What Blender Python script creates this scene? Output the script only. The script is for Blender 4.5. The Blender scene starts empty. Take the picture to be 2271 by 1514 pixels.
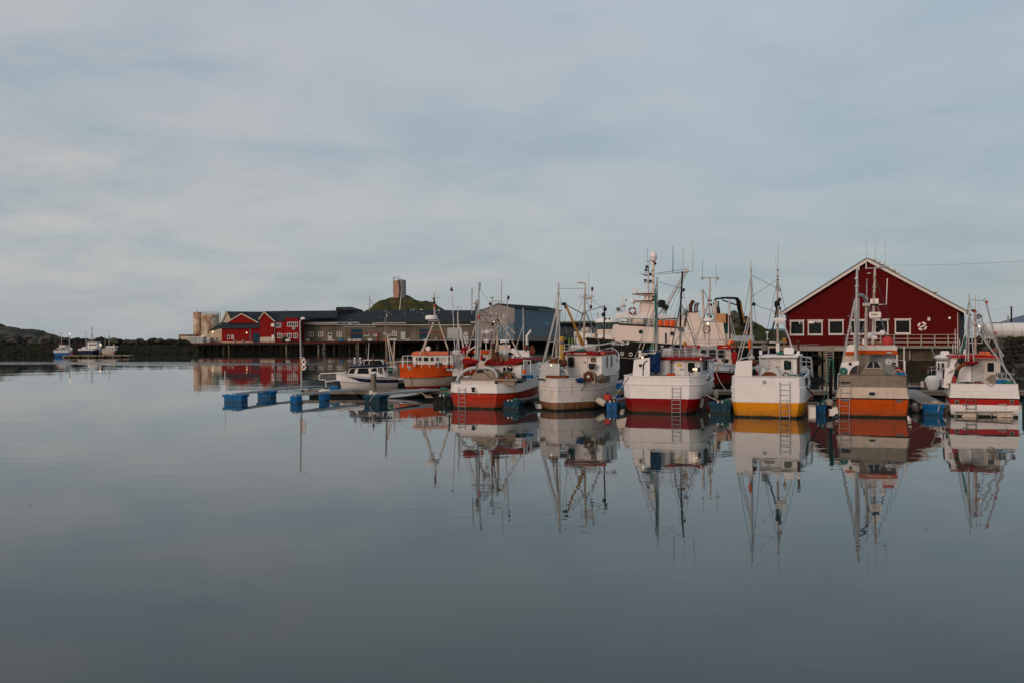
import bpy, math, random
from mathutils import Vector, Matrix, Euler, noise as MN
random.seed(7)
R = math.radians
SC = bpy.context.scene
COL = SC.collection
# ------------------------------------------------------------------ camera
FPX, HZ, EYE = 2200.0, 742.0, 4.4
cam = bpy.data.cameras.new('camera'); camo = bpy.data.objects.new('camera', cam); COL.objects.link(camo)
cam.sensor_width = 36.0; cam.lens = FPX / 2271 * 36; cam.shift_y = -(757 - HZ) / 2271
cam.clip_start = .1; cam.clip_end = 20000
CR = Euler((math.pi / 2, 0, 0)).to_matrix() @ Matrix.Rotation(R(-0.25), 3, 'Z')
CP = Vector((0, 0, EYE))
camo.matrix_world = Matrix.Translation(CP) @ CR.to_4x4()
SC.camera = camo
# ------------------------------------------------------------------ light
SUN_AZ, SUN_EL = 218.0, 11.0          # degrees clockwise from +Y; behind the camera, to the left
SC.view_settings.view_transform = 'Standard'; SC.view_settings.look = 'None'
SC.view_settings.gamma = 1.0; SC.view_settings.exposure = 0.38
SC.view_settings.use_curve_mapping = False
sl = bpy.data.lights.new('sun', 'SUN'); sl.energy = 1.15; sl.angle = R(25); sl.color = (1.0, .77, .64)
so = bpy.data.objects.new('sun', sl); COL.objects.link(so)
sd = Vector((math.sin(R(SUN_AZ)) * math.cos(R(SUN_EL)), math.cos(R(SUN_AZ)) * math.cos(R(SUN_EL)), math.sin(R(SUN_EL))))
so.rotation_euler = sd.to_track_quat('Z', 'Y').to_euler()

W_ = bpy.data.worlds.new('World'); SC.world = W_; W_.use_nodes = True
nt = W_.node_tree; nt.nodes.clear()
def N(t, nt=None, **k):
    n = (nt or W_.node_tree).nodes.new(t)
    for a, b in k.items():
        if a == 'ins':
            for i, v in b.items(): n.inputs[i].default_value = v
        else: setattr(n, a, b)
    return n
def L(a, b, nt=None): (nt or W_.node_tree).links.new(a, b)
def MA(nt, op, a, b=None, clamp=False):
    n = nt.nodes.new('ShaderNodeMath'); n.operation = op; n.use_clamp = clamp
    for i, v in enumerate((a, b)):
        if v is None: continue
        if isinstance(v, (int, float)): n.inputs[i].default_value = v
        else: nt.links.new(v, n.inputs[i])
    return n.outputs[0]
def MIX(nt, f, a, b, mode='MIX'):
    n = nt.nodes.new('ShaderNodeMix'); n.data_type = 'RGBA'; n.blend_type = mode
    for s, v in ((n.inputs[0], f), (n.inputs[6], a), (n.inputs[7], b)):
        if isinstance(v, (int, float)): s.default_value = v
        elif isinstance(v, tuple): s.default_value = v if len(v) == 4 else v + (1,)
        else: nt.links.new(v, s)
    return n.outputs[2]
def RAMP(nt, f, stops):
    n = nt.nodes.new('ShaderNodeValToRGB'); e = n.color_ramp.elements
    while len(e) < len(stops): e.new(0.5)
    for i, (p, c) in enumerate(stops):
        e[i].position = p; e[i].color = (c + (1,)) if isinstance(c, tuple) else (c, c, c, 1)
    nt.links.new(f, n.inputs[0]); return n.outputs[0]
def build_world():
    tc = N('ShaderNodeTexCoord'); sep = N('ShaderNodeSeparateXYZ'); L(tc.outputs['Generated'], sep.inputs[0])
    x, y, z = sep.outputs
    zc = MA(nt, 'MAXIMUM', z, 0.0)
    k = MA(nt, 'ADD', zc, 0.22)
    cb = N('ShaderNodeCombineXYZ'); L(MA(nt, 'DIVIDE', x, k), cb.inputs[0]); L(MA(nt, 'DIVIDE', y, k), cb.inputs[1])
    mp = N('ShaderNodeMapping', ins={1: (3.1, 1.7, 0.0), 2: (0, 0, R(-9)), 3: (0.85, 1.0, 1)}); L(cb.outputs[0], mp.inputs[0])
    n1 = N('ShaderNodeTexNoise', ins={'Scale': 0.95, 'Detail': 6.0, 'Roughness': .56, 'Distortion': .5}); L(mp.outputs[0], n1.inputs['Vector'])
    n2 = N('ShaderNodeTexNoise', ins={'Scale': 2.1, 'Detail': 6.0, 'Roughness': .56, 'Distortion': .35}); L(mp.outputs[0], n2.inputs['Vector'])
    cf = MA(nt, 'ADD', MA(nt, 'MULTIPLY', n1.outputs[0], .55), MA(nt, 'MULTIPLY', n2.outputs[0], .45))
    cl = RAMP(nt, cf, [(.34, (2.66, 3.32, 3.86)), (.46, (3.1, 3.72, 4.18)), (.55, (3.5, 4.04, 4.44)), (.68, (4.1, 4.38, 4.6))])
    n4 = N('ShaderNodeTexNoise', ins={'Scale': 1.5, 'Detail': 4.0, 'Roughness': .55, 'Distortion': .5}); mq = N('ShaderNodeMapping', ins={1: (9.3, 4.4, 2.0), 3: (.8, 1.1, 1)}); L(cb.outputs[0], mq.inputs[0]); L(mq.outputs[0], n4.inputs['Vector'])
    cl = MIX(nt, RAMP(nt, n4.outputs[0], [(.44, 0.0), (.62, .55)]), cl, (4.0, 4.12, 4.42)); cl = MIX(nt, RAMP(nt, n4.outputs[0], [(.34, .4), (.46, 0.0)]), cl, (2.95, 3.55, 4.0))
    # darker, bluer towards the horizon, paler overhead; warm veil low on the left
    hz = RAMP(nt, zc, [(0.0, .82), (.10, .84), (.32, 1.0), (.6, 1.0)])
    cl = MIX(nt, 1.0, cl, hz, 'MULTIPLY')
    wx = MA(nt, 'ADD', MA(nt, 'MULTIPLY', x, -1.3), .28, True)
    wz = RAMP(nt, zc, [(0.0, .25), (.06, .8), (.15, 1.0), (.42, .15), (.6, 0.0)])
    n3 = RAMP(nt, n2.outputs[0], [(.42, .25), (.6, 1.0)])
    wf = MA(nt, 'MULTIPLY', MA(nt, 'MULTIPLY', wx, wz), MA(nt, 'MULTIPLY', n3, .9))
    cl = MIX(nt, wf, cl, (4.5, 4.2, 4.05))
    # low glow where the sun has just gone, behind the camera
    dt = N('ShaderNodeVectorMath', operation='DOT_PRODUCT'); L(tc.outputs['Generated'], dt.inputs[0]); dt.inputs[1].default_value = sd
    g = MA(nt, 'POWER', MA(nt, 'MAXIMUM', dt.outputs['Value'], 0.0), 5.0)
    gl = MA(nt, 'MULTIPLY', g, RAMP(nt, n1.outputs[0], [(.35, .35), (.62, 1.0)]))
    cl = MIX(nt, MA(nt, 'MULTIPLY', gl, .9), cl, (11.0, 5.6, 3.3))
    sk = N('ShaderNodeTexSky', sky_type='NISHITA', sun_disc=False, sun_elevation=R(SUN_EL), sun_rotation=R(SUN_AZ), altitude=0, air_density=1.0, dust_density=1.0, ozone_density=1.5)
    cl = MIX(nt, 1.0, cl, RAMP(nt, zc, [(0.0, 1.0), (.25, 1.0), (.55, 1.0)]), 'MULTIPLY')
    L(MIX(nt, .12, cl, sk.outputs[0]), N_bg.inputs[0])
N_bg = N('ShaderNodeBackground', ins={1: 0.1}); N_out = N('ShaderNodeOutputWorld'); L(N_bg.outputs[0], N_out.inputs[0])
build_world()

# ------------------------------------------------------------------ pixel rays -> real points
def ray(px, py): return CR @ Vector(((px - 1135.5) / FPX, -(py - HZ) / FPX, -1))
def P(px, py, Y): d = ray(px, py); return CP + d * (Y / d.y)
def W(px, py): d = ray(px, py); return CP + d * (-EYE / d.z)

# ------------------------------------------------------------------ materials
MATS = {}
def mat(name, col, rough=.5, metal=0.0, var=.12, scale=2.5, bump=0.0, stain=None, amt=.5, stretch=(1, 1, 1), lines=None, spec=.06, sscale=1.6, emit=None, coat=0.0):
    if name in MATS: return MATS[name]
    m = bpy.data.materials.new(name); m.use_nodes = True; t = m.node_tree; b = t.nodes['Principled BSDF']
    MATS[name] = m
    b.inputs['Roughness'].default_value = rough; b.inputs['Metallic'].default_value = metal
    b.inputs['Specular IOR Level'].default_value = spec; b.inputs['Coat Weight'].default_value = coat
    if emit:
        b.inputs['Base Color'].default_value = col + (1,); b.inputs['Emission Color'].default_value = col + (1,); b.inputs['Emission Strength'].default_value = emit; return m
    tc = N('ShaderNodeTexCoord', t); mp = N('ShaderNodeMapping', t, ins={3: stretch}); L(tc.outputs['Object'], mp.inputs[0], t)
    n = N('ShaderNodeTexNoise', t, ins={'Scale': scale, 'Detail': 7.0, 'Roughness': .62}); L(mp.outputs[0], n.inputs['Vector'], t)
    f = RAMP(t, n.outputs[0], [(.32, 0.0), (.68, 1.0)])
    c = MIX(t, f, tuple(max(0, v * (1 - var)) for v in col), tuple(min(1, v * (1 + var)) for v in col))
    if stain:
        mp2 = N('ShaderNodeMapping', t, ins={3: (stretch[0], stretch[1], stretch[2] * .22)}); L(tc.outputs['Object'], mp2.inputs[0], t)
        s = N('ShaderNodeTexNoise', t, ins={'Scale': sscale, 'Detail': 8.0, 'Roughness': .68, 'Distortion': .3}); L(mp2.outputs[0], s.inputs['Vector'], t)
        sf = RAMP(t, s.outputs[0], [(.70 - amt * .36, 0.0), (.82 - amt * .3, .85)])
        c = MIX(t, sf, c, stain)
    h = n.outputs[0]; bd = bump
    if lines:                                  # (axis, pitch m, depth, darkening of the joint)
        ax, pitch, dep, dk = lines
        sp = N('ShaderNodeSeparateXYZ', t); L(tc.outputs['Object'], sp.inputs[0], t)
        fr = MA(t, 'FRACT', MA(t, 'DIVIDE', sp.outputs[ax], pitch))
        e = MA(t, 'ABSOLUTE', MA(t, 'SUBTRACT', fr, .5))
        g = RAMP(t, e, [(.36, 1.0), (.5, 0.0)])
        c = MIX(t, MA(t, 'MULTIPLY', MA(t, 'SUBTRACT', 1.0, g), dk), c, tuple(v * .35 for v in col))
        h = MA(t, 'ADD', MA(t, 'MULTIPLY', g, dep), MA(t, 'MULTIPLY', n.outputs[0], bump)); bd = 1.0
    L(c, b.inputs['Base Color'], t)
    if rough > .2:
        rr_ = MA(t, 'ADD', MA(t, 'MULTIPLY', n.outputs[0], .25), rough - .12, True); L(rr_, b.inputs['Roughness'], t)
    if bump or lines:
        bn = N('ShaderNodeBump', t, ins={'Strength': 1.0, 'Distance': bd}); L(h, bn.inputs['Height'], t); L(bn.outputs[0], b.inputs['Normal'], t)
    return m
RUST = (.12, .035, .014)
M = dict(
 white=mat('white_paint', (.70, .70, .685), .42, var=.06, stain=(.42, .34, .27), amt=.14),
 white2=mat('weathered_white_paint', (.58, .56, .53), .5, var=.1, stain=(.26, .16, .10), amt=.3, sscale=2.6),
 cream=mat('cream_paint', (.52, .45, .37), .45, stain=(.33, .2, .12), amt=.22),
 grey=mat('light_grey_paint', (.42, .44, .43), .45, stain=(.2, .17, .14), amt=.3),
 dgrey=mat('dark_grey_paint', (.12, .13, .14), .5),
 red=mat('dark_red_paint', (.19, .002, .003), .42, var=.15, stain=(.08, .01, .008), amt=.2),
 red2=mat('signal_red_paint', (.34, .015, .012), .4, var=.15, stain=(.12, .02, .015), amt=.2),
 vermilion=mat('vermilion_hull_paint', (.36, .026, .009), .42, var=.14, stain=(.16, .03, .015), amt=.3),
 orange=mat('orange_hull_paint', (.42, .062, .003), .38, var=.12, stain=(.22, .05, .015), amt=.2),
 orange2=mat('bright_orange_paint', (.66, .09, .015), .4, var=.1, stain=(.3, .07, .03), amt=.2),
 salmon=mat('faded_orange_paint', (.62, .15, .07), .5, var=.1, stain=(.35, .12, .07), amt=.3),
 yellow=mat('ochre_yellow_hull_paint', (.58, .225, .004), .38, var=.1, stain=(.3, .13, .02), amt=.25),
 black=mat('black_paint', (.005, .005, .006), .4, spec=.1, var=.2, stain=(.03, .014, .008), amt=.2),
 navy=mat('navy_paint', (.012, .02, .05), .4), blue=mat('blue_hull_paint', (.02, .12, .34), .4, stain=(.02, .06, .15), amt=.3),
 plastic=mat('blue_plastic_float', (.006, .12, .31), .42, var=.18, scale=4, stain=(.01, .045, .11), amt=.35),
 teal=mat('dark_teal_plastic_float', (.01, .05, .085), .5, var=.2, stain=(.006, .016, .02), amt=.4),
 alu=mat('dull_aluminium', (.44, .44, .43), .5, metal=.35, var=.12, stain=(.25, .23, .2), amt=.3),
 galv=mat('galvanised_steel', (.40, .42, .43), .5, metal=.45, var=.18, scale=8),
 steel=mat('stained_stainless_steel', (.17, .15, .125), .5, metal=.45, var=.2, stain=(.2, .13, .08), amt=.4, sscale=3),
 rust=mat('rusted_steel', (.085, .036, .022), .8, var=.45, scale=6, bump=.01),
 rmast=mat('rust_streaked_mast_paint', (.50, .44, .37), .55, var=.15, stain=RUST, amt=.5, sscale=5),
 dark=mat('dark_equipment', (.02, .02, .022), .55), rubber=mat('black_rubber', (.012, .012, .013), .75, var=.3, scale=9),
 glass=mat('dark_window_glass', (.012, .016, .018), .015, var=.0, spec=.8), lit=mat('lit_lamp', (1.0, .72, .42), emit=1.3),
 wood=mat('weathered_deck_wood', (.21, .18, .14), .8, var=.25, scale=5, stain=(.10, .085, .065), amt=.4, stretch=(1, 1, 3), bump=.004),
 pwood=mat('dark_wet_pile_wood', (.020, .017, .012), .8, var=.5, scale=5, stain=(.007, .009, .005), amt=.6, bump=.01),
 pale=mat('pale_grey_timber', (.32, .29, .25), .8, var=.2, scale=6, bump=.004),
 conc=mat('stained_concrete', (.20, .185, .155), .85, var=.2, scale=1.5, stain=(.11, .1, .075), amt=.45, bump=.01),
 dconc=mat('tide_stained_concrete', (.032, .028, .02), .95, spec=0.0, var=.4, scale=1.5, stain=(.02, .022, .013), amt=.6, bump=.02),
 brown=mat('brown_fibre_net', (.15, .05, .025), .85, var=.4, scale=25, bump=.02),
 rednet=mat('red_net_bundle', (.22, .012, .014), .8, var=.4, scale=20, bump=.03),
 bluenet=mat('blue_tarpaulin', (.008, .028, .10), .6, var=.4, scale=7, bump=.03),
 green=mat('green_rope', (.035, .15, .115), .8, var=.3, scale=20), wrope=mat('pale_rope', (.45, .42, .34), .8, var=.3, scale=20),
 drope=mat('dark_rope', (.04, .045, .045), .8), buoyred=mat('red_buoy_rubber', (.42, .055, .05), .5, var=.15, stain=(.2, .04, .035), amt=.3),
 fend=mat('off_white_fender', (.50, .49, .42), .5, stain=(.2, .17, .11), amt=.4), radome=mat('white_radome_plastic', (.74, .73, .70), .4, var=.05),
 yb=mat('ochre_crane_paint', (.33, .17, .03), .55, stain=RUST, amt=.4),
)
# ------------------------------------------------------------------ mesh builder
V = Vector
def frame(ax):
    ax = V(ax).normalized(); u = ax.cross(V((0, 0, 1)) if abs(ax.z) < .9 else V((1, 0, 0))).normalized(); return u, ax.cross(u).normalized()
class MB:
    def __init__(s): s.v = []; s.f = []; s.m = []
    def add(s, vs, fs, mi=0):
        o = len(s.v); s.v += [tuple(v) for v in vs]; s.f += [tuple(o + i for i in f) for f in fs]; s.m += [mi] * len(fs); return s
    def box(s, lo, hi, mi=0):
        lo, hi = V(lo), V(hi); a = [(x, y, z) for x in (lo.x, hi.x) for y in (lo.y, hi.y) for z in (lo.z, hi.z)]
        return s.add(a, [(0, 1, 3, 2), (4, 6, 7, 5), (0, 4, 5, 1), (2, 3, 7, 6), (0, 2, 6, 4), (1, 5, 7, 3)], mi)
    def beam(s, a, b, w, h, mi=0, up=(0, 0, 1)):
        a, b = V(a), V(b); d = (b - a).normalized(); u = d.cross(V(up)).normalized() * w / 2; n = u.cross(d).normalized() * h / 2
        vs = [p + q for p in (a, b) for q in (u + n, -u + n, -u - n, u - n)]
        return s.add(vs, [(0, 1, 2, 3), (7, 6, 5, 4), (0, 4, 5, 1), (1, 5, 6, 2), (2, 6, 7, 3), (3, 7, 4, 0)], mi)
    def tube(s, a, b, r, r2=None, n=6, mi=0):
        a, b = V(a), V(b); r2 = r if r2 is None else r2
        if (b - a).length < 1e-6: return s
        u, w = frame(b - a); vs = []
        for p, q in ((a, r), (b, r2)):
            for i in range(n): t = 2 * math.pi * i / n; vs.append(p + (u * math.cos(t) + w * math.sin(t)) * q)
        return s.add(vs, [(i, (i + 1) % n, n + (i + 1) % n, n + i) for i in range(n)] + [tuple(range(n))[::-1], tuple(range(n, 2 * n))], mi)
    def path(s, pts, r, n=5, mi=0):
        pts = [V(q) for q in pts]
        if r >= .05 and len(pts) >= 4 and (pts[0] - pts[-1]).length > .02:        # bent pipe: round the bends
            o = [pts[0]]
            for i in range(len(pts) - 1):
                p0, p1, p2, p3 = pts[max(i - 1, 0)], pts[i], pts[i + 1], pts[min(i + 2, len(pts) - 1)]
                for k in (.25, .5, .75, 1): o.append(.5 * (2 * p1 + (p2 - p0) * k + (2 * p0 - 5 * p1 + 4 * p2 - p3) * k * k + (3 * p1 - p0 - 3 * p2 + p3) * k ** 3))
            pts = o
        pts = [q for i, q in enumerate(pts) if i == 0 or (q - pts[i - 1]).length > 1e-5]
        if len(pts) < 2: return s
        vs = []; u = None
        for i, q in enumerate(pts):
            d = (pts[min(i + 1, len(pts) - 1)] - pts[max(i - 1, 0)])
            if d.length < 1e-6: d = pts[min(i + 1, len(pts) - 1)] - q if i < len(pts) - 1 else q - pts[i - 1]
            d.normalize()
            if u is None: u = frame(d)[0]
            u = (u - d * u.dot(d)); u = u.normalized() if u.length > 1e-4 else frame(d)[0]; w = d.cross(u)
            for k in range(n): t = 2 * math.pi * k / n; vs.append(q + (u * math.cos(t) + w * math.sin(t)) * r)
        m = len(pts)
        return s.add(vs, [(j * n + i, j * n + (i + 1) % n, (j + 1) * n + (i + 1) % n, (j + 1) * n + i) for j in range(m - 1) for i in range(n)] + [tuple(range(n))[::-1], tuple(range((m - 1) * n, m * n))], mi)
    def ext(s, poly, vec, mi=0):
        n = len(poly); vec = V(vec); vs = [V(p) for p in poly] + [V(p) + vec for p in poly]
        return s.add(vs, [tuple(range(n)), tuple(range(n, 2 * n))[::-1]] + [(i, n + i, n + (i + 1) % n, (i + 1) % n) for i in range(n)], mi)
    def lathe(s, c, prof, n=14, ax=(0, 0, 1), mi=0):
        c = V(c); ax = V(ax).normalized(); u, w = frame(ax); vs = []
        for r, z in prof:
            for i in range(n): t = 2 * math.pi * i / n; vs.append(c + ax * z + (u * math.cos(t) + w * math.sin(t)) * max(r, 1e-4))
        k = len(prof); fs = [(j * n + i, j * n + (i + 1) % n, (j + 1) * n + (i + 1) % n, (j + 1) * n + i) for j in range(k - 1) for i in range(n)]
        return s.add(vs, fs + [tuple(range(n))[::-1], tuple(range((k - 1) * n, k * n))], mi)
    def ball(s, c, r, n=12, sc=(1, 1, 1), mi=0):
        o = len(s.v); s.lathe((0, 0, 0), [(r * math.sin(math.pi * j / 8), -r * math.cos(math.pi * j / 8)) for j in range(9)], n, mi=mi)
        s.v[o:] = [(c[0] + x * sc[0], c[1] + y * sc[1], c[2] + z * sc[2]) for x, y, z in s.v[o:]]; return s
    def torus(s, c, RR, r, ax=(0, -1, 0), n=20, m=7, mi=0, seg=None):
        u, w = frame(ax); a = V(ax).normalized(); c = V(c); vs = []
        for i in range(n):
            t = 2 * math.pi * i / n; d = u * math.cos(t) + w * math.sin(t)
            for j in range(m): q = 2 * math.pi * j / m; vs.append(c + d * (RR + r * math.cos(q)) + a * r * math.sin(q))
        for i in range(n):
            fs = [(i * m + j, ((i + 1) % n) * m + j, ((i + 1) % n) * m + (j + 1) % m, i * m + (j + 1) % m) for j in range(m)]
            if i == 0: s.add(vs, fs, mi if not seg else seg(0)); o = len(s.v) - len(vs)
            else: s.f += [tuple(o + q for q in f) for f in fs]; s.m += [mi if not seg else seg(i)] * m
        return s
    def lump(s, c, size, seed=0, rough=.3, mi=0, n=16, rows=11):     # crumpled bundle
        o = len(s.v); s.lathe((0, 0, 0), [(math.sin(math.pi * j / rows), -math.cos(math.pi * j / rows)) for j in range(rows + 1)], n, mi=mi)
        def f(v): v = V(v); q = 1 + rough * (.9 * MN.noise(v * 1.6 + V((seed, seed * 1.7, 0))) + .55 * MN.noise(v * 4.2 + V((0, seed * 2.3, 1))) + .3 * MN.noise(v * 9 + V((seed, 0, 3)))); return v * q * (1 - .12 * max(0, v.z))
        s.v[o:] = [tuple(c[i] + size[i] * q for i, q in enumerate(f(v))) for v in s.v[o:]]; return s
    def obj(s, name, mats, parent=None, smooth=.7):
        me = bpy.data.meshes.new(name); me.from_pydata(s.v, [], s.f)
        for q in (mats if isinstance(mats, (list, tuple)) else [mats]): me.materials.append(M[q] if isinstance(q, str) else q)
        if any(s.m): me.polygons.foreach_set('material_index', s.m)
        me.validate(); me.update()
        if smooth: me.polygons.foreach_set('use_smooth', [True] * len(me.polygons)); me.set_sharp_from_angle(angle=smooth)
        o = bpy.data.objects.new(name, me); COL.objects.link(o)
        if parent is not None: o.parent = parent
        return o
def tag(o, label=None, cat=None, group=None, kind=None):
    for k, v in (('label', label), ('category', cat), ('group', group), ('kind', kind)):
        if v: o[k] = v
    return o
def rr(x0, z0, x1, z1, r, n=3):
    r = min(r, abs(x1 - x0) / 2.01, abs(z1 - z0) / 2.01); out = []
    for cx, cz, a in ((x1 - r, z1 - r, 0), (x0 + r, z1 - r, 90), (x0 + r, z0 + r, 180), (x1 - r, z0 + r, 270)):
        for i in range(n + 1): t = R(a + 90 * i / n); out.append((cx + r * math.cos(t), cz + r * math.sin(t)))
    return out
class T:
    """One thing: an Empty at its base; parts are built in its own frame (x right, y forward, z up)."""
    def __init__(s, name, label, cat, org, heading=0.0, group=None, kind=None):
        s.e = bpy.data.objects.new(name, None); COL.objects.link(s.e); s.e.empty_display_size = .3
        s.o = V(org); s.a = R(heading); s.e.location = s.o; s.e.rotation_euler = (0, 0, -s.a)
        s.h = V((math.sin(s.a), math.cos(s.a), 0)); s.r = V((math.cos(s.a), -math.sin(s.a), 0))
        tag(s.e, label, cat, group, kind)
    def loc(s, w): d = V(w) - s.o; return V((d.dot(s.r), d.dot(s.h), d.z))
    def world(s, l): return s.o + s.r * l[0] + s.h * l[1] + V((0, 0, l[2]))
    def p(s, px, py, yl=0.0):
        d = ray(px, py); t = (yl + (s.o - CP).dot(s.h)) / d.dot(s.h); return s.loc(CP + d * t)
    def sc(s, yl=0.0): return FPX / (s.world((0, yl, 0)).y)
    def mk(s, name, mb, mt, parent=None, smooth=.7, label=None):
        o = mb.obj(name, mt, parent or s.e, smooth)
        if label: o['label'] = label
        return o
    def tube(s, name, mt, pts, r, parent=None, r2=None, n=6):
        q = [s.p(*a) for a in pts]; mb = MB()
        if name in ('mast_leg', 'rigging_strut', 'stay_leg', 'spreader', 'crossarm', 'stay_beam'): r *= .75
        if r2 is not None: mb.tube(q[0], q[1], r, r2, n)
        else: mb.path(q, r, n)
        return s.mk(name, mb, mt, parent)
    def bx(s, name, mt, x0, y0, x1, y1, yl, dep, parent=None, rad=0.0, label=None):
        a, b = s.p(x0, y1, yl), s.p(x1, y0, yl); mb = MB()
        if rad: mb.ext([(x, yl, z) for x, z in rr(a.x, a.z, b.x, b.z, rad)][::-1], (0, dep, 0))
        else: mb.box((min(a.x, b.x), yl, a.z), (max(a.x, b.x), yl + dep, b.z))
        return s.mk(name, mb, mt, parent, .5, label)
    def poly(s, name, mt, pts, yl, dep, parent=None):
        return s.mk(name, MB().ext([s.p(x, y, yl) for x, y in pts], (0, dep, 0)), mt, parent, .5)
    def win(s, x0, y0, x1, y1, yl, parent=None, fr='white', rad=.08, fw=.05, name='window', cross=None, gl='glass'):
        a, b = s.p(x0, y1, yl), s.p(x1, y0, yl)
        return window(s, (a + b) / 2, (1, 0, 0), (0, 0, 1), abs(b.x - a.x), abs(b.z - a.z), parent, fr, rad, fw, name, cross, gl)
def window(t, c, u, v, w, h, parent=None, fr='white', rad=.08, fw=.05, name='window', cross=None, gl='glass'):
    c, u, v = V(c), V(u).normalized(), V(v).normalized(); n = u.cross(v)
    o_ = rr(-w / 2, -h / 2, w / 2, h / 2, rad); i_ = rr(-w / 2 + fw, -h / 2 + fw, w / 2 - fw, h / 2 - fw, max(rad - fw, .01)); k = len(o_)
    mb = MB(); vs = [c + u * x + v * z + n * d for (d, L_) in ((0, o_), (.05, o_), (.05, i_), (0.005, i_)) for x, z in L_]
    mb.add(vs, [(r_ * k + i, r_ * k + (i + 1) % k, (r_ + 1) * k + (i + 1) % k, (r_ + 1) * k + i) for r_ in range(3) for i in range(k)])
    if cross:
        cx, cz = cross
        for i in range(1, cx): x = -w / 2 + w * i / cx; mb.beam(c + u * x + v * (-h / 2 + fw) + n * .03, c + u * x + v * (h / 2 - fw) + n * .03, fw * .8, .03, up=n)
        for i in range(1, cz): z = -h / 2 + h * i / cz; mb.beam(c + v * z + u * (-w / 2 + fw) + n * .032, c + v * z + u * (w / 2 - fw) + n * .032, fw * .8, .03, up=n)
    f = t.mk(name, mb, fr, parent, .5)
    g = MB().add([c + u * x + v * z + n * .012 for x, z in i_], [tuple(range(k))]); t.mk('pane', g, gl, f, 0)
    return f
# ------------------------------------------------------------------ boat kit
def hull(t, Lh, B, rows, bands, mats, st=1.0, stl=.1, p=2.5, rake=.12, deck=None, strakes=(), rail=True, sm='white', sr=.035, n=22, t0=.42, org=(0, 0), sgn=1, curve=2.2, railr=.04, low=1.7):
    """rows: (z at stern, z at bow, width factor) from keel to rail. Returns edge(tt, side, row) giving points on it."""
    K = len(rows)
    def pt(tt, side, i, off=0.0):
        zs, zb, wf = rows[i]; q = i / (K - 1)
        f = 1 - max(0, (tt - t0) / (1 - t0)) ** (low + (p - low) * q)
        s_ = 1 - (1 - st) * max(0, 1 - tt / stl) ** 1.6
        hw = max(B / 2 * wf * f * s_ - off, 0.0)
        y = tt * Lh * (1 - rake * (1 - q) ** 1.3) - (off if tt > .98 else 0) + (off if tt < .02 else 0)
        return V((org[0] + side * hw, org[1] + sgn * y, zs + (zb - zs) * tt ** curve))
    mb = MB(); ts = [min(1, (j / (n - 1)) ** .9) for j in range(n)]
    if st < 1: ts = sorted(set([0, stl * .25, stl * .5, stl * .75, stl] + [q for q in ts if q > stl]))
    n = len(ts)
    for sd_ in (-1, 1):
        vs = [pt(q, sd_, i) for q in ts for i in range(K)]; fs = []; ms = []
        for j in range(n - 1):
            for i in range(K - 1):
                a = j * K + i; fs.append((a, a + K, a + K + 1, a + 1) if sd_ == 1 else (a, a + 1, a + K + 1, a + K)); ms.append(bands[i])
        o = len(mb.m); mb.add(vs, fs); mb.m[o:] = ms
    for i in range(K - 1):
        mb.add([pt(0, -1, i), pt(0, 1, i), pt(0, 1, i + 1), pt(0, -1, i + 1)], [(0, 1, 2, 3)], bands[i])
    # inner bulwark and cap
    top = K - 1; dz = deck if deck is not None else rows[top][0] - .7
    for sd_ in (-1, 1):
        vs = []; 
        for q in ts:
            a = pt(q, sd_, top); b = pt(q, sd_, top, .09); vs += [a, b, V((b.x, b.y, min(dz + (rows[top][1] - rows[top][0]) * q ** curve * .6, b.z - .02)))]
        mb.add(vs, [(j * 3 + i, j * 3 + i + 1, j * 3 + i + 4, j * 3 + i + 3) for j in range(n - 1) for i in range(2)], bands[top - 1])
    a, b = pt(0, -1, top, .09), pt(0, 1, top, .09)
    mb.add([pt(0, -1, top), pt(0, 1, top), b, a], [(0, 1, 2, 3)], bands[top - 1]); mb.add([a, b, V((b.x, b.y, dz)), V((a.x, a.y, dz))], [(0, 1, 2, 3)], bands[top - 1])
    h = t.mk('hull', mb, [weedy(M[q]) for q in mats], smooth=.45)
    dk = MB(); vs = []
    for q in ts:
        for sd_ in (-1, 1):
            b = pt(q, sd_, top, .08); vs.append(V((b.x, b.y, min(dz + (rows[top][1] - rows[top][0]) * q ** curve * .6, b.z - .02))))
    dk.add(vs, [(2 * j, 2 * j + 1, 2 * j + 3, 2 * j + 2) for j in range(n - 1)]); t.mk('deck', dk, 'grey', smooth=0)
    def run(i, r, name, m_):
        a = [pt(q, -1, i) for q in ts[::-1]] + [pt(q, 1, i) for q in ts]; t.mk(name, MB().path(a, r, 6), m_)
    if rail: run(top, railr, 'rail_cap', sm)
    for i in strakes: run(i, sr, 'rubbing_strake', sm)
    return pt
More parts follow.
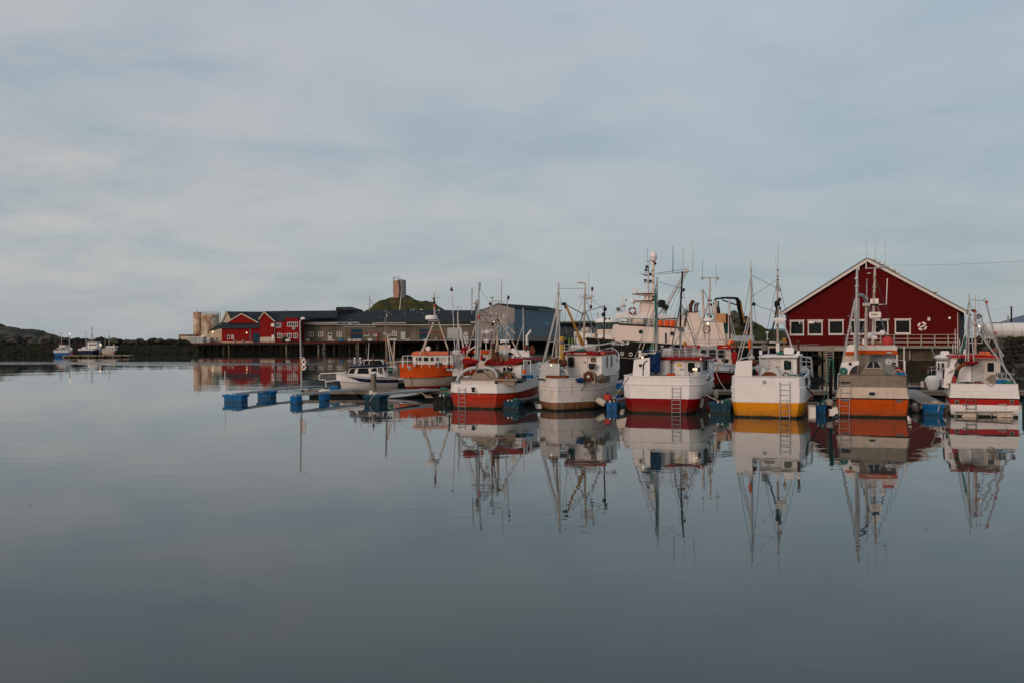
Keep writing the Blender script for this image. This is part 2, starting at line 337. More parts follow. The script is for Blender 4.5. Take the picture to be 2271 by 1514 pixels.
def weedy(m, top=.13, scum=.42):
    """A hull's paint: the same paint with a weed line at the water, scum above it and faint plate seams."""
    k = m.name + '_hull'
    if m.name == 'black_paint': return m
    if k in MATS: return MATS[k]
    c = m.copy(); c.name = k; MATS[k] = c; t = c.node_tree; b = t.nodes['Principled BSDF']; src = b.inputs['Base Color'].links[0].from_socket
    tc = N('ShaderNodeTexCoord', t); sp = N('ShaderNodeSeparateXYZ', t); L(tc.outputs['Object'], sp.inputs[0], t)
    n = N('ShaderNodeTexNoise', t, ins={'Scale': 3.2, 'Detail': 6.0, 'Roughness': .7}); L(tc.outputs['Object'], n.inputs['Vector'], t)
    z = MA(t, 'ADD', sp.outputs[2], MA(t, 'MULTIPLY', MA(t, 'SUBTRACT', n.outputs[0], .5), .22))
    f1 = MA(t, 'SUBTRACT', 1.0, MA(t, 'DIVIDE', MA(t, 'SUBTRACT', z, top - .06), .06), True); f2 = MA(t, 'MULTIPLY', MA(t, 'SUBTRACT', 1.0, MA(t, 'DIVIDE', MA(t, 'SUBTRACT', z, top), scum), True), .45)
    mp = N('ShaderNodeMapping', t, ins={3: (1.6, 1.6, .28)}); L(tc.outputs['Object'], mp.inputs[0], t); n2 = N('ShaderNodeTexNoise', t, ins={'Scale': 5.5, 'Detail': 5.0, 'Roughness': .75}); L(mp.outputs[0], n2.inputs['Vector'], t)
    c1 = MIX(t, MA(t, 'MULTIPLY', RAMP(t, n2.outputs[0], [(.56, 0.0), (.72, 1.0)]), .16), src, (.15, .09, .055)); c2 = MIX(t, f2, c1, (.06, .05, .03)); c3 = MIX(t, f1, c2, (.012, .014, .008)); L(c3, b.inputs['Base Color'], t)
    sm = MA(t, 'ABSOLUTE', MA(t, 'SUBTRACT', MA(t, 'FRACT', MA(t, 'DIVIDE', sp.outputs[1], 1.9)), .5)); n3 = N('ShaderNodeTexNoise', t, ins={'Scale': .9, 'Detail': 2.0}); L(tc.outputs['Object'], n3.inputs['Vector'], t)
    h = MA(t, 'ADD', MA(t, 'MULTIPLY', RAMP(t, sm, [(0.0, 0.0), (.01, 1.0)]), .006), MA(t, 'MULTIPLY', n3.outputs[0], .05)); bn = N('ShaderNodeBump', t, ins={'Strength': 1.0, 'Distance': 1.0}); L(h, bn.inputs['Height'], t); L(bn.outputs[0], b.inputs['Normal'], t)
    return c
def wires(t, top, feet, r=.011):
    for f in feet: t.mk('rigging_wire', MB().path([t.p(*top), t.p(*f)], r, 4), 'drope')
def ladder(t, a, b, w, steps, mt='galv', r=.018, name='ladder', u=(1, 0, 0), parent=None):
    a, b, u = V(a), V(b), V(u) * w / 2; mb = MB(); mb.tube(a - u, b - u, r).tube(a + u, b + u, r)
    o = t.mk(name, mb, mt, parent)
    for i in range(steps):
        q = a.lerp(b, (i + .5) / steps); t.mk('rung', MB().tube(q - u, q + u, r * .9, n=5), mt, o if parent is None else parent)
    return o
def railing(t, pts, h, nr, mt='white', r=.02, name='railing', every=1, parent=None):
    mb = MB(); pts = [V(q) for q in pts]
    for k in range(1, nr + 1): mb.path([q + V((0, 0, h * k / nr)) for q in pts], r, 5)
    o = t.mk(name, mb, mt, parent)
    for q in pts[::every]: t.mk('post', MB().tube(q, q + V((0, 0, h)), r, n=5), mt, o if parent is None else parent)
    return o
def radome(t, c, r=.32, h=.24, mt='radome', parent=None, base=True):
    o = t.mk('radar_dome', MB().lathe(c, [(r * .8, 0), (r, h * .1), (r * 1.0, h * .75), (r * .82, h * .97), (0, h)], 18), mt, parent)
    if base: t.mk('bracket', MB().box((c[0] - r * .5, c[1] - r * .4, c[2] - .07), (c[0] + r * .5, c[1] + r * .4, c[2] + .01)), 'galv', o if parent is None else parent)
    return o
def mast(t, pts, r, mt='alu', r2=None, lights=(), steps=False, name='mast', tip=None):
    r *= .72; r2 = r2 * .72 if r2 else r2
    q = [t.p(*a) for a in pts]; mb = MB(); n = len(q) - 1
    for i, (a, b) in enumerate(zip(q, q[1:])):
        ra = r + ((r2 or r) - r) * i / n; rb = r + ((r2 or r) - r) * (i + 1) / n; mb.tube(a, b, ra, rb, 8)
    a, b = q[0], q[-1]
    for k in (.33 + .1 * math.sin(a.x * 9), .74 + .08 * math.sin(a.x * 5)): c = a.lerp(b, k); mb.tube(c - V((0, 0, .04)), c + V((0, 0, .04)), r * 1.25, n=8)
    o = t.mk(name, mb, mt)
    if tip: t.mk('whip_antenna', MB().tube(b, b + V((0, 0, tip)), .014, .006, 4), 'dgrey', o)
    for k, m_ in lights:
        c = a.lerp(b, k) + V((.13, -.1, 0)); t.mk('mast_light', MB().lathe(c, [(.05, -.1), (.075, -.07), (.075, .07), (.05, .1)], 8).box(c + V((-.15, .04, -.02)), c + V((.02, .1, .02))), m_, o)
    return o
def flood(t, c, s=.16, d=(0, -1, -.3), parent=None):
    c = V(c); o = t.mk('floodlight', MB().lathe(c, [(s * .45, -s), (s, 0), (s * .95, s * .1)], 10, d), 'dark', parent)
    return o
def fender(label, a, b, r, m_='fend', cap='navy', group='cylindrical fenders hanging between the boats', name='fender', cat='fender'):
    a, b = V(a), V(b); t = T(name, label, cat, a, 0, group); b = b - a; l = b.length
    t.mk('body', MB().lathe((0, 0, 0), [(r * .25, .04), (r * .7, .1), (r, .22), (r, l - .22), (r * .7, l - .1), (r * .25, l - .04)], 14, b), m_)
    for c, s in ((V((0, 0, 0)), 1), (b, -1)): t.mk('end_cap', MB().lathe(c + b.normalized() * s * .0, [(r * .2, -.06 * 1), (r * .42, .0), (r * .72, .105)] , 12, b * s), cap)
    return t
def buoy(label, c, r, m_='buoyred', cap='navy', group='round mooring buoys', tip=(0, 0, 1)):
    t = T('buoy', label, 'buoy', c, 0, group); t.mk('body', MB().ball((0, 0, 0), r, 18, (1, 1, 1.08)), m_, smooth=1)
    k = V(tip).normalized(); t.mk('end_cap', MB().lathe(k * r * .86, [(r * .5, 0), (r * .38, r * .16), (r * .16, r * .3), (r * .1, r * .34)], 12, k), cap); return t
def rope(label, a, b, sag, r=.025, m_='wrope', n=12, group='mooring lines', cat='rope'):
    a, b = V(a), V(b); mb = MB(); o0 = a
    pts = [a.lerp(b, i / n) - V((0, 0, sag * 4 * (i / n) * (1 - i / n))) - o0 for i in range(n + 1)]
    o = mb.path(pts, r, 5).obj('mooring_rope', m_); o.location = o0; return tag(o, label, cat, group)
def text(t, s, c, size, mt, u_rot=(90, 0, 0), parent=None, ex=.004, name='lettering', align='LEFT'):
    cu = bpy.data.curves.new(name, 'FONT'); cu.body = s; cu.size = size; cu.extrude = ex; cu.offset = size * .015; cu.align_x = align; cu.materials.append(M[mt])
    q = bpy.data.objects.new(name, cu); COL.objects.link(q); bpy.context.view_layer.update(); me = bpy.data.meshes.new_from_object(q); bpy.data.objects.remove(q)
    o = bpy.data.objects.new(name, me); COL.objects.link(o); o.parent = parent or t.e; o.location = c; o.rotation_euler = [R(q) for q in u_rot]; return o
# ================================================================== THE SETTING
def water():
    m = bpy.data.materials.new('harbour_water'); m.use_nodes = True; t = m.node_tree; b = t.nodes['Principled BSDF']
    b.inputs['Base Color'].default_value = (.020, .040, .040, 1); b.inputs['Roughness'].default_value = .012; b.inputs['IOR'].default_value = 1.333
    tc = N('ShaderNodeTexCoord', t)
    def nz(scale, sx, sy, det=2.0, off=0.0, ds=0.0):
        mp = N('ShaderNodeMapping', t, ins={1: (off, off * .7, 0), 2: (0, 0, R(-6)), 3: (sx, sy, 1)}); L(tc.outputs['Object'], mp.inputs[0], t)
        n = N('ShaderNodeTexNoise', t, ins={'Scale': scale, 'Detail': det, 'Roughness': .5, 'Distortion': ds}); L(mp.outputs[0], n.inputs['Vector'], t); return n.outputs[0]
    sp = N('ShaderNodeSeparateXYZ', t); L(tc.outputs['Object'], sp.inputs[0], t)
    calm = nz(.02, .5, 1.6, 2.0, 7.0)                                    # slow change from glassy to lightly ruffled
    cm = RAMP(t, calm, [(.40, .28), (.62, .9)])
    a = MA(t, 'MULTIPLY', nz(.9, .55, 1.0, 2.0, 0, .3), .0062)
    b2 = MA(t, 'MULTIPLY', nz(3.4, .55, 1.0, 1.5, 3.0), .0013)
    c = MA(t, 'MULTIPLY', nz(.16, .6, 1.0, 1.0, 9.0), .02)
    base = MA(t, 'ADD', c, MA(t, 'MULTIPLY', MA(t, 'ADD', a, b2), cm))
    # breeze streak crossing the basin in front of the far quay
    yy = MA(t, 'ADD', sp.outputs[1], MA(t, 'ADD', MA(t, 'MULTIPLY', sp.outputs[0], .32), MA(t, 'MULTIPLY', MA(t, 'SUBTRACT', nz(.035, 1, 1, 3.0, 2.0), .5), 26.0)))
    band = MA(t, 'SUBTRACT', 1.0, MA(t, 'DIVIDE', MA(t, 'ABSOLUTE', MA(t, 'SUBTRACT', yy, 144.0)), 11.0), True)
    lft = MA(t, 'MULTIPLY', MA(t, 'ADD', sp.outputs[0], 22.0), -.05, True)
    bf = MA(t, 'MULTIPLY', RAMP(t, band, [(0, 0.0), (.9, 1.0)]), MA(t, 'ADD', MA(t, 'MULTIPLY', lft, .75), .25))
    rp = MA(t, 'MULTIPLY', MA(t, 'MULTIPLY', nz(2.2, .5, 1.0, 3.0, 5.0), .05), bf)
    h = MA(t, 'ADD', base, rp)
    bn = N('ShaderNodeBump', t, ins={'Strength': 1.0, 'Distance': 1.0}); L(h, bn.inputs['Height'], t); L(bn.outputs[0], b.inputs['Normal'], t)
    o = MB().add([(-3000, -300, 0), (3000, -300, 0), (3000, 6000, 0), (-3000, 6000, 0)], [(0, 1, 2, 3)]).obj('water', m, smooth=0); tag(o, kind='structure')
water()
M['grass'] = mat('rough_grass', (.05, .053, .02), .95, var=.5, scale=.5, stain=(.12, .085, .06), amt=.45, bump=.4, sscale=.12)
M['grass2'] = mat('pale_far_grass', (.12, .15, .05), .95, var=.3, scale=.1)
M['rock'] = mat('dark_shore_rock', (.027, .025, .022), .9, var=.5, scale=1.2, stain=(.018, .02, .012), amt=.5, bump=.15)
M['rock2'] = mat('lichen_grey_rock', (.075, .073, .064), .9, var=.4, scale=.5, stain=(.05, .05, .02), amt=.5, bump=.3, sscale=.5)
M['wrack'] = mat('weed_covered_rock', (.022, .021, .012), .9, var=.5, scale=.8, stain=(.045, .04, .015), amt=.3, bump=.2)
M['mount'] = mat('haze_blue_mountain', (.13, .17, .23), 1.0, var=.1, scale=.001)  # blue of the distant haze is put into the base colour
def terrain(name, sil, Y, front, back, mt, z0=-1.0, rough=1.0, seed=0, nu=90, nv=18, fs=.12, thing=None, prof=.8):
    """Ridge whose crest follows points (px, py) at distance Y and falls to the front and the back."""
    mb = MB(); pts = [P(a, b, Y) for a, b in sil]; vs = []
    for i in range(nu):
        q = i / (nu - 1) * (len(pts) - 1); k = min(int(q), len(pts) - 2); a = pts[k].lerp(pts[k + 1], q - k)
        for j in range(nv):
            v = j / (nv - 1) * 2 - 1; y = a.y + (v * front if v < 0 else v * back)
            hh = (a.z - z0) * (1 - abs(v) ** (1 / prof * 1.6)) 
            nn = MN.fractal(V((a.x * fs, y * fs, seed)), 1.0, 2.0, 5) * rough
            vs.append((a.x * (y / a.y if v < 0 else 1), y, z0 + max(0, hh + nn * min(1, hh / 2 + .1) * (1 - .65 * (1 - abs(v)) ** 4))))
    mb.add(vs, [(i * nv + j, i * nv + j + 1, (i + 1) * nv + j + 1, (i + 1) * nv + j) for i in range(nu - 1) for j in range(nv - 1)][::1])
    return mb.obj(name, mt, smooth=1.2)
ROCKS = []
def rock_mesh(k):
    rnd = random.Random(k); mb = MB(); mb.ball((0, 0, 0), 1, 9)
    sx, sy, sz = rnd.uniform(.8, 1.25), rnd.uniform(.7, 1.1), rnd.uniform(.6, .9)
    vs = []
    for x, y, z in mb.v:
        d = V((x, y, z)); s = 1 + .38 * MN.noise(d * 1.5 + V((k * 3.1, 0, 0))) + .12 * MN.noise(d * 4 + V((0, k, 0)))
        for c in (V((1, .3, .2)), V((-.5, 1, .4)), V((.2, -1, .6)), V((-.3, .1, 1))):
            c = (c + V((rnd.uniform(-.5, .5), rnd.uniform(-.5, .5), 0))).normalized(); q = d.dot(c) * s
            if q > .72: s *= 1 - (q - .72) * .8
        vs.append((x * s * sx, y * s * sy, z * s * sz))
    mb.v = vs; return mb
for k in range(7): 
    o = rock_mesh(k).obj('boulder', 'rock', smooth=.5); ROCKS.append(o.data); bpy.data.objects.remove(o)
ROCKS2 = []
for me in ROCKS: q = me.copy(); q.materials.clear(); q.materials.append(M['rock2']); ROCKS2.append(q)
def boulder(parent, w, s, lst=None, base=V((0, 0, 0))):
    o = bpy.data.objects.new('boulder', random.choice(lst or ROCKS)); COL.objects.link(o); o.parent = parent; o.location = V(w) - base
    o.rotation_euler = (random.uniform(-.4, .4), random.uniform(-.4, .4), random.uniform(0, 6.3)); o.scale = (s * random.uniform(.85, 1.2), s * random.uniform(.85, 1.2), s * random.uniform(.8, 1.1)); return o
def rubble(name, pts, mt, n, s0, s1, parent=None):       # pile of small stones joined into one mesh
    mb = MB(); rnd = random.Random(5)
    for i in range(n):
        c = pts(rnd); s = rnd.uniform(s0, s1); k = rnd.randint(0, 6); me = ROCKS[k]; a = rnd.uniform(0, 6.28); ca, sa = math.cos(a), math.sin(a)
        mb.add([(c[0] + s * (v.co.x * ca - v.co.y * sa), c[1] + s * (v.co.x * sa + v.co.y * ca), c[2] + s * v.co.z) for v in me.vertices], [tuple(p.vertices) for p in me.polygons])
    o = mb.obj(name, mt, parent, smooth=.5); o['kind'] = 'stuff'; return o
# far mountains over the sea, right of centre and at the right edge
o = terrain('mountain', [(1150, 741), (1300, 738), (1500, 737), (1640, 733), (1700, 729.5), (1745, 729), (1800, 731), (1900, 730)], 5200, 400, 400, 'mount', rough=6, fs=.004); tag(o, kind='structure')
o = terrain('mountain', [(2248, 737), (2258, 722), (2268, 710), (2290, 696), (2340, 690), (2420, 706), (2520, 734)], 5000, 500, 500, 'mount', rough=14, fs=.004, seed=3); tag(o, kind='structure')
M['headrock'] = mat('grassy_headland_rock', (.042, .042, .026), .95, var=.45, scale=.12, stain=(.10, .10, .095), amt=.62, bump=.3, sscale=.16)
# left headland
o = terrain('headland', [(-260, 735), (-120, 716), (-30, 724), (20, 726), (45, 732), (66, 733), (78, 742), (112, 749), (125, 758), (150, 776)], 300, 24, 30, 'headrock', rough=2.4, seed=5, fs=.16, nu=120, nv=24); tag(o, kind='structure')
# green ridge on the horizon beyond the inner pier
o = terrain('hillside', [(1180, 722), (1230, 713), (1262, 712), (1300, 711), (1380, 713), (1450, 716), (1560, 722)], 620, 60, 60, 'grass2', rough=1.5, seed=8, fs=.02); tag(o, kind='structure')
# grassy knoll carrying the water tower
o = terrain('knoll', [(795, 702), (812, 690), (821, 684), (828, 676), (841, 667), (858, 661), (874, 656.5), (901, 656.5), (915, 661), (930, 666), (947, 668), (962, 672), (973, 681), (990, 690), (1015, 695), (1040, 702)], 330, 26, 26, 'grass', rough=2.2, seed=2, fs=.12, nu=120, nv=30, prof=1.25, z0=3); tag(o, kind='structure')
# rocky, grassy rise behind the trawler
o = terrain('rise', [(1560, 740), (1600, 716), (1625, 706), (1648, 704), (1662, 713), (1683, 721), (1700, 730), (1722, 734), (1740, 739), (1765, 745)], 215, 22, 20, 'grass', rough=1.6, seed=12, fs=.2, nu=90, nv=22, prof=1.1, z0=.5); tag(o, kind='structure')
tr = T('rock_outcrop', 'heap of grey boulders on the grassy rise behind the black trawler', 'rocks', P(1640, 722, 205))
for a, b, s in ((1627, 699, 1.1), (1634, 703, 1.3), (1642, 700, 1.0), (1640, 708, 1.5), (1650, 709, 1.2), (1630, 711, 1.3), (1622, 707, 1.0), (1656, 715, 1.1), (1646, 716, 1.4), (1666, 722, .9), (1636, 720, 1.2)):
    boulder(tr.e, P(a, b, 203 + random.uniform(-2, 2)), s, ROCKS2, tr.o)
# unseen ridge added behind the camera to limit sun glow in the window panes
mbh = MB(); vs = []
for i in range(181):
    for j in range(10):
        x = -900 + 1800 * i / 180; y = -170 - j * 28; xc = 37 - (118 - y) * .668; hh = (10.4 + 10 * min(1, max(0, (x - xc) / 30)) + 1.6 * MN.noise(V((x * .09, j * .3, 4)))) * math.sin(min(1, j / 5) * math.pi / 2); vs.append((x, y, -1 + hh))
mbh.add(vs, [(i * 10 + j, i * 10 + j + 1, (i + 1) * 10 + j + 1, (i + 1) * 10 + j) for i in range(180) for j in range(9)]); tag(mbh.obj('added_hills', 'grass', smooth=1), kind='structure')
# ------------------------------------------------------------------ breakwater on the left
bw = T('breakwater', 'dark boulder breakwater with weedy foot running behind the three far boats', 'breakwater', W(200, 789))
crest = [(-120, 748), (0, 757), (60, 757), (110, 752), (150, 753), (200, 756), (250, 757), (300, 757), (350, 757), (400, 758), (425, 762)]
def cr(px):
    for (a, b), (c, d) in zip(crest, crest[1:]):
        if a <= px <= c: return b + (d - b) * (px - a) / (c - a)
    return 757
def bwY(px): return 232 + (px / 400) * 22
mbk = MB(); vs = []
for i in range(80):
    px = -160 + 600 * i / 79; Y = bwY(px); a = P(px, cr(px) + 4, Y + 9)
    for j, (dy, k) in enumerate(((-5, -.15), (-3, .12), (0, .45), (4, .75), (9, 1), (13, .9), (22, -.1))):
        vs.append(V((a.x * (Y + dy) / (Y + 9), Y + dy, a.z * k + .35 * MN.noise(V((i * .7, j * 1.3, 3))))) - bw.o)
mbk.add(vs, [(i * 7 + j, i * 7 + j + 1, i * 7 + 8 + j, i * 7 + 7 + j) for i in range(79) for j in range(6)]); bw.mk('core', mbk, mat('scrubby_bank', (.028, .027, .015), .95, spec=0.0, var=.55, scale=.6, stain=(.02, .02, .013), amt=.5, bump=.4, sscale=.5), smooth=1)
rnd = random.Random(11)
px = -60
while px < 425:                                        # individual armour stones along the crest
    s = rnd.uniform(.7, 1.35) * (1.3 if px < 260 else 1.0); Y = bwY(px) + 8; boulder(bw.e, P(px, cr(px) + 2 - rnd.uniform(-2, 3), Y), s, ROCKS2 if rnd.random() < .35 else ROCKS, bw.o); px += s * 6.6
for i in range(210):
    px = rnd.uniform(-60, 425); q = rnd.random() ** (1.5 if px > 120 else 1) * (.62 if px > 200 else .9); Y = bwY(px) - 3 + 10 * q; z = P(px, cr(px) + 5, Y).z * (.05 + .9 * q)
    w = P(px, 757, Y); boulder(bw.e, (w.x, Y, z), rnd.uniform(.5, 1.1), None, bw.o)
def bp(r_): px = r_.uniform(-100, 430); q = r_.random() * .55; Y = bwY(px) - 4 + 12 * q; w = P(px, 757, Y); return V((w.x, Y, max(0, P(px, cr(px) + 5, Y).z * q))) - bw.o
rubble('rubble', bp, 'wrack', 620, .3, .75, bw.e)

# ------------------------------------------------------------------ the long far quay (deck about 2.1 m above the water)
QA, QB, QC = W(395, 779.5), W(640, 778.5), W(1260, 771.5)
qz = 2.25
M['kerbred'] = mat('red_painted_kerb', (.20, .03, .022), .6, var=.3, scale=3)
land = MB(); z = qz - .25
a, b, c = QA, QB, QC
land.add([(a.x, a.y + 3, z), (b.x, b.y + 3, z), (c.x, c.y + 3, z), (c.x + 6, c.y + 120, z), (a.x - 40, a.y + 120, z)], [(0, 1, 2, 3, 4)])
land.add([(a.x, a.y + 3, z), (b.x, b.y + 3, z), (c.x, c.y + 3, z), (c.x, c.y + 3, -1), (b.x, b.y + 3, -1), (a.x, a.y + 3, -1)], [(0, 5, 4, 1), (1, 4, 3, 2)])
tag(land.obj('ground', 'dconc', smooth=0), kind='structure')
fq = T('quay', 'long dark timber quay on closely set piles below the far harbour buildings', 'quay', QB)
def qpt(px):      # face of the quay at this column
    for A, B in ((QA, QB), (QB, QC)):
        d = ray(px, 760); e = B - A; den = d.x * e.y - d.y * e.x
        t = (A.x * e.y - A.y * e.x) / den; w = V((d.x * t, d.y * t, 0))
        if A.x - 1 <= w.x <= B.x + 3: return w
    return w
dk = MB(); kb = MB()
for A, B in ((QA, QB), (QB, QC)):
    A, B = A - fq.o, B - fq.o
    dk.add([A + V((0, -.4, qz)), B + V((0, -.4, qz)), B + V((0, 4, qz)), A + V((0, 4, qz)), A + V((0, -.4, qz - .5)), B + V((0, -.4, qz - .5))], [(0, 1, 2, 3), (4, 5, 1, 0)])
    kb.beam(A + V((0, -.3, qz + .12)), B + V((0, -.3, qz + .12)), .28, .22)
for px in (452, 545, 602, 655, 712, 766, 820, 905, 960, 1010):
    w = qpt(px) - fq.o; fq.mk('tyre_fender', MB().torus(w + V((0, -.55, 1.35)), .42, .16, n=14, m=6), 'rubber')
fq.mk('deck_edge', dk, 'dconc', smooth=0); fq.mk('kerb', kb, 'kerbred', smooth=0)
rnd = random.Random(3); px = 398
while px < 1250:
    w = qpt(px) - fq.o; w.z = 0; r_ = rnd.uniform(.16, .3); dy = rnd.choice((0, 0, .8, 1.8))
    fq.mk('pile', MB().tube(w + V((0, dy, -1)), w + V((rnd.uniform(-.06, .06), dy, qz - .3)), r_, n=7), 'wood' if rnd.random() < .08 else 'pwood'); px += rnd.uniform(3.5, 11)
for px in (470, 500, 530, 556, 585, 618, 676, 694, 748, 775, 826, 850, 907, 975, 1100, 1170):     # waling timbers and fender planks
    a, b = qpt(px) - fq.o, qpt(px + 14) - fq.o; fq.mk('waling', MB().beam(a + V((0, -.25, .9)), b + V((0, -.25, .9)), .12, .22), 'pwood')
for px in (718, 793, 873, 970, 1148):
    w = qpt(px) - fq.o; ladder(fq, w + V((0, -.5, .1)), w + V((0, -.5, qz)), .75, 8, 'pale', .05, 'quay_ladder')
# ------------------------------------------------------------------ far buildings
M['roof'] = mat('dark_sheet_roof', (.038, .048, .056), .5, var=.15, scale=.5, lines=(0, .55, .03, .3), spec=.0, stain=(.035, .04, .045), amt=.3)
M['redwall'] = mat('far_red_cladding', (.215, .011, .010), .65, var=.12, scale=.6, lines=(2, .3, .015, .3), stain=(.12, .014, .012), amt=.3)
M['render'] = mat('dirty_cream_render', (.50, .43, .33), .8, var=.12, scale=.6, stain=(.25, .17, .1), amt=.35)
M['grend'] = mat('stained_olive_concrete_wall', (.135, .125, .095), .85, var=.22, scale=.35, stain=(.07, .065, .05), amt=.5, sscale=.5)
M['gclad'] = mat('shade_tone_sheet_cladding', (.13, .185, .225), .55, var=.07, scale=.2, lines=(0, .35, .02, .25))  # bluer, darker copy: the shaded side's tone put into the colour
M['gclad2'] = mat('sunlit_tone_sheet_cladding', (.24, .22, .21), .55, var=.07, scale=.2, lines=(1, .35, .02, .25))  # same sheets on the gable, the low sun's warmth put into their colour
M['bdoor'] = mat('blue_roller_door', (.014, .05, .085), .5, lines=(2, .3, .01, .3))
M['tankrust'] = mat('rust_patched_tank', (.46, .43, .32), .65, var=.2, scale=.5, stain=(.20, .05, .016), amt=.72, sscale=.55, stretch=(1, 1, 3.2))
M['silorust'] = mat('rust_orange_silo', (.52, .45, .32), .65, var=.2, scale=.5, stain=(.25, .045, .014), amt=.8, sscale=.5, stretch=(1, 1, 2.8))
def wp(t, px, py, yl): return t.p(px, py, yl)
def gable(t, x0, x1, yb, ye, xa, ya, yl, dep, wm, rm, ov=.3, trim='render', trimw=.28, roof=True):
    """Gable-fronted block: base yb, eaves ye (one or two values), apex (xa, ya), all pixels on the plane yl."""
    el, er = ye if isinstance(ye, tuple) else (ye, ye)
    a, b, c, d, e = (t.p(*q, yl) for q in ((x0, yb), (x1, yb), (x1, er), (xa, ya), (x0, el)))
    t.mk('wall', MB().ext([a, b, c, d, e], (0, dep, 0)), wm, smooth=0)
    if not roof: return
    for p0, sg in ((e, -1), (c, 1)):
        dr = (p0 - d); dl = dr.normalized(); q = p0 + dl * ov; up = V((-dl.z, 0, dl.x)); up = up if up.z > 0 else -up
        ed = [d + up * .06, q + up * .06, q + up * .24, d + up * .24]
        t.mk('roof', MB().ext([v + V((0, -.3, 0)) for v in ed], (0, dep + .6, 0)), rm, smooth=0)
        t.mk('barge_board', MB().ext([v + V((0, -.36, 0)) for v in (d - up * (trimw - .06), q - up * (trimw - .06), q + up * .16, d + up * .16)], (0, .05, 0)), trim, smooth=0)
Yq = QB.y + 6
# rusty tanks
t = T('silo', 'slim rust streaked silo standing left of the wide rusty tank', 'silo', P(438, 745, Yq + 6)); s = (Yq + 6) / FPX
t.mk('shell', MB().lathe((0, 0, 0), [(9 * s, -.5), (9 * s, 51 * s), (8.6 * s, 52.5 * s), (0, 53 * s)], 20), 'silorust', smooth=.4)
t.mk('vent', MB().tube((0, 0, 52 * s), (0, 0, 56 * s), .1), 'rust')
t = T('storage_tank', 'wide rust patched storage tank with railing on its top', 'tank', P(466, 745, Yq + 7)); s = (Yq + 7) / FPX
t.mk('shell', MB().lathe((0, 0, 0), [(19.3 * s, -.5), (19.3 * s, 46 * s), (18.9 * s, 47 * s), (0, 48 * s)], 26), 'tankrust', smooth=.4)
pts = [V((19 * s * math.cos(q), 19 * s * math.sin(q), 46.5 * s)) for q in [2 * math.pi * i / 14 for i in range(15)]]
railing(t, pts, .8, 2, 'pale', .04)
t.tube('access_ladder', 'pale', [(487.5, 693, -2), (487.5, 745, -2)], .07); t.tube('access_ladder', 'pale', [(489.5, 693, -2), (489.5, 745, -2)], .07)
for i in range(11): t.tube('rung', 'pale', [(487.5, 696 + i * 4.4, -2), (489.5, 696 + i * 4.4, -2)], .04)
# containers and low sheds
t = T('shed', 'low brown shed with flat roof behind the pale containers', 'shed', P(412, 757, Yq + 4)); t.bx('wall', mat('brown_shed_boards', (.26, .14, .08), .8), 396.5, 743, 419, 758, 0, 4); t.bx('wall', 'conc', 419, 743, 434, 758, .3, 4); t.bx('roof', 'dgrey', 396, 741.5, 434, 743, -.2, 4.5)
def container(label, x0, x1, y0, y1, m1, doors):
    t = T('shipping_container', label, 'container', P((x0 + x1) / 2, y1, Yq - 1), group='containers on the far quay')
    t.bx('body', m1, x0, y0, x1, y1, 0, 2.4)
    a, b = t.p(x0, y1, 0), t.p(x1, y0, 0)
    for k in range(doors):
        c = a.x + (b.x - a.x) * (k + .5) / doors; w = (b.x - a.x) / doors * .42
        dd = t.mk('door', MB().box((c - w, -.05, a.z + .15), (c + w, .0, b.z - .15)), m1); t.mk('locking_bar', MB().tube((c + w * .2, -.09, a.z + .2), (c + w * .2, -.09, b.z - .2), .035), 'galv', dd)
    t.mk('roof_rail', MB().box((a.x - .03, -.06, b.z - .12), (b.x + .03, 2.46, b.z + .04)), 'alu'); return t
t = container('cream shipping container at the left end of the far quay', 401, 419, 746.5, 763, 'render', 1)
t.bx('sign', 'dgrey', 406.5, 752.5, 413, 755, -.1, .04)
container('pale green grey container beside the cream one', 419.4, 434.5, 746.5, 762.5, mat('pale_green_paint', (.33, .38, .35), .6, stain=(.2, .16, .12), amt=.4), 2)
container('rightmost pale grey container next to the white shed', 435, 452, 747, 762, mat('pale_grey_paint2', (.38, .41, .40), .6, stain=(.2, .16, .12), amt=.4), 2)
t = T('low_building', 'low white building wing with lean-to roof left of the red warehouse', 'building', P(478, 758, Yq + 3))
t.bx('wall', 'white', 445, 744, 466, 757, 1.5, 5); t.poly('wall', 'render', [(465, 758), (492.3, 758), (492.3, 727), (465, 735)], 0, 6)
for x in (469, 479.5): t.bx('door', 'dgrey', x, 748.5, x + (3.6 if x < 470 else 2.4), 757, -.06, .08)
a = [t.p(463, 734.5, -.5), t.p(492, 725, -.5), t.p(497, 717, 5), t.p(490, 716, 6)]; t.mk('roof', MB().ext(a, (0, 0, .2)), 'roof', smooth=0)
t.mk('lamp', MB().ball(t.p(472, 736, -.3), .22, 8), 'lit')
# white gable behind
t = T('white_warehouse', 'white gabled warehouse with grey roof peeping over the red buildings', 'warehouse', P(503, 740, Yq + 22))
gable(t, 493, 513, 744, (712, 712), 502.5, 691.5, 0, 16, 'render', 'roof')
a = [t.p(502.5, 691, 0), t.p(590, 691.5, 4), t.p(590, 712, -1), t.p(513, 710, -.2)]; t.mk('roof', MB().ext(a, (0, .3, -.2)), 'roof', smooth=0)
